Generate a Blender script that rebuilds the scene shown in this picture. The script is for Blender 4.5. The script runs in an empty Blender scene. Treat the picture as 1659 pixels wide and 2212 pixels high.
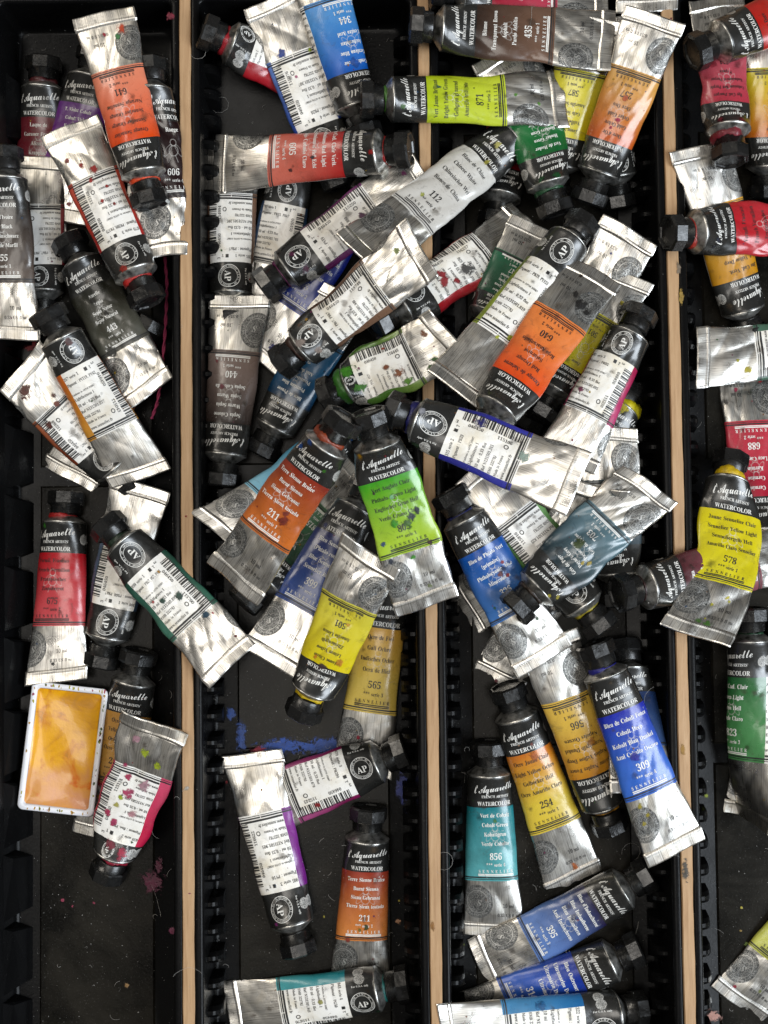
import bpy, math, random
import numpy as np
from mathutils import Matrix, Vector

# ---------------------------------------------------------------- camera, world, lamps, exposure
MM = 0.001
scene = bpy.context.scene
COL = scene.collection
FW, FH = 1659.0, 2212.0           # working frame of the photograph
PXMM = 0.1884                     # millimetres per working pixel on the plane of the tray rims
DIST = 560.0
PITCH, ROLL = math.radians(3.1), math.radians(-0.67)
Rcam = Matrix.Rotation(ROLL, 3, 'Z') @ Matrix.Rotation(PITCH, 3, 'X')
view_dir = Rcam @ Vector((0, 0, -1))
cam_loc = -view_dir * DIST
cam_data = bpy.data.cameras.new('camera')
cam = bpy.data.objects.new('camera', cam_data); COL.objects.link(cam)
cam.matrix_world = Matrix.Translation(cam_loc * MM) @ Rcam.to_4x4()
cam_data.sensor_fit = 'HORIZONTAL'; cam_data.sensor_width = 36.0
cam_data.lens = 36.0 * DIST / (FW * PXMM)
cam_data.clip_start = 0.01; cam_data.clip_end = 20
scene.camera = cam

world = bpy.data.worlds.new('World'); scene.world = world; world.use_nodes = True
wn = world.node_tree.nodes; wl = world.node_tree.links
wbg = wn['Background']; wbg.inputs['Strength'].default_value = 1.0
tc = wn.new('ShaderNodeTexCoord'); wno = wn.new('ShaderNodeTexNoise'); wr = wn.new('ShaderNodeValToRGB')
wno.inputs['Scale'].default_value = 3.2; wno.inputs['Detail'].default_value = 1.5; wno.inputs['Roughness'].default_value = .4
wl.new(tc.outputs['Generated'], wno.inputs['Vector']); wl.new(wno.outputs['Fac'], wr.inputs[0])
e = wr.color_ramp.elements; e[0].position = .36; e[0].color = (.035, .034, .032, 1); e[1].position = .68; e[1].color = (.30, .29, .27, 1)  # made-up bright and dark patches of surroundings for the metal to reflect
wl.new(wr.outputs[0], wbg.inputs[0])

def area(name, loc, target, sx_, sy_, power, color):
    l = bpy.data.lights.new(name, 'AREA'); l.shape = 'RECTANGLE'; l.size = sx_; l.size_y = sy_
    l.energy = power; l.color = color
    o = bpy.data.objects.new(name, l); COL.objects.link(o); o.location = loc
    o.rotation_euler = (Vector(target) - Vector(loc)).to_track_quat('-Z', 'Y').to_euler()
    return o
area('window_light', (1.15, -0.45, 1.05), (0, 0, 0), 0.75, 0.95, 32.0, (0.84, 0.92, 1.0))
area('room_light', (-0.9, 0.9, 1.2), (0, 0, 0), 0.35, 0.9, 8.0, (1.0, 0.92, 0.80))
area('overhead_fill', (-0.15, -0.1, 1.9), (0, 0, 0), 0.8, 0.8, 11.0, (1.0, 0.95, 0.88))  # added soft fill from above, brightens metal that faces up
vs = scene.view_settings
vs.view_transform = 'Standard'; vs.look = 'None'; vs.exposure = 0.0; vs.gamma = 1.0; vs.use_curve_mapping = False
scene.cycles.max_bounces = 6; scene.cycles.use_denoising = True

# ---------------------------------------------------------------- helpers
rng = np.random.default_rng(7)
random.seed(7)
_R = np.array(Rcam); _C = np.array(cam_loc)
def at(fx, fy, z):
    """world point (mm) at height z seen at working-frame pixel fx, fy"""
    d = _R @ np.array([(fx - FW / 2) * PXMM / DIST, -(fy - FH / 2) * PXMM / DIST, -1.0])
    return _C + d * ((z - _C[2]) / d[2])

def lin(h, k=1.0):
    h = h.lstrip('#'); c = [int(h[i:i + 2], 16) / 255 for i in (0, 2, 4)]
    return tuple((x / 12.92 if x <= .04045 else ((x + .055) / 1.055) ** 2.4) * k for x in c) + (1.0,)

class Mat:
    """small wrapper to write node materials tersely"""
    def __init__(s, name):
        s.m = bpy.data.materials.new(name); s.m.use_nodes = True
        s.t = s.m.node_tree; s.b = s.t.nodes['Principled BSDF']
    def n(s, kind, **kw):
        x = s.t.nodes.new('ShaderNode' + kind)
        for k, v in kw.items():
            if k.startswith('i_'): x.inputs[k[2:].replace('_', ' ')].default_value = v
            else: setattr(x, k, v)
        return x
    def l(s, a, b): s.t.links.new(a, b)
    def coord(s, which='UV', scale=(1, 1, 1), loc=None):
        c = s.n('TexCoord'); m = s.n('Mapping'); m.inputs['Scale'].default_value = scale
        if which == 'Object':
            g = s.n('NewGeometry'); s.l(g.outputs['Position'], m.inputs['Vector'])
        else: s.l(c.outputs[which], m.inputs['Vector'])
        if loc:
            m.inputs['Location'].default_value = loc
        return m.outputs[0]
    def noise(s, vec, scale, detail=3, rough=.6, dist=0.0):
        x = s.n('TexNoise'); x.inputs['Scale'].default_value = scale; x.inputs['Detail'].default_value = detail
        x.inputs['Roughness'].default_value = rough; x.inputs['Distortion'].default_value = dist
        s.l(vec, x.inputs['Vector']); return x.outputs['Fac']
    def ramp(s, fac, *stops):
        r = s.n('ValToRGB'); e = r.color_ramp.elements
        while len(e) < len(stops): e.new(0.5)
        for i, (p, c) in enumerate(stops):
            e[i].position = p; e[i].color = c if isinstance(c, tuple) else (c, c, c, 1)
        s.l(fac, r.inputs[0]); return r.outputs[0]
    def mix(s, fac, a, b, mode='MIX'):
        x = s.n('MixRGB', blend_type=mode)
        for i, v in enumerate((fac, a, b)):
            if isinstance(v, bpy.types.NodeSocket): s.l(v, x.inputs[i])
            elif isinstance(v, tuple): x.inputs[i].default_value = v
            else: x.inputs[i].default_value = v if i == 0 else (v, v, v, 1)
        return x.outputs[0]
    def bump(s, h, strength, dist=0.0003, normal=None):
        x = s.n('Bump'); x.inputs['Strength'].default_value = strength; x.inputs['Distance'].default_value = dist
        s.l(h, x.inputs['Height'])
        if normal is not None: s.l(normal, x.inputs['Normal'])
        s.l(x.outputs[0], s.b.inputs['Normal']); return x.outputs[0]
    def set(s, **kw):
        names = dict(color='Base Color', rough='Roughness', metal='Metallic', spec='Specular IOR Level', coat='Coat Weight', coat_rough='Coat Roughness', aniso='Anisotropic')
        for k, v in kw.items():
            i = s.b.inputs[names[k]]
            if isinstance(v, bpy.types.NodeSocket): s.l(v, i)
            else: i.default_value = v
        return s.m

# UV of tube skins: x = millimetres along the tube / 100, y = millimetres around / 100
def mat_alu():
    m = Mat('brushed_aluminium')
    v = m.coord('UV', (6, 260, 1)); st = m.noise(v, 1.0, 4, .7)
    v2 = m.coord('UV', (14, 90, 1)); st2 = m.noise(v2, 1.0, 3, .6)
    g = m.coord('Object'); blot = m.noise(g, 90, 4, .65, .6)
    c = m.ramp(st, (.36, (.30, .285, .26, 1)), (.50, (.70, .68, .64, 1)), (.75, (.90, .88, .83, 1)))
    c = m.mix(m.ramp(blot, (.50, 0.0), (.74, .55)), c, (.42, .37, .27, 1))
    c = m.mix(m.ramp(st2, (.60, 0.0), (.75, .6)), c, (.22, .215, .21, 1))
    r = m.ramp(blot, (.3, .23), (.7, .42))
    cr = m.noise(g, 160, 5, .6, 1.2)
    h = m.mix(.6, cr, st)
    m.bump(h, .14, 0.0004)
    return m.set(color=c, rough=r, metal=1.0)

def mat_rim():
    m = Mat('shoulder_metal'); g = m.coord('Object'); n = m.noise(g, 300, 4)
    c = m.ramp(n, (.35, (.10, .10, .09, 1)), (.62, (.62, .61, .58, 1)))
    m.bump(n, .3, 0.0002)
    return m.set(color=c, rough=.33, metal=.9)

def wear(m, c, metal_col=(.62, .60, .56, 1), lo=.66, hi=.70, sc=140):
    """chipped ink: little flakes of bare metal with a shape of their own"""
    g = m.coord('Object'); n = m.noise(g, sc, 6, .72, .4)
    return m.mix(m.ramp(n, (lo, 0.0), (hi, .8)), c, metal_col)

def film(m, strength=.13):
    g = m.coord('Object'); n = m.noise(g, 130, 4, .55, .8); f = m.noise(g, 900, 2)
    h = m.mix(.12, n, f)
    m.bump(h, strength, 0.0007)
    return m.ramp(n, (.35, .20), (.65, .38))

def mat_black():
    m = Mat('black_tube_ink'); g = m.coord('Object')
    d = m.ramp(m.noise(g, 1400, 2, .5), (.66, 0.0), (.78, .25))
    c = m.mix(d, (.014, .014, .013, 1), (.20, .20, .19, 1))
    c = wear(m, c, lo=.70, hi=.74)
    return m.set(color=c, rough=film(m), spec=.6, coat=.25, coat_rough=.2)

def mat_paper():
    m = Mat('white_label'); g = m.coord('Object'); n = m.noise(g, 55, 5, .65, .5)
    c = m.ramp(n, (.30, (.66, .60, .48, 1)), (.48, (.78, .76, .71, 1)), (.7, (.83, .82, .80, 1)))
    d = m.ramp(m.noise(g, 700, 3, .6), (.66, 0.0), (.76, .5))
    c = m.mix(d, c, (.25, .22, .18, 1))
    gr = m.ramp(m.noise(g, 170, 6, .75, 1.0), (.55, 0.0), (.74, .5)); c = m.mix(gr, c, (.30, .24, .17, 1))
    return m.set(color=c, rough=film(m, .12), spec=.5, coat=.1)

def mat_colour(name, a, b):
    m = Mat(name); tcn = m.n('TexCoord'); s = m.n('SeparateXYZ'); m.l(tcn.outputs['UV'], s.inputs[0])
    mp = m.n('MapRange'); m.l(s.outputs['X'], mp.inputs[0]); mp.inputs[1].default_value = .13; mp.inputs[2].default_value = .42
    g = m.coord('Object'); n = m.noise(g, 260, 4, .7)
    add = m.n('Math', operation='MULTIPLY_ADD'); m.l(n, add.inputs[0]); add.inputs[1].default_value = .22; m.l(mp.outputs[0], add.inputs[2])
    c = m.ramp(add.outputs[0], (.12, a), (1.05 if False else 1.0, b))
    d = m.ramp(m.noise(g, 60, 4, .6, .5), (.55, 0.0), (.80, .35))
    c = m.mix(d, c, (.13, .10, .08, 1), 'MULTIPLY')
    gr = m.ramp(m.noise(g, 210, 6, .75, 1.0), (.56, 0.0), (.74, .55)); c = m.mix(gr, c, (.05, .04, .03, 1))
    c = wear(m, c, lo=.72, hi=.75)
    return m.set(color=c, rough=film(m, .15), spec=.5, coat=.3, coat_rough=.15)

def mat_plain(name, col, rough=.5, bumpk=.3, sc=500, metal=0.0, coat=0.0, var=.35):
    m = Mat(name); g = m.coord('Object'); n = m.noise(g, sc, 4, .6)
    c = m.mix(m.ramp(n, (.3, 0.0), (.7, 1.0)), tuple(x * (1 - var) for x in col[:3]) + (1,), col)
    m.bump(n, bumpk, 0.0005)
    return m.set(color=c, rough=rough, metal=metal, coat=coat)

def mat_cap():
    m = Mat('black_cap_plastic'); g = m.coord('Object')
    d = m.ramp(m.noise(g, 1500, 3, .6), (.60, 0.0), (.80, .35))
    s = m.ramp(m.noise(g, 120, 4, .7, .5), (.62, 0.0), (.75, .25))
    c = m.mix(d, (.006, .006, .006, 1), (.12, .12, .115, 1)); c = m.mix(s, c, (.10, .075, .055, 1))
    n = m.noise(g, 420, 4); m.bump(n, .35, .0004)
    return m.set(color=c, rough=m.ramp(m.noise(g, 200, 3), (.3, .16), (.7, .40)), spec=.5)

def mat_seal():
    m = Mat('printed_seal_ink'); v = m.coord('UV', (1, 1, 1)); n = m.noise(v, 75, 3, .6, 2.6)
    c = m.ramp(n, (.44, (.06, .06, .058, 1)), (.50, (.11, .11, .105, 1)), (.53, (.60, .59, .56, 1)), (.56, (.09, .09, .085, 1)))
    g = m.coord('Object'); m.bump(m.mix(.5, n, m.noise(g, 180, 3)), .6, .0004)
    return m.set(color=c, rough=.34, metal=.65)

def mat_wood():
    m = Mat('beech_wood'); g = m.coord('Object', (40, 2.2, 40)); n = m.noise(g, 16, 5, .65, .4)
    g2 = m.coord('Object', (1, .12, 1)); p = m.noise(g2, 2200, 2, .5); g3 = m.coord('Object'); bl = m.noise(g3, 22, 5, .7, .5)
    c = m.ramp(n, (.25, (.31, .175, .082, 1)), (.55, (.42, .262, .135, 1)), (.8, (.48, .315, .175, 1)))
    c = m.mix(m.ramp(p, (.60, 0.0), (.75, .35)), c, (.30, .17, .08, 1))
    c = m.mix(m.ramp(bl, (.58, 0.0), (.74, .45)), c, (.30, .17, .07, 1))
    m.bump(m.mix(.5, n, p), .35, .0003)
    return m.set(color=c, rough=.6)

def mat_tray():
    m = Mat('black_tray_plastic'); g = m.coord('Object')
    d = m.ramp(m.noise(g, 1700, 3, .65), (.66, 0.0), (.80, .45))
    s = m.ramp(m.noise(g, 26, 5, .7, .8), (.45, 0.0), (.80, .30))
    dd = m.mix(1.0, d, m.ramp(m.noise(g, 60, 3, .6), (.35, .3), (.65, 1.0)), 'MULTIPLY')
    c = m.mix(dd, (.003, .003, .0032, 1), (.14, .137, .13, 1)); c = m.mix(s, c, (.008, .0075, .0065, 1))
    n = m.noise(g, 1100, 3); m.bump(n, .18, .0003)
    return m.set(color=c, rough=m.ramp(m.noise(g, 45, 4), (.3, .20), (.7, .34)), spec=.09)

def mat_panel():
    m = Mat('dusty_painted_sheen_panel'); g = m.coord('Object'); d = m.ramp(m.noise(g, 1500, 4, .65), (.60, 0.0), (.80, .45)); s = m.noise(g, 30, 5, .65, .6)
    c = m.mix(d, m.ramp(s, (.40, (.004, .0037, .003, 1)), (.70, (.017, .015, .0115, 1))), (.15, .145, .135, 1))  # brown clouding puts the floor's sheen into the colour; pale specks are dust
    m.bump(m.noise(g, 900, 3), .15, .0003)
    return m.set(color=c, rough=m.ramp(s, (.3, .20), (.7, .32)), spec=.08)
def mat_stamp():
    m = Mat('speckled_stamp_print'); v = m.coord('UV'); n = m.noise(v, 190, 4, .7, 2.0)
    return m.set(color=m.ramp(n, (.46, (.02, .02, .02, 1)), (.53, (.50, .49, .46, 1))), rough=.4)
def mat_pan_paint():
    m = Mat('dried_yellow_paint'); g = m.coord('Object'); n = m.noise(g, 62, 6, .62, .7); n2 = m.noise(g, 35, 4, .6, .3)
    c = m.ramp(n, (.30, lin('#d8a040', .8)), (.40, lin('#f0b010', .8)), (.47, lin('#fcc000', .85)), (.56, lin('#ffc400', .85)), (.64, lin('#e89c00', .8)), (.72, lin('#908a18', .7)))
    sy = m.n('SeparateXYZ'); m.l(g, sy.inputs[0])
    mr = m.n('MapRange'); m.l(sy.outputs['Y'], mr.inputs[0]); mr.inputs[1].default_value = -.078; mr.inputs[2].default_value = -.118
    a = m.n('Math', operation='MULTIPLY_ADD'); m.l(n2, a.inputs[0]); a.inputs[1].default_value = 1.6; a.inputs[2].default_value = -.8
    b = m.n('Math', operation='ADD'); m.l(a.outputs[0], b.inputs[0]); m.l(mr.outputs[0], b.inputs[1])
    c = m.mix(m.ramp(b.outputs[0], (.55, 0.0), (.80, .8)), c, m.ramp(n, (.38, lin('#e8a890', .8)), (.58, lin('#e8a860', .8)), (.66, lin('#e87008', .8))))
    m.bump(m.mix(.4, n, m.noise(g, 500, 4)), .25, .0008)
    return m.set(color=m.mix(1.0, c, (.86, .74, .55, 1), 'MULTIPLY'), rough=.28, coat=.3)

def mat_emblem():
    m = Mat('pale_emblem_print'); m.set(color=(.85, .82, .78, 1), rough=.4); m.b.inputs['Alpha'].default_value = .22
    return m.m
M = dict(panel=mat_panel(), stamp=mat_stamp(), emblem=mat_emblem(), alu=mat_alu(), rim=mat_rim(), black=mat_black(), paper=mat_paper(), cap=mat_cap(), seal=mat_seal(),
         wood=mat_wood(), tray=mat_tray(), panpaint=mat_pan_paint(),
         tw=mat_plain('white_print', (.78, .77, .73, 1), .45, .1, var=.12), tk=mat_plain('black_print', (.02, .02, .02, 1), .45, .1, var=.2),
         pan=mat_plain('white_pan_plastic', (.78, .79, .84, 1), .3, .1, 200, coat=.2, var=.06),
         dust=mat_plain('grey_dust', (.55, .54, .52, 1), .9, .2), lint=mat_plain('pale_lint', (.50, .48, .45, 1), .8, .1),
         sealtext=mat_plain('seal_letters', (.55, .54, .51, 1), .35, .2, metal=.7))
_paint = {}
def paint_mat(h):
    if h not in _paint: _paint[h] = mat_plain('dried_paint', lin(h, .9), .5, .9, 420, var=.5, coat=.15)
    return _paint[h]
GRIME = ('#3a2c20', '#241f1b', '#5e4e38', '#4a3a2a')
_smear = {}
def smear_mat(h):
    """thin dried paint film, broken where it has flaked"""
    if h not in _smear:
        m = Mat('paint_film'); g = m.coord('Object'); n = m.noise(g, 420, 5, .7, .4); c = lin(h, .85)
        m.set(color=m.mix(m.ramp(n, (.3, 0.0), (.7, 1.0)), tuple(x * .4 for x in c[:3]) + (1,), c), rough=.5)
        m.bump(n, .5, .0004); n2 = m.noise(g, 330, 6, .75, .8)
        u = m.n('TexCoord'); s = m.n('SeparateXYZ'); m.l(u.outputs['UV'], s.inputs[0])
        a = m.n('Math', operation='MULTIPLY_ADD'); m.l(n2, a.inputs[0]); a.inputs[1].default_value = 2.6; a.inputs[2].default_value = -.55
        b = m.n('Math', operation='SUBTRACT'); m.l(a.outputs[0], b.inputs[0]); m.l(s.outputs['X'], b.inputs[1])
        m.l(m.ramp(b.outputs[0], (.05, 0.0), (.30, .85) if h not in GRIME else (.7, .42)), m.b.inputs['Alpha'])
        _smear[h] = m.m
    return _smear[h]
_colm = {}
def colour_mat(a, b):
    if (a, b) not in _colm: _colm[(a, b)] = mat_colour('coloured_label', lin(a, .80), lin(b, .80))
    return _colm[(a, b)]

def tag(o, label=None, cat=None, group=None, kind=None):
    if label: o['label'] = label
    if cat: o['category'] = cat
    if group: o['group'] = group
    if kind: o['kind'] = kind
    return o
def empty(name, loc):
    o = bpy.data.objects.new(name, None); o.empty_display_size = .01; COL.objects.link(o); o.location = Vector(loc) * MM
    return o
class MB:
    """collects vertices (mm, world), faces and slots; builds ONE mesh object"""
    def __init__(s): s.v = []; s.nv = 0; s.f = []; s.mi = []; s.uv = []; s.mats = []; s.sm = []
    def slot(s, mat):
        if mat not in s.mats: s.mats.append(mat)
        return s.mats.index(mat)
    def add(s, v, faces, mat, uv=None, smooth=True):
        v = np.asarray(v, float).reshape(-1, 3)
        uv = np.zeros((len(v), 2)) if uv is None else np.asarray(uv, float)
        k = s.slot(mat); base = s.nv
        s.v.append(v); s.uv.append(uv); s.nv += len(v)
        for f in faces: s.f.append([base + int(i) for i in f])
        n = len(faces)
        s.mi += ([k] * n) if True else []; s.sm += [smooth] * n
        return base
    def setm(s, i0, idx): s.mi[i0:] = idx
    def build(s, name, parent=None, origin=(0, 0, 0)):
        V = (np.vstack(s.v) - np.asarray(origin)) * MM; UV = np.vstack(s.uv)
        me = bpy.data.meshes.new(name)
        lens = np.fromiter((len(f) for f in s.f), int, len(s.f)); li = np.fromiter((i for f in s.f for i in f), int)
        me.vertices.add(len(V)); me.vertices.foreach_set('co', V.ravel())
        me.loops.add(len(li)); me.loops.foreach_set('vertex_index', li)
        me.polygons.add(len(lens)); me.polygons.foreach_set('loop_start', np.concatenate(([0], np.cumsum(lens)[:-1])))
        me.polygons.foreach_set('material_index', s.mi); me.polygons.foreach_set('use_smooth', s.sm)
        u = me.uv_layers.new(name='UVMap'); u.data.foreach_set('uv', UV[li].ravel())
        for m in s.mats: me.materials.append(m)
        me.update(calc_edges=True); me.validate()
        o = bpy.data.objects.new(name, me); COL.objects.link(o)
        if parent is not None: o.parent = parent
        else: o.location = Vector(origin) * MM
        return o

def box(mb, x0, x1, y0, y1, z0, z1, mat, bev=0.0):
    """box with chamfered top edges"""
    b = bev
    r0 = [(x0, y0, z0), (x1, y0, z0), (x1, y1, z0), (x0, y1, z0)]
    r1 = [(x0, y0, z1 - b), (x1, y0, z1 - b), (x1, y1, z1 - b), (x0, y1, z1 - b)]
    r2 = [(x0 + b, y0 + b, z1), (x1 - b, y0 + b, z1), (x1 - b, y1 - b, z1), (x0 + b, y1 - b, z1)]
    rings = [r0, r1, r2] if b else [r0, r1]
    f = []
    for k in range(len(rings) - 1):
        for i in range(4):
            j = (i + 1) % 4; f.append([k * 4 + i, k * 4 + j, k * 4 + 4 + j, k * 4 + 4 + i])
    t = (len(rings) - 1) * 4; f.append([t, t + 1, t + 2, t + 3]); f.append([3, 2, 1, 0])
    mb.add([p for r in rings for p in r], f, mat, smooth=False)

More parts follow.
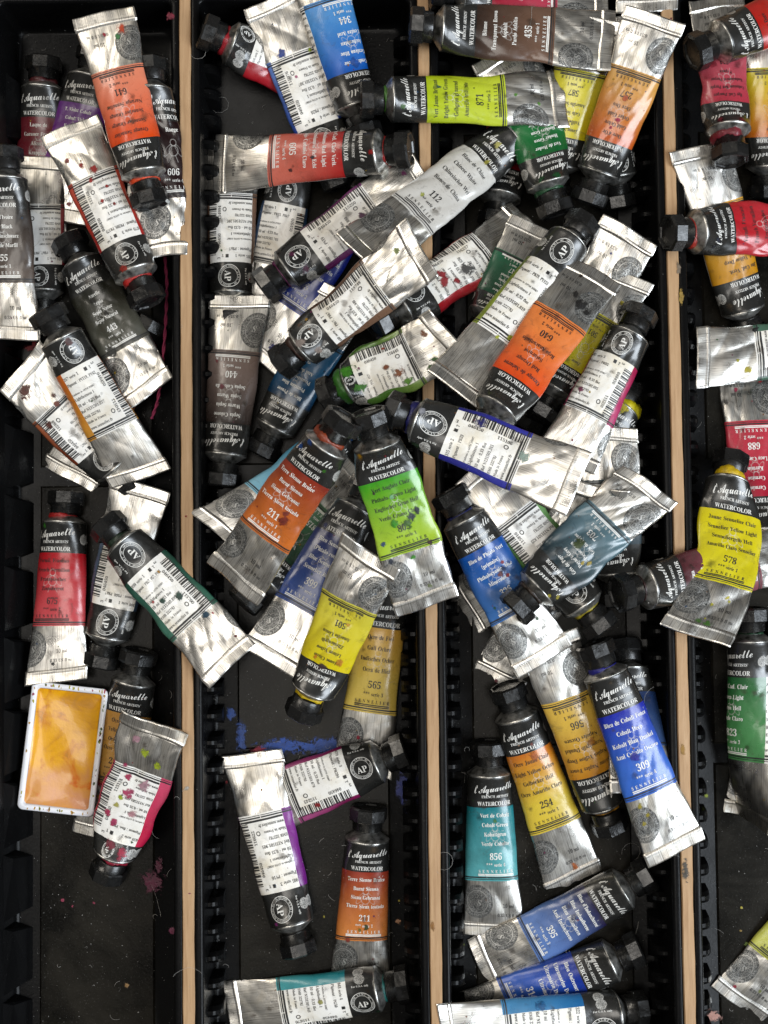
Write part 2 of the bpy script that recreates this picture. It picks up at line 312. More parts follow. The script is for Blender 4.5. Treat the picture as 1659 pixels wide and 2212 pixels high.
# ---------------------------------------------------------------- lettering (flat outlines, laid on the tube skins)
GLYPHS = [
[65,[-1,0,-1,3,1,3,4,5,5,7,7,11,31,70,34,70,58,13,60,8,62,5,64,3,66,3,66,0,34,0,34,3,40,4,43,7,42,9,41,12,38,20,16,20,12,11,12,10,11,9,11,8,11,7,13,4,19,3,19,0,17,24,36,24,26,48],[5,7,6,5,32,7,32,8,7,5,30,32,31,8,32,5,21,30,21,31,30,21,20,31,20,8,31,5,22,21,19,8,20,19,9,8,18,9,19,4,22,5,4,23,22,4,24,23,17,9,18,4,25,24,17,10,9,4,26,25,4,27,26,3,27,4,16,10,17,16,11,10,2,27,3,2,28,27,15,11,16,15,12,11,1,28,2,0,28,1,0,29,28,14,12,15,14,13,12]],
[66,[2,0,2,3,7,3,9,5,11,8,11,12,11,55,11,59,10,62,9,64,8,65,5,66,2,66,2,68,33,68,53,64,59,53,55,43,43,37,58,31,63,20,61,11,56,5,47,1,36,0,27,38,28,38,35,39,39,41,42,45,43,52,42,58,40,62,37,64,32,65,30,65,28,64,28,62,27,59,33,4,39,5,42,7,44,12,45,19,44,26,42,31,37,34,30,35,27,35,27,10,28,7,29,5,30,4],[12,14,13,12,34,14,34,15,14,11,34,12,10,34,11,10,35,34,33,15,34,9,35,10,9,36,35,33,16,15,32,16,33,8,36,9,8,37,36,7,37,8,31,16,32,7,38,37,6,38,7,6,25,38,30,16,31,5,25,6,30,17,16,29,17,30,28,17,29,28,18,17,27,18,28,26,18,27,5,26,25,5,48,26,48,18,26,48,47,18,47,46,18,46,19,18,5,49,48,45,19,46,44,19,45,44,20,19,43,20,44,43,21,20,42,21,43,4,49,5,41,21,42,41,22,21,4,50,49,3,50,4,40,22,41,3,51,50,40,23,22,3,52,51,2,52,3,39,23,40,2,39,52,2,23,39,1,23,2,0,23,1,0,24,23]],
[70,[38,-2,29,0,21,3,14,8,8,16,5,24,4,34,5,44,8,53,14,60,21,65,29,69,39,70,46,69,55,66,57,65,58,65,61,66,63,70,65,70,65,46,63,46,59,55,53,61,47,65,40,66,26,58,22,34,27,11,42,4,48,4,54,7,59,11,64,16,67,13,55,2],[11,13,12,17,19,18,17,20,19,11,14,13,10,25,11,25,14,11,10,26,25,24,14,25,16,20,17,24,15,14,24,16,15,24,23,16,23,22,16,22,20,16,9,26,10,8,26,9,8,27,26,21,20,22,7,27,8,6,27,7,5,27,6,5,28,27,4,28,5,32,34,33,3,28,4,32,35,34,3,29,28,31,35,32,2,29,3,30,35,31,29,35,30,2,35,29,1,35,2,1,0,35]],
[74,[3,0,3,3,7,3,9,4,11,7,11,11,11,56,11,61,9,64,6,65,2,66,2,68,33,68,49,66,61,59,68,49,70,34,61,9,34,0,33,4,42,6,48,11,51,21,53,34,48,57,33,65,30,65,28,64,28,61,27,58,27,11,28,7,28,5,30,4],[10,12,11,10,13,12,10,25,13,25,14,13,9,25,10,8,25,9,8,26,25,24,14,25,8,27,26,7,27,8,7,28,27,7,29,28,6,29,7,24,15,14,6,30,29,23,15,24,5,30,6,23,16,15,22,16,23,22,17,16,21,17,22,20,17,21,4,30,5,4,31,30,20,18,17,4,32,31,3,32,4,19,18,20,3,33,32,2,33,3,2,19,33,2,18,19,1,18,2,0,18,1]],
[66,[2,0,2,3,7,3,9,4,11,7,11,12,11,55,11,61,9,64,7,65,2,66,2,68,60,68,60,48,58,48,55,56,51,61,44,64,35,65,32,64,30,64,29,64,28,63,28,61,27,58,27,37,29,37,35,38,39,40,42,45,43,52,46,52,46,18,43,18,42,23,41,27,39,30,36,32,32,33,28,33,27,33,27,10,28,7,29,5,31,4,35,4,41,5,47,6,52,8,56,11,59,16,62,21,64,21,60,0],[10,12,11,10,18,12,18,17,12,17,16,12,16,15,12,15,13,12,9,18,10,8,18,9,8,19,18,8,20,19,8,21,20,7,21,8,7,22,21,7,23,22,7,24,23,6,24,7,6,25,24,14,13,15,5,25,6,29,31,30,29,32,31,28,32,29,27,35,28,35,32,28,26,36,27,36,35,27,5,26,25,5,40,26,40,39,26,39,38,26,38,37,26,37,36,26,5,41,40,34,32,35,33,32,34,50,52,51,50,53,52,49,53,50,4,41,5,48,53,49,4,42,41,47,53,48,3,42,4,3,43,42,46,53,47,3,44,43,45,53,46,2,44,3,2,45,44,2,53,45,1,53,2,0,53,1]],
[61,[2,0,2,3,7,3,9,5,11,8,11,13,11,56,11,61,9,63,6,65,2,66,2,68,59,68,59,48,57,48,55,54,53,58,50,61,46,63,41,64,34,65,32,65,30,64,29,64,28,63,27,62,27,60,27,37,29,37,34,38,38,41,41,45,43,52,45,52,45,18,43,18,41,25,38,30,34,33,28,34,27,34,27,12,28,9,28,6,29,5,31,4,34,3,38,3,38,0],[10,12,11,10,20,12,20,19,12,19,18,12,18,17,12,17,16,12,16,13,12,9,20,10,8,21,9,21,20,9,8,22,21,8,23,22,8,24,23,7,24,8,7,25,24,7,26,25,6,26,7,6,27,26,15,13,16,5,27,6,14,13,15,31,33,32,31,34,33,30,34,31,29,34,30,28,37,29,37,34,29,5,28,27,5,40,28,40,39,28,39,38,28,38,37,28,5,41,40,36,34,37,35,34,36,4,41,5,4,42,41,4,43,42,3,43,4,3,44,43,2,44,3,2,45,44,2,46,45,1,46,2,1,47,46,0,47,1,0,48,47]],
[76,[40,-2,30,0,21,3,14,8,9,15,5,24,4,34,5,44,9,53,14,60,21,65,29,69,39,70,47,69,55,66,57,66,58,65,60,66,61,66,62,68,63,70,66,70,66,46,63,46,60,52,57,57,54,61,49,64,45,66,40,66,26,58,22,34,23,20,27,10,33,4,41,2,46,2,49,4,51,7,51,11,51,19,51,23,49,26,46,27,41,27,41,30,75,30,75,27,71,27,69,26,67,23,67,19,67,4,54,0],[11,13,12,19,21,20,19,22,21,11,14,13,10,29,11,29,14,11,18,22,19,10,30,29,28,14,29,17,22,18,28,15,14,27,15,28,16,22,17,27,16,15,27,26,16,26,25,16,25,22,16,9,30,10,8,30,9,8,31,30,24,22,25,7,31,8,23,22,24,6,31,7,5,31,6,5,32,31,44,46,45,44,47,46,43,47,44,43,48,47,43,49,48,42,49,43,42,50,49,41,50,42,4,32,5,41,51,50,40,51,41,4,33,32,40,52,51,39,52,40,3,33,4,38,52,39,3,34,33,2,34,3,37,52,38,37,53,52,36,53,37,2,35,34,1,35,2,35,53,36,1,53,35,1,0,53]],
[78,[2,0,2,3,7,3,9,5,11,8,11,12,11,57,11,61,9,64,7,65,2,66,2,68,36,68,36,66,33,65,31,65,29,64,28,62,27,60,27,57,27,38,51,38,51,57,51,60,51,62,50,64,48,65,46,65,42,66,42,68,76,68,76,66,72,65,69,64,68,61,67,57,67,12,68,8,69,5,72,3,76,3,76,0,42,0,42,3,47,3,49,5,51,7,51,12,51,33,27,33,27,12,28,8,29,5,32,3,36,3,36,0],[10,12,11,10,13,12,28,30,29,28,31,30,9,13,10,9,14,13,27,31,28,27,32,31,9,15,14,26,32,27,8,15,9,26,33,32,8,16,15,25,33,26,8,17,16,24,33,25,24,34,33,7,17,8,7,18,17,23,34,24,23,35,34,6,18,7,6,19,18,22,35,23,5,19,6,5,20,19,21,35,22,21,36,35,5,49,20,49,21,20,49,48,21,48,36,21,5,50,49,47,36,48,4,50,5,4,51,50,46,36,47,46,37,36,46,38,37,3,51,4,3,52,51,45,38,46,45,39,38,2,52,3,2,53,52,44,39,45,44,40,39,1,53,2,1,54,53,43,40,44,0,54,1,0,55,54,42,40,43,42,41,40]],
[39,[2,0,2,3,6,3,9,5,11,7,11,11,11,58,11,62,9,64,7,65,2,66,2,68,37,68,37,66,32,65,29,64,28,62,27,58,27,12,28,9,28,7,29,5,31,4,33,3,37,3,37,0],[10,12,11,10,13,12,9,13,10,9,14,13,8,14,9,8,15,14,7,15,8,7,16,15,6,16,7,6,17,16,5,17,6,5,18,17,5,19,18,4,19,5,4,20,19,3,20,4,3,21,20,3,22,21,2,22,3,2,23,22,1,23,2,1,24,23,0,24,1,0,25,24]],
[50,[16,-10,12,-9,8,-8,4,-6,2,-3,0,0,-1,3,0,7,2,9,4,11,7,11,10,11,12,9,13,7,14,4,14,2,13,0,12,-2,11,-3,13,-5,16,-6,19,-5,21,-4,22,-1,22,3,22,55,22,59,21,61,20,63,18,65,16,65,12,66,12,68,47,68,47,66,44,65,42,65,40,63,39,62,38,59,38,55,38,13,33,-4],[31,33,32,31,34,33,30,34,31,30,35,34,30,36,35,29,36,30,29,37,36,28,37,29,28,38,37,27,38,28,27,39,38,26,39,27,26,40,39,25,40,26,24,40,25,24,41,40,24,42,41,9,11,10,9,12,11,8,12,9,8,13,12,7,13,8,7,14,13,6,14,7,6,15,14,5,15,6,23,42,24,5,16,15,4,16,5,4,17,16,22,42,23,4,18,17,4,19,18,3,19,4,21,42,22,21,0,42,3,20,19,20,0,21,2,20,3,2,0,20,1,0,2]],
[77,[2,0,2,3,7,3,9,5,11,8,11,12,11,57,11,61,9,64,7,65,3,66,3,68,36,68,36,66,33,65,31,65,29,64,28,62,28,60,27,57,27,35,48,56,51,60,52,63,50,65,44,66,44,68,73,68,73,66,72,66,62,63,52,54,41,43,70,7,71,5,73,4,75,3,78,3,78,0,42,0,42,3,44,3,46,3,47,3,48,3,50,4,50,5,49,7,47,10,30,32,27,30,27,12,28,8,29,5,32,3,36,3,36,0],[10,12,11,10,13,12,25,27,26,25,28,27,9,13,10,9,14,13,24,29,25,29,28,25,24,30,29,9,15,14,8,15,9,23,30,24,8,16,15,8,17,16,7,17,8,23,31,30,22,31,23,7,18,17,6,18,7,6,19,18,21,31,22,5,19,6,5,20,19,20,31,21,20,32,31,20,33,32,5,50,20,50,49,20,49,33,20,48,33,49,5,51,50,4,51,5,4,52,51,47,33,48,3,52,4,3,53,52,46,33,47,46,34,33,45,34,46,45,35,34,2,53,3,2,54,53,44,35,45,44,36,35,1,54,2,1,55,54,43,36,44,43,37,36,42,37,43,41,37,42,40,37,41,0,55,1,0,56,55,39,37,40,39,38,37]],
[64,[2,0,2,3,7,3,9,5,11,8,11,12,11,57,11,61,9,64,7,65,2,66,2,68,37,68,37,66,34,66,31,65,29,64,28,62,28,60,27,57,27,12,27,9,28,7,29,6,30,5,32,4,35,4,42,5,47,6,52,8,55,12,59,17,61,23,64,23,60,0],[10,12,11,10,13,12,9,13,10,9,14,13,9,15,14,8,15,9,8,16,15,8,17,16,7,17,8,7,18,17,6,18,7,6,19,18,5,19,6,5,20,19,31,33,32,31,34,33,30,34,31,5,21,20,4,21,5,29,34,30,4,22,21,28,34,29,3,22,4,3,23,22,27,34,28,3,24,23,2,24,3,2,25,24,26,34,27,2,26,25,2,34,26,1,34,2,0,34,1]],
[95,[2,0,2,3,6,3,9,5,11,7,11,12,11,57,11,60,11,62,10,64,8,65,6,65,2,66,2,68,28,68,48,21,67,68,93,68,93,66,88,65,86,63,84,61,84,57,84,13,84,9,85,6,86,5,87,3,89,3,92,3,92,0,59,0,59,3,63,3,65,4,66,5,67,7,68,9,68,12,68,60,43,0,40,0,16,58,16,12,16,7,18,4,21,3,25,3,25,0],[12,14,13,12,11,14,11,10,14,10,9,14,9,42,14,42,15,14,15,39,16,39,17,16,39,19,17,19,18,17,39,20,19,8,42,9,39,21,20,7,42,8,39,22,21,6,42,7,15,40,39,38,22,39,6,43,42,41,15,42,5,43,6,38,23,22,41,40,15,38,24,23,37,24,38,5,44,43,4,44,5,36,24,37,36,25,24,3,44,4,3,45,44,35,25,36,35,26,25,34,26,35,2,45,3,34,27,26,2,46,45,33,27,34,33,28,27,1,46,2,1,47,46,32,28,33,32,29,28,0,47,1,0,48,47,31,29,32,31,30,29]],
[74,[60,-2,16,52,16,12,16,7,18,5,20,3,25,3,25,0,3,0,3,3,6,3,8,3,10,5,11,6,11,9,11,12,11,58,7,63,5,65,4,65,3,66,3,68,23,68,59,25,59,57,58,60,58,62,57,64,55,65,53,65,50,66,50,68,72,68,72,66,68,65,65,64,64,61,63,57,63,-2],[20,22,21,20,19,22,19,18,22,18,23,22,30,32,31,30,33,32,29,33,30,29,34,33,28,34,29,28,35,34,17,23,18,27,35,28,27,36,35,26,36,27,16,23,17,25,36,26,25,37,36,24,37,25,15,1,16,1,23,16,23,37,24,23,38,37,15,2,1,0,23,1,0,38,23,14,2,15,14,3,2,13,3,14,13,4,3,12,4,13,12,5,4,11,5,12,10,5,11,10,6,5,9,6,10,8,6,9,8,7,6]],
[79,[39,-2,32,-1,25,1,19,4,14,9,10,14,7,20,5,27,4,34,5,41,7,48,10,54,14,60,19,64,26,67,32,69,40,70,47,69,54,67,60,64,65,60,69,55,72,48,74,42,75,34,74,27,72,20,69,14,65,9,59,4,53,1,46,-1,40,2,53,10,57,34,56,48,52,58,46,64,39,66,26,58,22,34,23,20,27,10,32,4],[15,17,16,15,18,17,14,18,15,14,38,18,38,19,18,13,38,14,13,39,38,37,19,38,36,19,37,36,20,19,12,39,13,36,21,20,11,39,12,11,40,39,35,21,36,35,22,21,10,40,11,35,23,22,9,40,10,34,23,35,34,24,23,8,40,9,7,40,8,7,41,40,33,24,34,33,25,24,6,41,7,33,26,25,6,42,41,5,42,6,33,27,26,4,42,5,33,28,27,4,43,42,32,28,33,3,43,4,32,29,28,2,43,3,32,30,29,2,32,43,2,30,32,1,30,2,1,31,30,0,31,1]],
[63,[2,0,2,3,7,3,9,5,11,8,11,12,11,57,11,61,9,64,7,65,2,66,2,68,32,68,43,68,50,66,55,63,58,60,61,55,61,50,60,42,55,36,47,32,36,31,27,31,27,12,28,8,29,5,32,3,36,3,36,0,27,34,30,34,37,35,41,38,43,42,44,49,43,56,41,61,38,64,32,65,30,64,28,64,28,62,27,60],[10,12,11,10,13,12,10,14,13,10,39,14,39,15,14,9,39,10,8,39,9,8,40,39,38,15,39,8,41,40,37,15,38,7,41,8,7,42,41,37,16,15,7,43,42,36,16,37,6,43,7,6,30,43,36,17,16,5,30,6,35,17,36,35,18,17,35,19,18,34,19,35,33,19,34,33,20,19,32,20,33,32,21,20,31,21,32,5,31,30,5,23,31,23,21,31,23,22,21,5,24,23,4,24,5,4,25,24,3,25,4,3,26,25,2,26,3,2,27,26,1,27,2,1,28,27,0,28,1,0,29,28]],
[79,[57,-17,39,-13,28,0,21,3,15,8,10,13,7,19,5,26,4,34,5,41,7,48,10,54,14,60,19,64,26,67,32,69,40,70,47,69,54,67,60,64,65,60,69,55,72,48,74,42,75,34,73,23,68,13,60,5,50,0,57,-9,67,-12,70,-12,74,-11,74,-14,65,-16,40,2,53,10,57,34,56,48,52,58,46,64,39,66,26,58,22,34,23,20,27,10,32,4],[15,17,16,15,18,17,14,18,15,14,41,18,41,19,18,13,41,14,13,42,41,40,19,41,39,19,40,39,20,19,12,42,13,39,21,20,11,42,12,11,43,42,38,21,39,38,22,21,10,43,11,38,23,22,9,43,10,37,23,38,37,24,23,8,43,9,7,43,8,7,44,43,36,24,37,36,25,24,6,44,7,36,26,25,6,45,44,5,45,6,4,45,5,36,27,26,4,46,45,35,27,36,3,46,4,35,28,27,3,35,46,2,35,3,2,28,35,2,29,28,1,29,2,1,30,29,31,33,32,30,33,31,1,33,30,0,33,1,0,34,33]],
[71,[2,0,2,3,7,3,9,5,11,8,11,12,11,57,11,61,9,64,7,65,2,66,2,68,33,68,46,67,55,64,61,58,63,50,59,40,47,34,65,8,66,5,68,4,69,3,72,3,72,0,51,0,30,32,27,32,27,12,28,8,29,5,32,3,36,3,36,0,27,35,31,35,37,36,42,39,45,43,46,50,43,61,34,65,30,64,28,63,28,61,27,58],[10,12,11,10,13,12,10,41,13,41,14,13,9,41,10,8,41,9,8,42,41,40,14,41,8,43,42,40,15,14,7,43,8,7,44,43,7,45,44,39,15,40,6,45,7,39,16,15,6,34,45,5,34,6,38,16,39,38,17,16,37,17,38,37,18,17,36,18,37,35,18,36,5,27,34,27,35,34,27,18,35,27,26,18,26,19,18,5,28,27,25,19,26,4,28,5,4,29,28,25,20,19,3,29,4,3,30,29,25,21,20,2,30,3,2,31,30,25,22,21,1,31,2,1,32,31,25,23,22,0,32,1,0,33,32,25,24,23]],
[59,[6,-2,6,24,9,24,12,14,17,7,22,4,30,2,35,3,39,5,41,9,42,13,40,19,34,24,24,29,17,33,12,38,8,43,7,50,8,55,10,60,13,64,17,67,22,69,28,70,31,70,34,69,38,68,42,67,43,67,44,67,45,67,47,67,48,70,51,70,51,48,48,48,47,53,44,58,41,61,37,64,33,66,29,67,25,66,21,64,19,61,18,57,19,53,21,50,24,48,28,45,38,41,43,38,48,35,51,32,52,28,54,24,54,20,53,14,51,9,47,4,42,1,36,-1,29,-2,26,-1,24,-1,21,-1,19,0,17,1,15,1,13,2,11,2,10,1,10,0,9,-2],[22,24,23,31,33,32,31,34,33,22,25,24,21,25,22,21,26,25,21,27,26,30,34,31,20,41,21,41,27,21,41,28,27,41,29,28,41,30,29,20,42,41,40,30,41,40,39,30,39,38,30,38,37,30,37,34,30,20,43,42,19,43,20,19,44,43,19,45,44,18,45,19,36,34,37,18,46,45,17,46,18,17,47,46,35,34,36,17,48,47,16,48,17,16,49,48,16,50,49,15,50,16,15,51,50,15,52,51,14,52,15,14,53,52,13,53,14,13,54,53,12,54,13,12,55,54,12,56,55,11,56,12,0,2,1,0,3,2,11,57,56,10,57,11,0,4,3,10,58,57,9,58,10,8,58,9,8,59,58,0,71,4,71,70,4,70,5,4,7,59,8,7,60,59,70,69,5,69,6,5,6,60,7,69,60,6,68,60,69,67,60,68,67,61,60,0,72,71,66,61,67,65,61,66,0,73,72,64,61,65,64,62,61,63,62,64]],
[63,[14,0,14,3,18,3,21,5,23,8,23,12,23,65,22,65,15,64,10,60,6,55,4,48,2,48,2,68,62,68,62,48,59,48,53,61,40,65,39,65,39,12,40,7,41,5,44,3,49,3,49,0],[12,10,13,10,9,13,9,8,13,8,7,13,7,14,13,7,19,14,19,18,14,18,17,14,17,15,14,6,19,7,5,19,6,5,20,19,16,15,17,12,11,10,4,20,5,4,21,20,3,21,4,3,22,21,2,22,3,2,23,22,1,23,2,1,24,23,0,24,1,0,25,24]],
[74,[37,-2,25,0,17,4,13,12,11,23,11,57,11,61,9,64,6,65,2,66,2,68,36,68,36,66,33,65,30,65,29,64,28,62,27,60,27,57,27,21,28,13,30,8,35,4,41,3,54,8,59,24,59,57,58,61,57,64,54,65,49,66,49,68,71,68,71,66,67,65,65,63,64,61,63,57,63,27,62,14,57,5,49,0],[9,11,10,9,12,11,30,32,31,30,33,32,8,12,9,8,13,12,29,33,30,29,34,33,8,14,13,7,14,8,28,34,29,28,35,34,7,15,14,7,16,15,6,16,7,27,35,28,27,36,35,6,17,16,5,17,6,26,36,27,26,37,36,5,18,17,4,18,5,4,19,18,25,37,26,25,38,37,25,39,38,24,39,25,3,19,4,3,20,19,24,40,39,3,21,20,2,21,3,23,40,24,2,22,21,23,41,40,2,23,22,1,23,2,1,41,23,1,0,41]],
[64,[32,-2,7,57,5,60,3,63,1,65,-2,66,-2,68,32,68,32,66,28,66,25,65,23,64,23,61,23,60,24,57,39,21,52,57,53,59,53,61,53,63,51,65,49,65,45,66,45,68,66,68,66,66,63,65,61,64,59,62,57,57,34,-2],[5,7,6,5,8,7,22,24,23,22,25,24,4,8,5,4,9,8,21,25,22,21,26,25,4,10,9,20,26,21,20,27,26,3,10,4,3,11,10,19,27,20,19,28,27,3,12,11,18,28,19,2,12,3,18,29,28,2,13,12,17,29,18,1,13,2,1,14,13,16,29,17,16,30,29,0,14,1,0,15,14,15,30,16,0,30,15]],
[92,[26,-2,5,59,4,62,2,64,0,65,-2,66,-2,68,27,68,27,66,24,65,22,65,21,64,21,62,21,59,22,56,33,23,45,53,43,60,42,63,40,64,38,65,34,66,34,68,66,68,66,66,61,65,59,62,59,60,60,58,71,25,81,55,82,59,82,61,82,63,81,65,79,65,75,66,75,68,94,68,94,66,91,65,89,63,88,61,86,57,67,-2,64,-2,47,46,29,-2],[5,7,6,5,8,7,21,23,22,21,24,23,36,38,37,36,39,38,4,8,5,4,9,8,20,24,21,20,25,24,35,39,36,35,40,39,4,10,9,34,40,35,3,10,4,19,25,20,34,41,40,3,11,10,19,26,25,33,41,34,18,26,19,2,11,3,2,12,11,32,41,33,32,42,41,17,26,18,1,12,2,17,27,26,1,13,12,31,42,32,31,43,42,17,28,27,16,28,17,1,14,13,0,14,1,30,43,31,16,29,28,30,44,43,0,15,14,29,44,30,15,46,16,46,29,16,15,47,46,45,29,46,45,44,29,0,47,15]],
[71,[2,0,2,3,8,4,13,10,29,31,12,58,9,61,7,64,5,65,2,66,2,68,37,68,37,66,34,66,30,65,29,62,29,61,30,58,40,43,48,56,50,59,51,62,49,65,44,66,44,68,69,68,69,66,68,66,64,65,60,63,57,60,53,56,42,40,62,9,64,6,65,4,67,3,69,3,70,3,70,0,36,0,36,3,42,4,44,6,43,9,41,12,31,27,21,12,19,9,19,7,21,4,26,3,26,0],[9,11,10,9,12,11,23,25,24,23,26,25,8,13,9,13,12,9,8,14,13,22,27,23,27,26,23,22,28,27,7,14,8,22,29,28,7,15,14,21,29,22,6,15,7,21,30,29,6,16,15,20,30,21,5,16,6,5,17,16,20,31,30,19,31,20,5,18,17,4,18,5,18,31,19,18,32,31,4,32,18,4,33,32,3,46,4,46,33,4,3,47,46,45,33,46,3,48,47,44,33,45,2,48,3,2,49,48,43,33,44,43,34,33,2,50,49,42,34,43,42,35,34,1,50,2,42,36,35,1,51,50,41,36,42,41,37,36,0,51,1,0,52,51,40,37,41,40,38,37,40,39,38]],
[64,[15,0,15,3,20,3,22,5,24,8,24,12,24,27,7,58,4,62,2,64,1,65,0,65,-1,66,-2,66,-2,68,31,68,31,66,29,66,27,65,25,65,24,64,23,62,24,61,25,59,37,34,50,55,52,58,52,61,50,65,45,66,44,66,44,68,66,68,66,66,63,65,61,64,59,62,57,59,40,31,40,12,41,8,42,5,45,3,49,3,49,0],[13,15,14,13,16,15,30,32,31,30,33,32,12,17,13,17,16,13,12,18,17,29,33,30,28,33,29,28,34,33,11,18,12,11,19,18,10,19,11,28,35,34,9,19,10,9,20,19,27,35,28,8,20,9,8,21,20,27,36,35,8,22,21,7,22,8,27,37,36,26,37,27,7,23,22,7,24,23,26,38,37,25,38,26,6,24,7,24,38,25,6,38,24,6,39,38,5,39,6,4,39,5,4,40,39,3,40,4,3,41,40,2,41,3,2,42,41,1,42,2,1,43,42,0,43,1,0,44,43]],
[66,[3,0,3,2,41,64,32,64,26,64,21,63,17,61,14,58,11,53,9,47,7,47,9,68,61,68,61,66,23,4,36,4,45,6,52,9,58,15,61,25,64,25,61,0],[10,7,11,7,6,11,6,5,11,5,4,11,4,12,11,4,13,12,4,3,13,3,2,13,2,14,13,1,14,2,10,8,7,10,9,8,18,20,19,18,21,20,17,21,18,16,21,17,15,21,16,1,15,14,1,21,15,0,21,1]],
[52,[38,-2,32,0,30,5,23,0,14,-1,10,-1,6,2,4,5,3,9,5,16,10,20,18,25,30,29,30,36,29,40,28,42,26,44,22,44,17,44,16,41,16,40,17,38,18,37,18,35,18,32,16,30,14,29,12,29,9,29,7,30,5,33,5,35,6,39,7,42,10,44,14,46,19,47,24,48,33,47,39,44,43,39,44,32,44,9,44,7,44,6,45,5,46,5,47,5,48,6,49,4,44,0,23,5,24,5,26,6,28,8,30,9,30,25,21,21,18,13,19,7],[36,38,37,35,38,36,35,39,38,34,17,35,17,39,35,34,18,17,16,39,17,33,18,34,15,39,16,15,40,39,33,19,18,14,40,15,32,19,33,32,20,19,32,21,20,13,40,14,31,21,32,13,41,40,31,22,21,31,23,22,12,41,13,30,23,31,30,24,23,29,24,30,29,25,24,12,42,41,28,25,29,28,26,25,27,26,28,11,56,12,56,42,12,11,57,56,55,42,56,10,57,11,10,58,57,9,58,10,8,58,9,8,59,58,7,59,8,54,42,55,54,43,42,53,43,54,53,44,43,7,51,59,47,49,48,52,44,53,52,45,44,46,49,47,52,46,45,51,2,52,2,46,52,51,3,2,1,46,2,6,51,7,1,49,46,6,3,51,1,50,49,5,3,6,5,4,3,0,50,1]],
[54,[6,-2,6,58,6,62,5,64,4,65,1,66,1,68,21,68,21,42,26,46,33,48,38,47,43,45,46,41,49,37,51,31,51,25,51,18,48,11,45,6,40,2,35,-1,29,-2,22,0,16,4,8,-2,27,2,32,3,35,7,36,14,37,24,36,32,35,38,32,41,28,42,25,42,23,40,22,39,21,36,21,10,22,4],[5,7,6,5,4,7,4,3,7,3,8,7,2,8,3,1,8,2,0,8,1,9,11,10,9,12,11,8,12,9,8,34,12,34,13,12,8,35,34,33,13,34,0,37,8,37,36,8,36,35,8,33,14,13,32,14,33,0,38,37,31,14,32,31,15,14,0,39,38,30,15,31,30,16,15,30,17,16,29,17,30,29,18,17,28,18,29,28,19,18,0,24,39,24,40,39,27,19,28,27,20,19,0,25,24,23,40,24,23,26,40,26,20,27,23,20,26,23,21,20,22,21,23]],
[44,[23,-2,18,-1,13,2,9,5,6,10,4,16,3,22,4,29,6,36,10,41,14,45,20,47,26,48,33,47,38,45,41,41,42,37,41,34,40,32,38,31,35,31,31,32,29,38,30,39,30,40,30,41,29,44,25,45,19,40,17,28,18,18,21,11,25,7,31,6,36,7,41,11,43,9,34,1],[11,13,12,11,14,13,10,14,11,10,27,14,27,15,14,9,27,10,9,28,27,26,15,27,25,15,26,25,16,15,24,16,25,8,28,9,8,29,28,23,16,24,22,16,23,21,16,22,21,17,16,7,29,8,21,18,17,20,18,21,20,19,18,6,29,7,6,30,29,5,30,6,5,31,30,4,31,5,4,32,31,34,36,35,3,32,4,34,37,36,3,33,32,33,37,34,3,37,33,2,37,3,1,37,2,1,0,37]],
[56,[21,-2,16,-1,12,2,8,5,5,10,4,16,3,22,4,29,5,36,8,41,12,45,17,47,22,48,28,46,33,42,33,60,33,63,32,65,30,65,26,66,26,68,48,68,48,11,48,8,49,6,50,5,53,4,53,2,44,1,33,-2,33,6,28,0,26,4,28,5,30,6,32,8,33,11,33,36,33,39,31,40,29,42,26,42,22,41,20,37,18,31,18,23,18,15,19,9,22,5],[19,21,20,19,18,21,18,17,21,17,16,21,16,22,21,15,22,16,14,22,15,11,13,12,10,13,11,10,14,13,9,41,10,41,14,10,9,42,41,40,14,41,40,39,14,39,38,14,38,22,14,9,43,42,8,43,9,37,22,38,8,44,43,36,22,37,7,44,8,7,45,44,6,45,7,6,46,45,5,46,6,4,46,5,4,47,46,35,22,36,35,23,22,3,47,4,3,48,47,34,23,35,34,24,23,33,30,34,30,24,34,30,25,24,33,31,30,29,25,30,3,32,48,2,32,3,29,26,25,32,31,33,2,31,32,29,28,26,28,27,26,1,31,2,1,0,31]],
[45,[23,-2,18,-1,13,2,9,5,6,10,4,16,3,24,4,30,6,36,9,41,13,45,18,47,24,48,31,46,37,42,41,35,42,26,42,25,18,25,21,11,30,6,36,8,40,13,43,11,34,2,17,29,30,29,30,32,30,38,29,42,27,44,24,45,19,41,17,31],[11,13,12,10,13,11,10,31,13,31,14,13,9,31,10,9,32,31,30,14,31,29,14,30,29,15,14,28,15,29,9,33,32,8,33,9,27,15,28,7,33,8,27,16,15,26,16,27,7,25,33,6,25,7,6,26,25,6,18,26,18,16,26,18,17,16,6,19,18,5,19,6,4,19,5,21,23,22,4,20,19,21,24,23,3,20,4,20,24,21,3,24,20,2,24,3,2,0,24,1,0,2]],
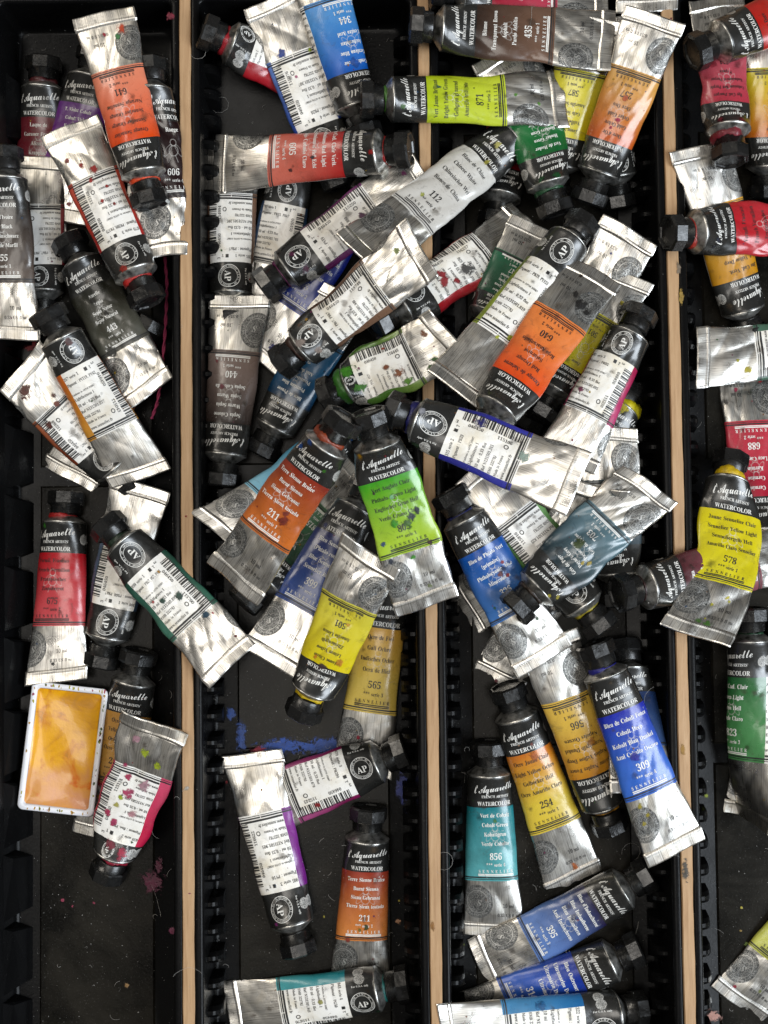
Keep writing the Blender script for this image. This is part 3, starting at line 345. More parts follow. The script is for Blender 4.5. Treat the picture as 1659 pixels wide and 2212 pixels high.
[32,[2,0,2,2,4,3,6,3,7,4,7,5,8,7,8,11,8,42,2,42,2,47,8,47,8,53,9,60,13,65,18,69,26,70,32,69,36,67,39,64,39,60,39,57,38,55,36,54,34,53,31,54,29,55,28,56,28,59,28,61,29,63,29,64,30,64,30,65,29,66,27,66,24,66,23,64,22,62,22,59,22,47,31,47,31,42,22,42,22,10,23,6,24,4,26,3,30,2,30,0],[15,17,16,15,18,17,14,35,15,35,18,15,35,34,18,34,19,18,14,36,35,33,19,34,14,37,36,13,37,14,32,19,33,31,19,32,13,38,37,30,19,31,30,20,19,29,20,30,13,39,38,28,20,29,12,39,13,28,21,20,27,21,28,12,40,39,27,22,21,26,22,27,26,23,22,25,23,26,25,24,23,11,40,12,9,11,10,9,40,11,9,41,40,9,42,41,8,42,9,7,43,8,43,42,8,7,44,43,6,44,7,6,45,44,5,45,6,5,46,45,4,46,5,3,46,4,3,47,46,2,47,3,2,48,47,1,48,2,0,48,1,0,49,48]],
[49,[22,-21,13,-20,7,-18,3,-15,2,-11,4,-7,10,-4,5,0,4,5,4,8,6,11,10,14,15,17,6,23,3,32,4,36,6,40,9,43,13,46,18,47,24,48,29,47,35,46,48,46,48,40,40,40,43,36,44,31,43,26,41,23,39,20,35,17,31,16,26,15,25,15,24,16,22,16,21,16,19,15,17,14,16,13,15,11,17,8,21,7,26,7,33,7,39,6,43,4,45,2,47,-1,47,-6,46,-12,41,-17,33,-20,24,19,27,19,29,22,30,26,30,32,30,37,29,41,27,44,24,45,21,44,19,41,17,37,17,32,17,26,19,22,21,19,24,-17,36,-16,39,-10,39,-8,37,-6,35,-5,31,-5,15,-5,12,-8,11,-11,12,-13,14,-16,18,-17],[19,21,20,18,21,19,18,22,21,17,22,18,17,62,22,62,23,22,62,24,23,17,63,62,61,24,62,17,64,63,60,24,61,16,64,17,16,65,64,59,25,60,25,24,60,59,26,25,15,65,16,15,66,65,58,26,59,14,66,15,58,27,26,13,66,14,13,67,66,57,27,58,57,28,27,57,29,28,13,68,67,56,29,57,56,30,29,12,68,13,12,69,68,55,30,56,55,31,30,12,54,69,54,31,55,12,31,54,12,32,31,11,38,12,38,37,12,37,32,12,37,36,32,36,33,32,35,33,36,34,33,35,11,39,38,11,40,39,10,40,11,10,41,40,9,41,10,9,42,41,9,43,42,8,43,9,8,44,43,8,45,44,8,46,45,8,47,46,7,47,8,7,48,47,7,49,48,6,49,7,6,50,49,5,77,6,77,76,6,76,50,6,5,78,77,75,50,76,74,50,75,74,51,50,73,51,74,4,78,5,72,51,73,4,79,78,71,51,72,4,80,79,3,80,4,71,52,51,3,81,80,2,81,3,2,82,81,70,52,71,70,53,52,2,70,82,2,53,70,1,53,2,1,0,53]],
[57,[3,0,3,2,5,3,7,4,8,6,8,8,8,60,8,63,7,64,5,65,3,66,3,68,22,68,22,40,29,46,36,48,46,44,50,32,50,8,50,6,51,4,52,3,54,2,54,0,30,0,30,2,31,2,34,4,35,8,35,33,35,36,34,39,33,40,30,41,26,39,22,35,22,8,22,6,23,4,25,3,27,2,27,0],[10,12,11,10,9,12,9,8,12,8,13,12,7,13,8,6,13,7,5,13,6,14,16,15,13,16,14,13,33,16,33,32,16,32,17,16,13,34,33,31,17,32,5,35,13,35,34,13,30,17,31,29,17,30,5,36,35,28,17,29,28,18,17,4,36,5,4,37,36,27,18,28,27,19,18,4,38,37,27,20,19,3,38,4,26,20,27,3,39,38,26,21,20,2,39,3,2,40,39,26,22,21,1,40,2,0,40,1,0,41,40,24,26,25,24,22,26,24,23,22]],
[30,[3,0,3,2,5,3,7,4,8,6,8,8,8,38,8,41,7,43,6,44,3,44,3,47,22,47,22,8,22,6,23,4,25,3,27,2,27,0,15,54,12,55,10,56,8,59,8,62,8,65,10,67,12,69,15,70,18,69,21,67,22,65,23,62,22,59,20,56,18,55],[26,28,27,25,28,26,25,29,28,24,29,25,24,30,29,23,30,24,23,31,30,22,31,23,22,32,31,21,32,22,21,33,32,20,33,21,20,34,33,19,34,20,10,12,11,10,9,12,9,8,12,8,13,12,7,13,8,6,13,7,5,13,6,4,13,5,4,14,13,4,15,14,3,15,4,3,16,15,2,16,3,2,17,16,1,17,2,0,17,1,0,18,17]],
[31,[5,-21,2,-21,-2,-20,-4,-18,-7,-16,-8,-13,-8,-10,-8,-8,-7,-6,-5,-5,-2,-4,0,-5,2,-6,4,-8,4,-10,4,-11,3,-13,2,-15,2,-17,5,-18,7,-17,9,-15,9,-12,10,-8,10,37,9,41,8,43,6,44,3,44,3,47,24,47,24,-3,23,-11,19,-17,13,-20,16,54,13,55,11,57,9,59,8,62,9,65,11,67,13,69,16,70,19,69,21,67,23,65,24,62,23,59,21,57,19,55],[42,44,43,41,44,42,41,45,44,40,45,41,40,46,45,39,46,40,39,47,46,38,47,39,38,48,47,38,49,48,37,49,38,37,50,49,36,50,37,36,35,50,28,30,29,28,27,30,27,26,30,26,25,30,25,31,30,24,31,25,23,31,24,23,32,31,9,11,10,9,12,11,8,12,9,8,13,12,7,13,8,7,14,13,6,14,7,22,32,23,6,15,14,5,15,6,22,33,32,5,16,15,21,33,22,5,17,16,4,17,5,20,33,21,4,18,17,3,18,4,20,34,33,19,34,20,3,19,18,3,34,19,2,34,3,1,34,2,1,0,34]],
[54,[3,0,3,2,5,3,7,4,8,6,8,8,8,60,8,63,7,64,6,65,3,66,3,68,22,68,22,25,34,37,36,40,37,42,35,43,31,44,31,47,52,47,52,44,46,43,41,39,33,31,52,5,54,3,56,2,56,0,32,0,32,2,33,2,35,3,36,5,36,6,35,7,24,22,22,20,22,8,22,6,23,4,25,3,27,2,27,0],[10,12,11,10,9,12,9,8,12,8,13,12,7,13,8,6,13,7,5,13,6,18,20,19,18,21,20,17,21,18,17,22,21,16,22,17,16,23,22,15,23,16,14,23,15,14,24,23,13,24,14,13,25,24,5,36,13,36,25,13,5,37,36,35,25,36,5,38,37,4,38,5,4,39,38,34,25,35,33,25,34,4,40,39,3,40,4,33,26,25,32,26,33,3,41,40,2,41,3,32,27,26,31,27,32,2,42,41,1,42,2,0,42,1,0,43,42,29,31,30,29,27,31,29,28,27]],
[30,[3,0,3,2,5,3,7,4,8,6,8,8,8,60,8,62,7,64,6,65,3,66,3,68,22,68,22,8,22,6,23,4,25,3,27,2,27,0],[10,12,11,10,9,12,9,8,12,8,7,12,7,13,12,6,13,7,5,13,6,4,13,5,4,14,13,4,15,14,3,15,4,3,16,15,2,16,3,2,17,16,1,17,2,0,17,1,0,18,17]],
[83,[3,0,3,2,5,3,7,4,8,6,8,8,8,38,8,41,7,43,5,44,3,44,3,47,22,47,22,40,28,46,36,48,44,46,48,39,55,46,63,48,72,44,76,32,76,8,76,6,77,4,78,3,80,2,80,0,57,0,57,2,59,3,60,4,61,6,61,8,61,33,61,36,61,39,59,40,57,41,52,39,49,36,49,8,49,6,50,4,51,3,53,2,53,0,30,0,30,2,32,3,34,4,35,6,35,8,35,33,35,36,34,39,32,40,30,41,26,39,22,35,22,8,22,6,23,4,24,3,27,2,27,0],[14,16,15,18,20,19,10,12,11,10,9,12,9,13,12,13,16,14,13,57,16,57,17,16,17,20,18,17,38,20,38,37,20,37,21,20,8,13,9,7,13,8,13,58,57,56,17,57,17,39,38,6,13,7,36,21,37,55,17,56,6,58,13,17,40,39,6,59,58,55,40,17,35,21,36,54,40,55,5,59,6,34,21,35,53,40,54,53,41,40,5,60,59,52,41,53,33,21,34,33,22,21,4,60,5,4,61,60,51,41,52,51,42,41,32,22,33,32,23,22,4,62,61,50,42,51,50,43,42,31,23,32,31,24,23,3,62,4,3,63,62,49,43,50,49,44,43,30,24,31,30,25,24,2,63,3,2,64,63,48,44,49,48,45,44,29,25,30,29,26,25,1,64,2,0,64,1,0,65,64,47,45,48,47,46,45,28,26,29,28,27,26]],
[57,[3,0,3,2,5,3,7,4,8,6,8,8,8,38,8,41,7,43,5,44,3,44,3,47,22,47,22,40,29,46,36,48,46,44,50,32,50,8,50,6,51,4,52,3,54,2,54,0,30,0,30,2,31,2,34,4,35,8,35,33,35,36,34,39,33,40,30,41,26,39,22,35,22,8,22,6,23,4,25,3,27,2,27,0],[14,16,15,10,12,11,10,9,12,9,13,12,13,16,14,13,33,16,33,32,16,32,17,16,8,13,9,7,13,8,13,34,33,6,13,7,31,17,32,6,34,13,6,35,34,30,17,31,5,35,6,29,17,30,5,36,35,28,17,29,28,18,17,4,36,5,4,37,36,27,18,28,27,19,18,4,38,37,27,20,19,3,38,4,26,20,27,3,39,38,26,21,20,2,39,3,2,40,39,26,22,21,1,40,2,0,40,1,0,41,40,24,26,25,24,22,26,24,23,22]],
[50,[25,-2,19,-1,14,2,9,6,6,11,4,16,3,23,4,30,6,36,9,41,14,45,19,47,25,48,31,47,37,45,41,41,45,36,47,30,48,23,47,16,45,10,41,5,37,2,31,-1,25,2,29,3,31,6,32,8,33,12,33,17,33,23,32,34,31,41,29,44,25,45,22,44,19,41,18,34,18,23,18,17,18,12,18,8,19,6,22,3],[11,13,12,11,14,13,10,34,11,34,14,11,10,35,34,33,14,34,33,15,14,9,35,10,9,36,35,32,15,33,32,16,15,8,36,9,8,37,36,31,16,32,31,17,16,7,37,8,30,17,31,7,38,37,30,18,17,6,38,7,6,39,38,5,39,6,29,18,30,29,19,18,5,40,39,28,19,29,4,40,5,28,20,19,4,41,40,27,20,28,3,41,4,27,21,20,3,42,41,26,21,27,3,43,42,25,21,26,2,43,3,25,22,21,2,24,43,24,22,25,1,24,2,1,22,24,1,23,22,0,23,1]],
[56,[3,-21,3,-19,5,-18,6,-18,7,-17,8,-15,8,-13,8,-10,8,36,8,40,7,42,5,44,3,44,3,47,21,47,21,39,27,46,35,48,40,47,44,45,48,41,50,36,52,30,52,24,52,17,50,11,47,6,44,2,39,-1,34,-2,27,0,22,5,22,-9,22,-12,23,-15,24,-17,25,-18,27,-18,30,-18,30,-21,29,4,33,5,36,9,37,15,38,23,37,31,36,37,34,41,30,42,26,40,22,35,22,10,25,6],[16,18,17,16,19,18,12,14,13,12,11,14,11,15,14,15,48,16,48,19,16,48,20,19,10,15,11,9,15,10,15,49,48,47,20,48,47,21,20,46,21,47,8,15,9,15,50,49,8,50,15,45,21,46,7,50,8,45,22,21,7,51,50,44,22,45,44,23,22,44,24,23,43,24,44,43,25,24,42,25,43,42,26,25,7,31,51,31,52,51,41,26,42,31,40,52,41,27,26,40,27,41,7,32,31,30,40,31,30,27,40,30,28,27,29,28,30,7,33,32,6,33,7,6,34,33,5,34,6,5,35,34,4,35,5,3,35,4,3,36,35,2,36,3,2,37,36,2,38,37,1,38,2,1,39,38,0,39,1]],
[55,[26,-21,26,-18,30,-18,32,-17,33,-15,34,-12,34,4,28,0,21,-1,16,-1,12,2,8,5,5,10,4,15,3,22,4,29,6,35,9,40,14,44,19,47,25,48,32,46,39,42,46,48,48,48,48,-12,48,-15,49,-17,50,-18,53,-18,53,-21,27,4,29,5,31,6,33,8,34,10,34,36,32,42,27,44,23,43,20,39,18,33,18,23,18,15,20,9,22,6],[22,24,23,22,25,24,19,21,20,18,21,19,18,38,21,38,22,21,17,38,18,17,39,38,37,22,38,17,40,39,36,22,37,36,25,22,16,40,17,16,41,40,35,25,36,15,41,16,15,42,41,14,42,15,14,43,42,13,43,14,12,43,13,12,44,43,34,25,35,11,44,12,11,45,44,33,6,34,6,25,34,32,6,33,11,31,45,10,31,11,31,6,32,10,6,31,10,7,6,5,25,6,9,7,10,9,8,7,4,25,5,4,26,25,4,27,26,3,27,4,3,28,27,2,28,3,1,28,2,1,29,28,0,29,1,0,30,29]],
[43,[3,0,3,2,5,3,7,4,8,6,8,8,8,38,8,41,7,43,6,44,3,44,3,47,22,47,22,38,25,42,28,45,32,47,35,48,39,47,41,46,43,43,43,40,43,37,42,35,40,34,37,33,35,34,33,35,32,36,31,37,30,39,28,39,26,38,24,36,23,33,22,29,22,8,23,6,24,4,26,3,30,2,30,0],[16,18,17,16,19,18,15,19,16,10,12,11,10,9,12,9,13,12,15,20,19,14,20,15,8,13,9,14,21,20,7,13,8,13,31,14,31,21,14,6,13,7,31,22,21,13,32,31,30,22,31,29,22,30,13,33,32,5,13,6,5,33,13,28,22,29,28,23,22,5,34,33,27,23,28,27,24,23,26,24,27,26,25,24,5,35,34,5,36,35,4,36,5,4,37,36,3,37,4,3,38,37,2,38,3,2,39,38,1,39,2,1,40,39,0,40,1,0,41,40]],
[43,[23,-2,18,-1,13,1,12,1,11,1,9,1,8,-1,5,-1,5,16,8,16,10,10,13,6,17,3,21,2,24,3,27,4,28,6,29,9,27,13,23,16,16,19,11,22,8,25,6,29,6,33,7,39,10,44,15,47,21,48,23,48,25,47,27,47,30,46,31,46,32,46,33,46,35,48,37,48,37,33,34,33,32,38,29,42,26,44,22,44,20,44,17,43,16,41,16,39,16,37,17,35,19,33,22,32,29,28,33,26,36,23,38,19,39,14,37,8,34,3,29,0],[27,29,28,35,37,36,35,38,37,27,30,29,27,31,30,27,32,31,26,32,27,34,38,35,26,33,32,26,34,33,26,43,34,43,42,34,42,41,34,41,38,34,26,44,43,26,45,44,25,45,26,25,46,45,40,38,41,25,47,46,25,48,47,24,48,25,39,38,40,24,49,48,24,50,49,24,51,50,23,51,24,23,52,51,22,52,23,22,53,52,22,54,53,21,54,22,21,55,54,20,55,21,19,55,20,19,56,55,7,9,8,7,10,9,18,56,19,18,57,56,17,57,18,7,11,10,16,57,17,16,58,57,15,58,16,7,5,11,5,4,11,4,12,11,14,58,15,4,13,12,14,59,58,13,59,14,4,3,13,3,59,13,2,59,3,1,59,2,7,6,5,1,0,59]],
[34,[19,-1,13,-1,10,2,8,5,7,11,7,42,3,42,3,45,9,50,13,55,17,60,19,64,22,64,22,47,31,47,31,42,22,42,22,12,22,10,22,8,23,6,25,6,28,7,31,11,33,10,27,1],[10,12,11,10,13,12,9,13,10,8,13,9,7,13,8,7,14,13,7,15,14,6,15,7,5,15,6,4,16,5,16,15,5,4,17,16,4,18,17,22,24,23,3,18,4,22,25,24,3,19,18,3,20,19,21,25,22,3,21,20,3,25,21,2,25,3,1,25,2,1,0,25]],
[56,[20,-2,14,0,10,3,8,8,7,15,7,37,7,40,6,42,4,44,2,44,2,47,21,47,21,11,22,9,23,7,24,6,26,5,31,6,34,10,34,37,34,40,33,43,31,44,28,44,28,47,49,47,49,10,49,8,50,6,51,5,54,4,54,2,45,1,34,-2,34,6,31,3,28,1,24,-1],[9,11,10,9,8,11,8,7,11,7,12,11,23,25,24,23,22,25,22,21,25,21,26,25,20,26,21,6,12,7,19,26,20,5,12,6,4,12,5,18,26,19,3,12,4,3,13,12,18,27,26,17,27,18,3,14,13,17,28,27,2,14,3,2,15,14,16,34,17,34,28,17,16,35,34,33,28,34,33,29,28,2,16,15,2,35,16,33,30,29,33,32,30,32,31,30,2,36,35,1,36,2,1,37,36,0,37,1]],
[46,[21,-2,6,37,4,40,3,42,2,44,0,44,0,47,25,47,25,44,23,44,20,43,19,41,20,40,28,18,35,38,36,40,36,41,35,43,31,44,31,47,46,47,46,44,43,43,42,42,40,40,39,36,24,-2],[5,7,6,5,9,7,9,8,7,18,20,19,18,21,20,18,22,21,5,10,9,17,22,18,4,10,5,3,10,4,3,11,10,17,23,22,16,23,17,2,11,3,16,24,23,2,12,11,15,24,16,2,13,12,1,13,2,14,24,15,14,25,24,13,25,14,0,13,1,13,26,25,0,26,13]],
[65,[18,-2,3,40,2,41,1,43,0,44,-2,44,-2,47,21,47,21,44,19,44,18,43,17,43,17,41,17,40,18,39,18,38,25,19,32,35,30,40,29,42,28,43,27,44,25,44,25,47,48,47,48,44,45,43,44,41,44,40,45,40,45,39,50,21,57,38,58,40,58,41,58,43,57,43,56,44,53,44,53,47,67,47,67,44,65,44,64,43,63,41,62,39,46,-2,43,-2,33,30,21,-2],[5,7,6,5,8,7,22,24,23,22,25,24,38,40,39,38,41,40,21,25,22,37,41,38,37,42,41,4,8,5,4,9,8,21,26,25,20,26,21,36,42,37,4,10,9,36,43,42,3,10,4,3,11,10,35,43,36,19,26,20,19,27,26,2,11,3,35,44,43,2,12,11,34,44,35,18,27,19,1,12,2,33,44,34,18,28,27,33,45,44,1,13,12,18,29,28,32,45,33,17,29,18,1,14,13,17,30,29,0,14,1,17,31,30,0,15,14,32,46,45,31,46,32,0,16,15,16,48,17,48,31,17,16,49,48,47,31,48,47,46,31,0,49,16]],
[48,[1,0,1,2,5,4,9,8,18,20,6,39,4,43,1,44,1,47,25,47,25,44,22,44,21,42,21,41,22,39,28,31,34,38,35,40,35,42,35,43,34,44,33,44,30,44,30,47,47,47,47,44,42,42,38,38,30,28,44,5,45,4,45,3,46,3,48,2,48,0,23,0,23,2,25,3,27,3,28,4,28,5,27,6,26,9,21,17,15,9,13,7,13,5,14,3,17,2,18,2,18,0],[7,9,8,7,10,9,22,24,23,22,25,24,22,21,25,21,26,25,7,11,10,6,11,7,20,26,21,6,12,11,19,26,20,18,26,19,5,12,6,18,27,26,5,13,12,17,27,18,5,14,13,16,27,17,4,14,5,4,15,14,15,27,16,15,28,27,4,28,15,4,29,28,3,43,4,43,29,4,3,44,43,42,29,43,3,45,44,41,29,42,2,45,3,2,46,45,40,29,41,40,30,29,2,47,46,39,30,40,1,47,2,39,31,30,38,31,39,38,32,31,1,48,47,37,32,38,37,33,32,36,33,37,35,33,36,35,34,33,0,48,1,0,49,48,0,50,49]],
[45,[8,-21,4,-20,2,-19,0,-16,-1,-13,-1,-10,1,-8,3,-6,5,-6,8,-6,10,-7,11,-9,11,-11,11,-12,11,-13,12,-14,13,-15,15,-14,17,-11,18,-9,19,-7,20,-4,21,-1,5,38,5,40,4,41,3,42,2,43,1,44,-1,44,-1,47,24,47,24,44,22,44,20,43,19,41,19,40,20,39,20,38,28,18,35,36,35,38,35,39,36,40,36,41,35,43,34,43,33,44,30,44,30,47,45,47,45,44,43,44,42,42,40,40,39,36,24,-4,22,-10,19,-14,17,-18,14,-20,11,-21],[29,31,30,29,32,31,48,50,49,48,51,50,28,32,29,28,33,32,47,51,48,47,52,51,46,52,47,28,34,33,27,34,28,46,53,52,45,53,46,26,34,27,26,35,34,44,53,45,25,35,26,44,54,53,24,35,25,43,54,44,24,36,35,42,54,43,24,37,36,42,55,54,23,37,24,23,38,37,41,55,42,23,39,38,40,55,41,22,39,23,40,56,55,39,56,40,22,56,39,21,56,22,21,57,56,20,57,21,7,9,8,7,10,9,6,10,7,19,57,20,6,11,10,5,11,6,18,57,19,5,12,11,18,58,57,4,12,5,17,58,18,4,13,12,4,14,13,3,14,4,3,15,14,16,58,17,16,59,58,3,16,15,3,59,16,2,59,3,2,60,59,1,60,2,1,61,60,0,61,1]],
[44,[2,0,2,2,25,43,19,43,14,43,11,41,8,37,7,32,4,32,5,47,41,47,41,44,19,4,23,4,29,4,33,7,37,10,39,16,41,16,40,0],[8,5,9,5,4,9,4,10,9,4,3,10,3,11,10,3,2,11,2,12,11,1,12,2,8,6,5,8,7,6,16,18,17,16,19,18,15,19,16,14,19,15,13,19,14,1,13,12,1,19,13,0,19,1]],
[56,[28,-1,20,0,14,4,9,9,6,17,4,26,3,36,4,47,6,56,9,63,14,68,20,72,28,73,36,72,42,68,47,63,50,56,52,47,53,36,52,26,50,17,47,9,42,4,36,0,28,6,33,8,36,14,37,23,37,36,37,49,36,58,33,64,28,66,24,64,21,58,19,49,19,36,19,23,21,14,24,8],[11,13,12,10,13,11,10,14,13,9,32,10,32,14,10,32,15,14,9,33,32,31,15,32,9,34,33,30,15,31,8,34,9,30,16,15,8,35,34,29,16,30,7,35,8,29,17,16,7,36,35,28,17,29,6,36,7,28,18,17,5,36,6,5,37,36,27,18,28,27,19,18,4,37,5,27,20,19,4,38,37,26,20,27,3,38,4,26,21,20,3,39,38,25,21,26,2,39,3,25,22,21,2,24,39,24,22,25,2,22,24,1,22,2,1,23,22,0,23,1]],
[56,[10,0,10,5,18,5,20,6,22,7,23,9,23,12,23,62,19,58,16,55,13,53,10,52,8,52,6,54,5,56,4,59,7,60,11,62,15,64,20,67,27,72,38,72,38,12,38,9,39,7,41,6,43,5,51,5,51,0],[19,21,20,19,7,21,7,22,21,18,7,19,17,7,18,17,8,7,6,22,7,16,8,17,15,8,16,14,8,15,14,9,8,13,9,14,13,10,9,12,10,13,12,11,10,5,22,6,5,23,22,5,24,23,4,24,5,4,25,24,3,25,4,3,26,25,2,26,3,0,2,1,0,26,2,0,27,26,0,28,27]],
[56,[4,0,4,10,18,26,24,32,28,37,31,42,33,46,34,51,34,56,33,61,32,64,29,66,26,67,22,66,19,62,17,57,17,49,12,50,8,52,5,55,4,59,5,63,6,66,9,69,14,71,19,72,26,73,36,72,43,68,48,63,49,56,49,53,48,49,46,46,44,42,40,38,36,33,30,27,23,21,13,11,37,11,39,12,42,13,44,15,45,18,46,21,52,21,51,0],[25,27,26,24,27,25,24,28,27,23,28,24,22,28,23,22,12,28,12,29,28,22,13,12,11,29,12,10,29,11,21,13,22,21,14,13,9,29,10,9,30,29,20,14,21,20,15,14,8,30,9,19,15,20,19,16,15,8,31,30,7,31,8,18,16,19,7,32,31,17,16,18,6,32,7,6,33,32,5,33,6,5,34,33,5,35,34,4,35,5,4,36,35,3,36,4,3,37,36,2,37,3,2,38,37,1,38,2,44,46,45,44,47,46,1,39,38,43,47,44,42,47,43,41,47,42,40,47,41,1,40,39,1,47,40,0,47,1]],
[56,[24,-1,18,-1,12,1,8,3,5,5,3,8,3,11,3,14,5,17,8,18,11,19,12,13,15,9,19,7,24,6,27,6,30,7,32,9,34,12,36,16,36,21,35,26,32,30,27,33,21,34,14,34,14,40,21,40,27,41,31,44,33,49,34,55,33,60,32,64,29,66,25,67,22,66,20,65,18,62,17,59,17,55,17,51,11,52,7,53,4,56,4,60,5,65,9,69,16,72,26,73,36,72,43,69,48,63,49,57,48,50,45,45,40,41,34,38,38,37,42,36,46,33,49,30,51,26,52,21,51,15,49,10,47,7,43,4,39,2,35,0,30,-1],[48,50,49,47,50,48,47,51,50,46,51,47,46,35,51,35,52,51,46,36,35,34,52,35,46,37,36,33,52,34,45,37,46,45,38,37,32,52,33,32,53,52,45,39,38,44,39,45,31,53,32,44,40,39,31,54,53,43,40,44,30,54,31,43,41,40,42,41,43,30,55,54,29,55,30,29,56,55,28,56,29,27,56,28,27,57,56,25,27,26,25,57,27,25,58,57,25,59,58,25,24,59,24,60,59,23,60,24,23,61,60,22,61,23,21,61,22,21,62,61,20,62,21,20,63,62,19,63,20,19,64,63,9,11,10,8,11,9,7,11,8,18,64,19,18,65,64,6,11,7,6,12,11,17,65,18,5,12,6,17,66,65,5,13,12,16,66,17,4,13,5,15,66,16,4,14,13,15,67,66,14,67,15,4,67,14,3,67,4,3,68,67,2,68,3,2,69,68,1,69,2,1,70,69,0,70,1]],
[56,[18,0,18,5,21,5,24,6,27,7,29,9,29,13,29,19,1,19,1,25,30,72,44,72,44,25,54,25,54,19,44,19,44,13,45,9,46,7,49,6,52,5,53,5,53,0,8,25,29,25,29,43,29,48,29,53,30,58,30,62,29,61,28,59,27,57,26,55,25,53,24,51,23,49,22,48],[9,29,10,29,11,10,29,12,11,9,30,29,28,12,29,9,31,30,9,32,31,27,12,28,9,33,32,9,34,33,9,35,34,26,12,27,9,36,35,9,37,36,9,23,37,25,12,26,24,12,25,9,24,23,9,12,24,9,13,12,9,14,13,8,14,9,7,14,8,6,15,7,15,14,7,6,16,15,5,16,6,5,17,16,4,17,5,4,18,17,3,18,4,3,19,18,2,19,3,2,20,19,0,2,1,0,20,2,0,21,20,0,22,21]],
[56,[25,-1,18,-1,13,1,9,3,6,5,5,8,4,11,5,14,6,16,9,18,12,18,12,15,13,12,15,10,17,8,19,6,23,6,26,6,29,8,32,9,34,12,35,17,36,22,35,29,32,33,28,36,22,37,18,37,16,37,13,36,11,35,6,37,9,72,47,72,48,54,42,54,41,57,41,59,40,60,39,61,37,61,16,61,14,42,16,43,19,43,22,44,25,44,36,42,44,38,49,32,51,22,50,16,49,11,46,7,42,4,38,2,34,0,29,-1],[31,41,32,41,33,32,41,40,33,40,39,33,39,38,33,38,34,33,31,42,41,37,34,38,36,34,37,35,34,36,45,47,46,44,47,45,43,47,44,42,47,43,42,48,47,31,48,42,31,26,48,26,25,48,25,49,48,30,29,31,29,28,31,28,27,31,27,26,31,24,49,25,23,49,24,23,50,49,22,50,23,21,50,22,21,51,50,9,11,10,8,11,9,20,51,21,7,11,8,20,52,51,7,12,11,6,12,7,6,13,12,19,52,20,5,13,6,19,53,52,5,14,13,18,53,19,4,14,5,4,15,14,17,53,18,17,54,53,4,16,15,16,54,17,4,54,16,3,54,4,3,55,54,2,55,3,2,56,55,1,56,2,1,57,56,0,57,1]],
[56,[30,-1,23,0,16,3,11,7,8,14,5,23,5,33,5,41,6,49,8,56,12,61,16,66,21,70,26,72,33,73,39,73,44,71,47,70,49,67,51,65,51,62,50,59,48,56,45,55,39,54,39,57,38,60,38,63,36,65,35,67,32,67,27,65,23,60,20,52,19,40,21,42,24,43,28,44,33,44,41,43,47,39,51,32,53,23,51,13,47,6,40,1,30,6,33,7,36,10,38,15,38,22,38,29,36,34,33,37,29,38,26,38,23,36,20,35,19,33,20,21,22,12,26,7],[13,15,14,13,16,15,12,16,13,12,17,16,11,17,12,11,30,17,30,18,17,30,19,18,11,31,30,29,19,30,28,19,29,10,31,11,10,32,31,27,19,28,27,20,19,26,20,27,26,21,20,9,32,10,9,33,32,25,21,26,25,22,21,24,22,25,24,23,22,8,33,9,8,34,33,7,34,8,37,39,38,36,39,37,35,39,36,35,40,39,34,40,35,6,34,7,6,55,34,55,54,34,54,40,34,54,53,40,53,41,40,6,56,55,52,41,53,6,57,56,6,58,57,51,41,52,5,58,6,5,59,58,51,42,41,50,42,51,50,43,42,4,59,5,49,43,50,4,60,59,48,43,49,3,60,4,48,44,43,3,61,60,47,44,48,2,61,3,2,46,61,46,44,47,46,45,44,2,45,46,1,45,2,1,0,45]],
[56,[17,0,43,61,17,61,13,60,11,56,10,51,4,51,5,72,53,72,53,67,25,0],[6,3,7,3,2,7,2,8,7,2,9,8,2,1,9,1,10,9,0,10,1,6,4,3,6,5,4]],
[56,[28,-1,20,0,14,2,9,5,6,9,4,13,3,18,4,24,7,29,12,33,18,36,12,40,9,44,6,49,5,55,6,59,8,64,11,67,15,70,21,72,29,73,38,72,45,68,49,62,50,55,49,50,46,46,42,42,37,39,44,35,49,30,52,25,53,19,52,11,46,4,38,0,30,42,34,45,36,48,37,51,37,56,37,58,36,61,35,63,33,65,31,67,28,67,24,66,22,64,20,60,20,56,20,51,22,48,26,45,28,5,33,6,36,8,39,12,39,17,38,22,36,26,31,29,25,32,21,30,19,27,17,23,17,18,17,13,20,8,23,6],[19,21,20,18,21,19,18,22,21,17,22,18,17,46,22,46,45,22,45,23,22,16,46,17,16,47,46,44,23,45,16,48,47,43,23,44,16,49,48,15,49,16,42,23,43,42,24,23,41,24,42,15,50,49,14,50,15,40,24,41,14,51,50,39,24,40,39,25,24,13,51,14,13,52,51,38,25,39,38,26,25,12,52,13,12,53,52,37,26,38,37,27,26,12,36,53,36,27,37,11,36,12,11,27,36,11,28,27,10,28,11,10,29,28,9,29,10,9,62,29,62,30,29,8,62,9,8,63,62,61,30,62,61,31,30,8,64,63,7,64,8,60,31,61,7,65,64,59,31,60,59,32,31,6,65,7,6,66,65,58,32,59,58,33,32,5,66,6,5,67,66,57,33,58,4,67,5,4,68,67,56,33,57,56,34,33,3,68,4,3,69,68,55,34,56,3,54,69,54,34,55,3,34,54,2,34,3,2,35,34,1,35,2,1,0,35]],
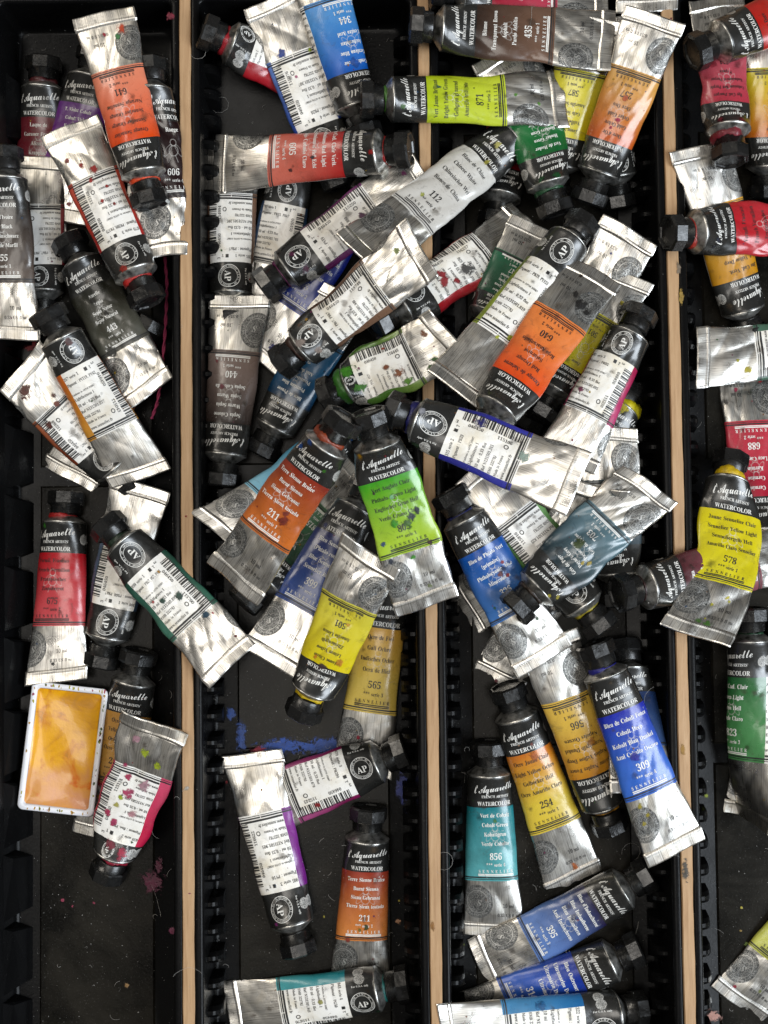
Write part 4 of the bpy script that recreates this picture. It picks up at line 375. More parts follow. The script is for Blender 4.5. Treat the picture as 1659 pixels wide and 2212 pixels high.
[56,[23,-1,17,-1,13,1,10,3,8,5,7,8,6,10,7,12,8,14,9,15,11,16,13,12,16,8,19,6,23,5,33,13,38,35,35,32,32,30,28,28,23,28,15,29,9,33,5,40,4,49,4,55,6,61,10,66,14,70,20,72,27,73,34,72,40,69,45,65,49,58,51,50,52,39,51,31,50,24,48,17,45,11,41,6,36,2,30,0,28,35,31,35,34,37,36,39,38,42,37,53,35,60,31,65,27,66,23,65,21,62,19,57,18,49,21,39],[29,31,30,28,31,29,28,32,31,27,32,28,27,52,32,52,33,32,26,52,27,26,53,52,51,33,52,26,54,53,51,34,33,50,34,51,26,55,54,25,55,26,49,34,50,49,35,34,25,56,55,24,56,25,48,35,49,48,36,35,24,57,56,23,57,24,47,36,48,22,57,23,47,37,36,46,37,47,22,44,57,45,16,46,16,37,46,44,16,45,22,16,44,22,17,16,15,37,16,21,17,22,21,18,17,15,38,37,21,19,18,20,19,21,15,39,38,15,40,39,9,11,10,8,11,9,7,11,8,14,40,15,6,11,7,6,12,11,14,41,40,5,12,6,5,13,12,4,13,5,4,14,13,14,42,41,4,42,14,3,42,4,2,42,3,2,43,42,1,43,2,1,0,43]],
[27,[13,-1,11,-1,9,0,8,2,7,5,8,9,9,11,11,12,13,12,16,12,18,11,19,9,20,5,19,2,18,0,16,-1],[7,9,8,6,9,7,6,10,9,5,10,6,5,11,10,5,12,11,4,12,5,3,12,4,3,13,12,2,13,3,2,14,13,1,14,2,1,15,14,0,15,1]],
[27,[4,-13,6,-7,7,0,8,6,9,12,19,12,19,11,18,5,16,-1,13,-7,11,-13],[3,5,4,3,6,5,3,7,6,2,7,3,2,8,7,1,8,2,1,9,8,0,9,1,0,10,9]],
[27,[13,-1,11,-1,9,0,8,2,7,5,8,9,9,11,11,12,13,12,16,12,18,11,19,9,20,5,19,2,18,0,16,-1,13,42,11,42,9,43,8,45,7,49,8,52,9,54,11,55,13,55,16,55,18,54,19,52,20,49,19,45,18,43,16,42],[23,25,24,22,25,23,22,26,25,21,26,22,21,27,26,20,27,21,20,28,27,19,28,20,19,29,28,18,29,19,18,30,29,17,30,18,17,31,30,16,31,17,7,9,8,6,9,7,6,10,9,5,10,6,5,11,10,5,12,11,4,12,5,3,12,4,3,13,12,2,13,3,2,14,13,1,14,2,1,15,14,0,15,1]],
[32,[4,23,4,31,28,31,28,23],[0,2,1,0,3,2]],
[56,[20,31,11,36,22,52,4,53,6,63,25,57,23,77,32,77,30,57,50,63,51,53,33,52,45,36,36,31,27,49],[5,7,6,5,8,7,3,5,4,8,10,9,3,8,5,3,10,8,2,10,3,2,11,10,1,14,2,14,11,2,14,12,11,1,0,14,13,12,14]],
[37,[1,0,28,72,36,72,10,0],[0,2,1,0,3,2]],
[30,[19,-16,12,-6,8,4,5,16,4,28,5,40,8,51,12,62,19,72,27,72,21,62,17,51,14,40,13,28,14,16,17,5,21,-6,27,-16],[7,9,8,7,10,9,6,10,7,6,11,10,5,11,6,5,12,11,4,12,5,4,13,12,4,14,13,3,14,4,3,15,14,2,15,3,2,16,15,1,16,2,1,17,16,0,17,1]],
[30,[3,-16,9,-6,14,5,16,16,17,28,16,40,14,51,9,62,3,72,11,72,18,62,23,51,25,40,26,28,25,16,23,4,18,-6,11,-16],[7,9,8,7,10,9,7,11,10,6,11,7,6,12,11,5,12,6,5,13,12,4,13,5,3,13,4,3,14,13,2,14,3,2,15,14,1,15,2,1,16,15,0,16,1,0,17,16]],
[23,[9,46,7,72,16,72,14,46],[0,2,1,0,3,2]],
[42,[31,9,26,5,22,2,18,0,14,-1,11,0,8,1,7,4,6,7,7,12,10,18,12,21,9,19,7,17,5,19,9,22,12,25,15,29,18,33,33,58,45,59,24,20,20,14,18,10,17,7,16,5,17,4,18,3,19,4,21,5,24,8,29,11],[19,21,20,18,21,19,17,21,18,16,21,17,15,21,16,14,11,15,11,21,15,14,12,11,10,21,11,10,22,21,13,12,14,9,22,10,9,23,22,8,23,9,30,0,31,8,24,23,30,1,0,29,1,30,8,25,24,7,25,8,28,1,29,7,26,25,28,2,1,27,2,28,7,27,26,6,27,7,6,2,27,6,3,2,5,3,6,5,4,3]],
[74,[8,-2,3,-1,-1,1,-3,4,-4,8,-4,12,-1,15,2,18,6,18,9,18,11,17,12,15,13,13,12,11,12,10,10,9,9,8,8,8,7,7,5,7,4,7,4,6,3,6,3,5,3,4,3,3,4,2,6,1,8,0,18,4,30,14,26,20,25,26,26,30,28,33,32,35,36,36,41,35,46,32,52,39,59,45,65,51,71,56,81,62,87,65,89,64,86,57,80,46,74,34,67,20,61,6,67,9,73,14,78,19,85,25,90,27,91,27,92,27,90,25,87,24,85,22,82,19,80,16,77,13,74,11,72,8,69,6,66,5,63,4,60,3,59,1,43,-1,45,4,39,7,33,12,26,6,20,1,14,-1,52,17,65,37,81,59,67,48,48,29,51,23,33,17,43,29,41,30,40,31,38,30,36,29,34,28,33,26,32,24,32,21,32,19,46,7,47,12,48,17,47,22,46,26,35,14,41,10],[43,45,44,43,46,45,42,80,43,80,46,43,42,81,80,79,46,80,79,47,46,41,81,42,40,81,41,40,82,81,79,48,47,39,82,40,38,82,39,78,48,79,35,37,36,34,37,35,34,38,37,78,49,48,33,38,34,33,87,38,87,82,38,33,88,87,86,82,87,33,89,88,85,82,86,32,89,33,32,90,89,85,83,82,84,99,85,99,83,85,32,91,90,54,56,55,54,57,56,54,58,57,84,100,99,98,83,99,32,92,91,31,92,32,54,59,58,53,59,54,53,60,59,31,93,92,98,78,83,97,78,98,53,61,60,31,94,93,78,50,49,30,94,31,30,84,94,53,62,61,52,62,53,7,9,8,7,10,9,6,10,7,30,100,84,6,11,10,97,50,78,96,50,97,52,63,62,5,11,6,5,12,11,30,101,100,29,74,30,74,101,30,51,63,52,51,64,63,5,13,12,4,13,5,95,50,96,29,75,74,73,101,74,4,14,13,51,65,64,4,15,14,73,95,101,4,16,15,50,65,51,50,66,65,3,19,4,19,18,4,18,17,4,17,16,4,72,95,73,72,50,95,3,20,19,3,21,20,50,67,66,3,22,21,72,67,50,3,23,22,29,76,75,3,24,23,72,68,67,71,69,72,69,68,72,3,25,24,2,25,3,28,76,29,71,70,69,2,26,25,2,27,26,28,77,76,1,27,2,1,28,27,1,77,28,1,0,77]],
[52,[17,-30,13,-30,10,-28,8,-25,8,-22,8,-18,10,-14,11,-12,13,-8,15,-4,18,1,15,0,12,-1,8,0,5,2,3,5,2,9,3,12,4,16,7,20,10,23,14,26,18,29,23,30,28,31,31,30,33,27,35,30,48,31,22,-14,19,-20,18,-24,18,-26,20,-27,23,-26,26,-24,29,-21,31,-16,32,-11,33,-6,32,-3,32,1,35,4,38,6,41,9,44,11,46,9,43,7,41,5,38,2,35,0,36,-2,36,-3,36,-5,36,-7,35,-13,33,-19,30,-23,26,-27,22,-30,13,2,21,7,31,23,31,24,31,25,30,27,29,27,28,27,26,25,24,23,22,20,19,17,17,14,15,11,13,8,12,6,12,4,12,3],[23,25,24,27,29,28,22,25,23,26,29,27,22,26,25,21,66,22,66,26,22,21,67,66,65,26,66,21,68,67,65,64,26,64,63,26,63,62,26,62,29,26,20,68,21,20,69,68,19,69,20,19,70,69,61,29,62,19,71,70,18,71,19,18,72,71,17,72,18,17,73,72,16,73,17,44,46,45,16,74,73,44,47,46,15,74,16,43,47,44,15,75,74,60,10,61,10,29,61,43,48,47,42,48,43,15,76,75,14,76,15,42,49,48,14,77,76,41,49,42,14,60,77,41,50,49,14,10,60,13,10,14,13,11,10,9,29,10,40,50,41,40,51,50,12,11,13,40,52,51,39,52,40,39,53,52,8,29,9,39,54,53,38,54,39,38,55,54,7,29,8,37,55,38,6,29,7,37,56,55,5,29,6,5,30,29,36,56,37,4,30,5,36,57,56,4,31,30,35,57,36,3,31,4,35,58,57,34,58,35,3,32,31,2,32,3,33,58,34,2,33,32,2,58,33,2,59,58,1,59,2,1,0,59]],
[59,[54,9,48,4,45,2,42,0,38,-1,34,0,31,1,30,4,29,6,29,7,29,8,29,9,30,9,26,5,21,2,17,0,13,-1,10,0,8,1,6,4,6,6,6,9,7,12,9,16,12,22,11,20,9,19,8,18,7,17,5,19,8,22,11,24,14,27,16,30,31,31,21,12,18,8,18,6,18,4,19,4,22,6,28,11,31,15,34,20,37,25,40,30,55,31,43,10,41,6,40,4,41,3,45,5,52,11],[33,35,34,45,47,46,32,35,33,44,47,45,31,35,32,43,47,44,30,24,31,24,35,31,30,25,24,23,35,24,29,25,30,29,26,25,42,47,43,28,27,29,27,26,29,22,35,23,41,47,42,22,36,35,21,36,22,40,12,41,12,47,41,51,0,52,12,48,47,40,13,12,11,48,12,51,1,0,20,36,21,10,48,11,20,37,36,9,48,10,8,48,9,19,37,20,7,48,8,7,49,48,39,13,40,19,38,37,50,1,51,39,14,13,19,39,38,50,2,1,19,14,39,18,14,19,6,49,7,6,50,49,6,2,50,18,15,14,6,3,2,17,15,18,5,3,6,17,16,15,5,4,3]],
[53,[32,-1,29,0,27,1,26,3,25,6,19,1,12,-1,8,0,5,2,3,5,2,9,3,13,5,16,7,20,11,24,15,27,19,29,24,31,28,31,33,30,35,27,37,31,48,31,39,12,38,9,37,8,36,6,36,5,37,5,38,5,40,6,41,7,43,8,45,10,47,11,49,9,44,5,39,2,35,0,15,2,18,3,22,6,26,11,29,16,32,22,33,25,33,26,32,27,31,28,30,28,28,28,26,26,23,24,21,22,19,19,17,16,15,12,14,9,13,6,12,4,12,3,13,3,14,2],[17,19,18,21,23,22,20,23,21,16,19,17,16,49,19,49,48,19,48,20,19,15,49,16,15,50,49,47,20,48,15,51,50,46,20,47,14,51,15,46,23,20,14,52,51,45,23,46,44,23,45,14,53,52,13,53,14,13,54,53,43,23,44,12,54,13,12,55,54,11,55,12,42,23,43,11,56,55,10,56,11,10,57,56,42,24,23,33,35,34,41,24,42,32,35,33,41,25,24,10,58,57,32,36,35,9,58,10,31,36,32,41,26,25,30,36,31,9,59,58,41,4,26,41,5,4,3,26,4,40,5,41,29,36,30,3,27,26,29,37,36,8,59,9,28,37,29,3,28,27,3,37,28,8,60,59,8,61,60,2,37,3,39,5,40,8,62,61,8,39,62,7,39,8,2,38,37,7,5,39,1,38,2,7,6,5,1,0,38]],
[41,[36,9,32,6,29,4,27,2,26,1,23,0,20,-1,16,0,13,1,11,4,10,7,10,10,12,13,13,16,16,19,19,22,22,25,20,24,18,24,15,24,13,23,12,21,10,19,7,17,5,19,7,21,9,22,11,24,12,25,13,30,14,32,15,33,16,33,17,33,17,32,17,31,17,30,18,29,21,28,24,28,27,28,29,27,31,26,32,24,32,22,32,21,31,20,30,18,29,15,27,13,26,11,24,9,23,8,22,6,22,4,22,3,23,3,24,4,27,5,30,7,34,11],[31,33,32,30,33,31,30,34,33,29,34,30,29,35,34,29,36,35,29,37,36,28,37,29,28,38,37,28,39,38,28,40,39,28,41,40,28,42,41,28,43,42,27,19,28,19,16,28,16,43,28,19,17,16,15,43,16,19,18,17,15,44,43,27,20,19,26,20,27,26,21,20,15,45,44,25,21,26,14,45,15,14,46,45,25,22,21,24,22,25,14,47,46,23,22,24,13,47,14,13,48,47,12,48,13,12,49,48,12,50,49,11,50,12,59,0,60,11,51,50,10,51,11,10,52,51,59,1,0,10,53,52,58,1,59,9,53,10,9,54,53,58,2,1,57,2,58,9,55,54,8,55,9,57,3,2,56,3,57,8,56,55,8,3,56,8,4,3,7,4,8,7,5,4,6,5,7]],
[41,[15,-1,10,0,5,2,3,6,2,10,2,13,4,17,7,21,11,24,15,27,19,29,23,31,27,31,31,31,34,29,35,27,36,24,35,21,33,18,30,16,26,14,20,12,15,10,13,7,13,4,14,3,16,2,20,3,25,4,29,7,34,11,36,9,31,5,25,2,20,0,16,13,19,14,22,15,25,17,27,20,29,22,29,25,29,27,27,28,26,27,24,26,22,24,20,20,18,17],[11,13,12,11,14,13,10,14,11,10,15,14,9,43,10,43,15,10,9,44,43,42,15,43,9,45,44,41,15,42,41,16,15,8,45,9,8,46,45,40,16,41,40,17,16,7,46,8,7,47,46,39,17,40,39,18,17,6,47,7,6,48,47,38,18,39,38,19,18,37,19,38,5,48,6,5,35,48,37,20,19,36,20,37,35,20,36,35,21,20,4,35,5,4,21,35,4,22,21,29,31,30,4,23,22,3,23,4,29,32,31,28,32,29,3,24,23,2,24,3,28,33,32,2,25,24,27,33,28,2,26,25,26,33,27,1,26,2,1,33,26,1,34,33,0,34,1]]]

CHARS = "ABCDEFGHIJKLMNOPQRSTUVWXYZabcdefghijklmnopqrstuvwxyz0123456789.,:-*/()'"
GLY = dict(zip(["b" + c for c in CHARS] + ["s" + c for c in "lAquare"], GLYPHS))
ACC = {'é': ('e', '/'), 'è': ('e', '`'), 'ê': ('e', '^'), 'û': ('u', '^'), 'ü': ('u', ':'), 'ö': ('o', ':'), 'ó': ('o', '/'), 'á': ('a', '/'), 'ç': ('c', ','), 'É': ('E', '/')}
def text2d(s, h, style='b', space=0.0, fit=None, align=0, thin=.92):
    """triangles (V,2),(T,3) of a line of text; cap height h mm; align -1 left, 0 centre, 1 right"""
    k = h / (0.665 * 150); x = 0; V = []; T = []; G = []; n = 0; gi = 0
    for ch in s:
        if ch == ' ': x += 36 * k; continue
        acc = None
        if ch in ACC: ch, acc = ACC[ch]
        key = style + ch
        if key not in GLY: key = 'b' + ch
        if key not in GLY: x += 30 * k; continue
        a, v, t = GLY[key]; v = np.array(v, float).reshape(-1, 2) * k; t = np.array(t, int).reshape(-1, 3)
        v[:, 0] += x
        V.append(v); T.append(t + n); G.append(np.full(len(t), gi)); n += len(v)
        if acc and acc != ',':
            cx = x + a * k * .5; hh = (0.72 if ch.islower() else .95) * h / .9; d = .16 * h
            q = {'/': [(-.3, 0), (.0, 0), (.9, 1.6), (.4, 1.6)], '`': [(.3, 0), (0, 0), (-.9, 1.6), (-.4, 1.6)], '^': [(-1, 0), (0, 1.5), (1, 0), (0, .8)], ':': [(-1.1, .3), (-.5, .3), (-.5, 1), (-1.1, 1)]}[acc]
            V.append(np.array([(cx + p[0] * d, hh + p[1] * d) for p in q])); T.append(np.array([(0, 1, 2), (0, 2, 3)]) + n); G.append(np.full(2, gi)); n += 4
            if acc == ':':
                V.append(np.array([(cx - p[0] * d, hh + p[1] * d) for p in q])); T.append(np.array([(0, 1, 2), (0, 2, 3)]) + n); G.append(np.full(2, gi)); n += 4
        x += a * k * (.99 if style == 'b' else .92) + space; gi += 1
    if not V: return np.zeros((0, 2)), np.zeros((0, 3), int)
    V = np.vstack(V); T = np.vstack(T); w = V[:, 0].max()
    V[:, 0] *= thin; w *= thin
    if fit and w > fit: V[:, 0] *= fit / w; w = fit
    V[:, 0] -= {-1: 0, 0: w / 2, 1: w}[align]
    return V, T
def rot2(V, deg):
    c, s = math.cos(math.radians(deg)), math.sin(math.radians(deg))
    return V @ np.array([[c, s], [-s, c]])
def ringtext(s, r, h, a0, span):
    """letters round a circle, tops outwards, reading clockwise from angle a0 (deg, 0 = up)"""
    VV = []; TT = []; n = 0
    for i, ch in enumerate(s):
        if ch == ' ': continue
        v, t = text2d(ch, h)
        a = a0 + span * (i + .5) / len(s)
        v = v + np.array([0, r]); v = rot2(v, -a)
        VV.append(v); TT.append(t + n); n += len(v)
    return np.vstack(VV), np.vstack(TT)
def quad2(x0, x1, y0, y1, nx=1, ny=1):
    xs = np.linspace(x0, x1, nx + 1); ys = np.linspace(y0, y1, ny + 1)
    V = np.array([(x, y) for y in ys for x in xs]); T = []
    for j in range(ny):
        for i in range(nx):
            a = j * (nx + 1) + i; T += [(a, a + 1, a + nx + 2), (a, a + nx + 2, a + nx + 1)]
    return V, np.array(T)
def ring2(r0, r1, n=40):
    a = np.linspace(0, 2 * math.pi, n, endpoint=False)
    V = np.vstack([np.c_[np.cos(a) * r0, np.sin(a) * r0], np.c_[np.cos(a) * r1, np.sin(a) * r1]]); T = []
    for i in range(n):
        j = (i + 1) % n; T += [(i, j, n + j), (i, n + j, n + i)]
    return V, np.array(T)
def disc2(r, n=40, rings=6, wob=0.0, seed=0):
    rg = np.random.default_rng(seed); ph = rg.random(6) * 6.28; V = [(0, 0)]; T = []
    for k in range(1, rings + 1):
        for i in range(n):
            a = 2 * math.pi * i / n
            q = 1 + wob * (sum(math.sin((m + 2) * a + ph[m]) / (m + 1.4) for m in range(6)) + .22 * math.sin(13 * a + ph[0] * 3) + .18 * math.sin(21 * a + ph[1] * 5))
            V.append((math.cos(a) * r * k / rings * q, math.sin(a) * r * k / rings * q))
    for i in range(n): T.append((0, 1 + i, 1 + (i + 1) % n))
    for k in range(rings - 1):
        for i in range(n):
            a = 1 + k * n + i; b = 1 + k * n + (i + 1) % n; T += [(a, a + n, b + n), (a, b + n, b)]
    return np.array(V), np.array(T)

# ---------------------------------------------------------------- the wooden box and the black trays
FLOOR = -25.0
GX0, GX1, GY0, GY1, GS = -230.0, 230.0, -280.0, 280.0, 1.25
NX, NY = int((GX1 - GX0) / GS), int((GY1 - GY0) / GS)
H = np.full((NX, NY), FLOOR)
def hset(x0, x1, y0, y1, z):
    i0, i1 = [int(np.clip((q - GX0) / GS, 0, NX)) for q in (x0, x1)]; j0, j1 = [int(np.clip((q - GY0) / GS, 0, NY)) for q in (y0, y1)]
    H[i0:i1, j0:j1] = np.maximum(H[i0:i1, j0:j1], z)

wood_x = [at(x, 1106, 0)[0] for x in (403.7, 928.5, 1465.5)]
YT, YB = at(830, 22, 0)[1], -262.0
bx = empty('wooden_box', (0, 250, FLOOR))
tag(bx, 'pale wooden box whose thin upright slats run between the black trays', 'box')
BO = np.array((0, 250, FLOOR))
def grain_strip(x, w, y0, y1, name):
    mb = MB(); n = 90; ys = np.linspace(y0, y1, n); V = []; F = []
    prof = [(-w, FLOOR - 2), (-w, .1), (-w + .35, .55), (0, .6), (w - .35, .55), (w, .1), (w, FLOOR - 2)]
    for y in ys:
        e = .12 * math.sin(y * .13 + x) + .07 * math.sin(y * .41)
        for (a, z) in prof: V.append((x + a + e * (1 if a > 0 else -.6 if a < 0 else 0), y, z + .05 * math.sin(y * .3 + a)))
    k = len(prof)
    for i in range(n - 1):
        for j in range(k - 1): F.append([i * k + j, i * k + j + 1, (i + 1) * k + j + 1, (i + 1) * k + j])
    mb.add(V, F, M['wood'], smooth=False); mb.build(name, bx, BO)
for x in wood_x:
    grain_strip(x, 2.35, YB, YT + 9.0, 'divider'); hset(x - 2.4, x + 2.4, -300, 300, .6)
mb = MB(); box(mb, -230, 230, YT + 9.05, YT + 16, FLOOR - 2, .6, M['wood'], .4); mb.build('top_rail', bx, BO)
mb = MB(); box(mb, -230, 230, YB, YT + 16, FLOOR - 5, FLOOR - 2.05, M['wood']); mb.build('bottom_panel', bx, BO)

def tray(x0, x1, label, ribs_l=True, ribs_r=True, seed=0):
    """open black insert: rounded rim, straight walls, ribbed sides, floor with a shallow raised panel"""
    rim = 3.6; yT = YT + 8.5; o = ((x0 + x1) / 2, (YT + YB) / 2, FLOOR - 1.8)
    mb = MB(); V = []; F = []
    # profile across wall: outside bottom -> outside top -> rim -> inside -> floor
    def loop(d, z, r):
        X0, X1, Y0, Y1 = x0 + d, x1 - d, YB + d, yT - d; P = []
        for cx, cy, a0 in ((X1 - r, Y1 - r, 0), (X0 + r, Y1 - r, 90), (X0 + r, Y0 + r, 180), (X1 - r, Y0 + r, 270)):
            for k in range(7):
                a = math.radians(a0 + k * 15); P.append((cx + r * math.cos(a), cy + r * math.sin(a), z))
        return P
    prof = [(0.1, FLOOR - 1.8, 2), (0.1, -.5, 2), (.3, -.12, 2), (.7, 0, 2), (rim - 1.3, 0, 3), (rim - .6, -.25, 3), (rim - .15, -.9, 3), (rim, -2, 3), (rim + 1.2, FLOOR + 3, 3), (rim + 1.7, FLOOR + .8, 4), (rim + 3.4, FLOOR, 5)]
    L = [loop(*p) for p in prof]; n = len(L[0])
    for l in L: V += l
    for k in range(len(L) - 1):
        for i in range(n):
            j = (i + 1) % n; F.append([k * n + i, k * n + j, (k + 1) * n + j, (k + 1) * n + i])
    F.append([(len(L) - 1) * n + i for i in range(n)]); F.append([i for i in range(n)][::-1])
    mb.add(V, F, M['tray'], smooth=True)
    root = mb.build('plastic_tray', None, o)
    tag(root, label, 'tray')
    sub = lambda m_, nm: m_.build(nm, root, o)
    # ribs: rounded steps standing against both long walls
    yy = YB + 12
    while yy < yT - 16:
        for side, on in ((0, ribs_l), (1, ribs_r)):
            if not on: continue
            if on == 'wide': continue
            a, b = (x0 + rim + .4, x0 + rim + 6.2) if side == 0 else (x1 - rim - 6.2, x1 - rim - .4)
            one = MB(); h = 7.6; V = []; F = []; xs = np.linspace(a, b, 7); ys = np.linspace(0, h, 6)
            for xi in xs:
                q = (xi - a) / (b - a); q = 1 - q if side == 1 else q
                for yj in ys:
                    w = math.sin(math.pi * yj / h) ** .35
                    V.append((xi, yy + yj, FLOOR + (15.5 - 5 * q ** 3) * w if 0 < yj < h else FLOOR + 3))
            for i in range(6):
                for j in range(5): F.append([i * 6 + j, (i + 1) * 6 + j, (i + 1) * 6 + j + 1, i * 6 + j + 1])
            F.append(list(range(6)) if side == 1 else list(range(5, -1, -1))); F.append([36 + j for j in (range(5, -1, -1) if side == 1 else range(6))])
            one.add(V, F, M['tray'], smooth=False); sub(one, 'rib')
        yy += 10.9
    if ribs_l == 'wide':
        y = YB + 8
        while y < yT - 34:
            one = MB(); a, b = x0 + rim + .4, x0 + rim + 8.5
            V = [(a, y, FLOOR), (b, y + 3, FLOOR), (b, y + 24, FLOOR), (a, y + 27, FLOOR), (a, y, FLOOR + 15), (a + 4.6, y + 2, FLOOR + 7), (a + 3.2, y + 25, FLOOR + 12), (a, y + 27, FLOOR + 16)]
            one.add(V, [(0, 1, 5, 4), (1, 2, 6, 5), (2, 3, 7, 6), (4, 5, 6, 7)], M['tray'], smooth=False); sub(one, 'rib'); y += 29.6
    # raised floor panels
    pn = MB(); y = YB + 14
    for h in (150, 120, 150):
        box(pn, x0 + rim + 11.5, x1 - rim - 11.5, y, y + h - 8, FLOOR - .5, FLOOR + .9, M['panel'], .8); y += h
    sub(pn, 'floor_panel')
    for a, b in ((x0, x0 + rim), (x1 - rim, x1)): hset(a, b, -300, 300, 0)
    hset(x0, x1, yT - rim, 300, 0); hset(x0 + rim, x1 - rim, YB, yT - rim, FLOOR + .9)
    return root, o
w2 = 2.45
trays = [tray(-161, wood_x[0] - w2, 'black plastic tray left of the first wooden slat, mostly empty at its lower end', 'wide', False),
         tray(wood_x[0] + w2, wood_x[1] - w2, 'black ribbed plastic tray between the first and second wooden slats, smeared with blue paint'),
         tray(wood_x[1] + w2, wood_x[2] - w2, 'black ribbed plastic tray between the second and third wooden slats'),
         tray(wood_x[2] + w2, wood_x[2] + 112, 'black plastic tray right of the third wooden slat, dusty lower floor')]
tb = MB(); box(tb, -3000, 3000, -3000, 3000, FLOOR - 20, FLOOR - 5.1, mat_plain('table_surface', (.25, .17, .11, 1), .5, .1, 20))
tag(tb.build('table', None, (0, 0, FLOOR - 5)), kind='structure')

# stray paint on trays and slats, each patch a part of what it sticks to
def stain(parent, o, fx, fy, z, r, col, seed, sy=1.0, wob=.35, name='paint_stain'):
    c = at(fx, fy, z); mb = MB(); V, T = disc2(r, 44, 5, wob, seed)
    rr = np.hypot(V[:, 0], V[:, 1]) / r
    rg = np.random.default_rng(seed)
    P = np.c_[c[0] + V[:, 0], c[1] + V[:, 1] * sy, z + .12 + .25 * np.clip(1 - rr, 0, 1) ** .5 * (.4 + .6 * rg.random(len(V)))]
    mb.add(P, T, smear_mat(col), np.c_[rr, rr]); mb.build(name, parent, o)
t0, t1, t2, t3 = trays
FZ = FLOOR + .9
for a in ((t0, 329, 1905, FZ, 6.2, '#7a1046', 1, 1.1, .3), (t0, 343, 1868, FZ, 2, '#7a1046', 2, 2.4, .3), (t0, 135, 1945, FZ, 1, '#a03050', 3), (t0, 156, 1958, FZ, 1.2, '#a03050', 4), (t0, 203, 1950, FZ, .9, '#a03050', 5),
          (t0, 274, 2128, FZ, 1.3, '#b08a58', 6), (t0, 368, 35, -.1, 2.4, '#8a1436', 7), (t0, 380, 325, -.1, 1.2, '#8a1436', 8), (t0, 378, 545, -.1, 1.3, '#8a1436', 9), (t0, 372, 2010, -3, 2.0, '#7a1046', 10),
          (t0, 60, 745, FZ, 5, '#9a0d18', 41, .7), (t0, 110, 758, FZ, 4, '#9a0d18', 42, .6),
          (t1, 560, 1622, FZ, 5.0, '#b01040', 11, .7), (t1, 610, 1612, FZ, 15, '#0d48a0', 12, .30, .1), (t1, 705, 1612, FZ, 17, '#0d48a0', 13, .30, .1), (t1, 760, 1600, FZ, 9, '#0d48a0', 51, .5, .1), (t1, 520, 1590, FZ, 3.2, '#0c3f88', 14, 3), (t1, 560, 1636, FZ, 12, '#0c3f88', 43, .25, .12),
          (t1, 498, 1540, FZ, 3.2, '#0c3f88', 15, 1.1), (t1, 770, 1640, FZ, 7, '#0c3f88', 44, .6), (t1, 868, 1700, FZ, 3.5, '#0a2a90', 45, 2.4), (t1, 490, 1690, FZ, 1.2, '#b01830', 16), (t1, 708, 2340 - 200, FZ, 2.0, '#9a2a68', 17), (t1, 860, 1990, FZ, 1.6, '#c08a60', 18, 1, .6),
          (t1, 700, 1980, FZ, .8, '#b0a020', 46), (t1, 862, 1945, FZ, .8, '#b0a020', 47),
          (t2, 1072, 1470, FZ, 1.4, '#8a1436', 19), (t2, 1000, 2040, FZ, .9, '#a8b820', 20), (t2, 1085, 1330, FZ, 2, '#a01020', 48),
          (t3, 1612, 2040, FZ, 1.6, '#8fae4a', 21), (t3, 1600, 2010, FZ, 1.0, '#b09040', 22, .6), (t3, 1540, 2195, FZ, 4.6, '#d9a090', 23, .7, .12), (t3, 1525, 1720, FZ, 1.5, '#a8b820', 24), (t3, 1602, 1960, FZ, .9, '#c8b840', 49)):
    (rt, o), fx, fy, z, r, c, sd = a[:7]; stain(rt, o, fx, fy, z, r, c, sd, a[7] if len(a) > 7 else 1.0, a[8] if len(a) > 8 else .3)
for (fx, fy, r, c, sd, sy) in ((403, 1703, 1.6, '#c8c4ba', 31, .8), (402, 1115, .7, '#b01830', 32, 1), (1481, 1880, 1.9, '#4a463e', 33, 3.6), (1471, 640, 1.4, '#b8963c', 34, 4), (1464, 330, .9, '#2c6a4a', 35, 1.3), (1465, 580, 1.5, '#8a7a66', 36, 2.5),
                               (410, 1930, .8, '#a03a70', 37, .5), (1476, 1620, 1.4, '#b88a30', 38, 2.2), (935, 2000, 1.2, '#a8722a', 39, 2.5), (1450, 40, .6, '#8a1436', 40, 1)):
    stain(bx, BO, fx, fy, .55, r, c, sd, sy)

# ---------------------------------------------------------------- paint tubes
RT = 9.1; PER = 2 * math.pi * RT
CAPR, SKR = 7.9, 6.2
FL, SK, NK, SH, CR = 5.8, 3.9, 1.0, 2.6, 4.9      # flange, skirt, neck, shoulder, crimp lengths
HEAD = FL + SK + NK + SH
def prof_b(u, fill):
    g = .22 + .78 * fill
    hi = 1 - u ** (1.25 + .9 * fill)
    drop = np.clip(1 - u / .25, 0, 1) ** 1.6
    oval = 1 - (1 - TH) * np.clip(u / .16, 0, 1) ** .8
    return RT * ((1 - g) * drop + g * hi) * oval + .55
def half_w(b, w, u):
    oval = 1 - (1 - TH) * np.clip(u / .16, 0, 1) ** .8
    a = RT * (1 + .40 * np.clip(1 - (b - .55) / oval / RT, 0, 1) ** 1.15)
    return a * (1 + (w - 1) * np.clip(u / .2, 0, 1))

TH = .70
def shape_at(x, L, fill, w):
    """half thickness and half width of the whole tube at x mm from the cap end"""
    Lb = L - HEAD - CR
    u = np.clip((x - HEAD) / Lb, 0, 1); b = np.minimum(prof_b(u, fill), RT); a = half_w(b, w, u)
    r = np.where(x < FL, CAPR, np.where(x < FL + SK, SKR, np.where(x < FL + SK + NK, 5.5, 8.0)))
    hd = x < HEAD
    b = np.where(hd, r, b); a = np.where(hd, r, a)
    cr = x > L - CR; b = np.where(cr, .9, b)
    return b, a

def hmap(p):
    i = np.clip(((p[:, 0] - GX0) / GS).astype(int), 0, NX - 1); j = np.clip(((p[:, 1] - GY0) / GS).astype(int), 0, NY - 1)
    return i, j

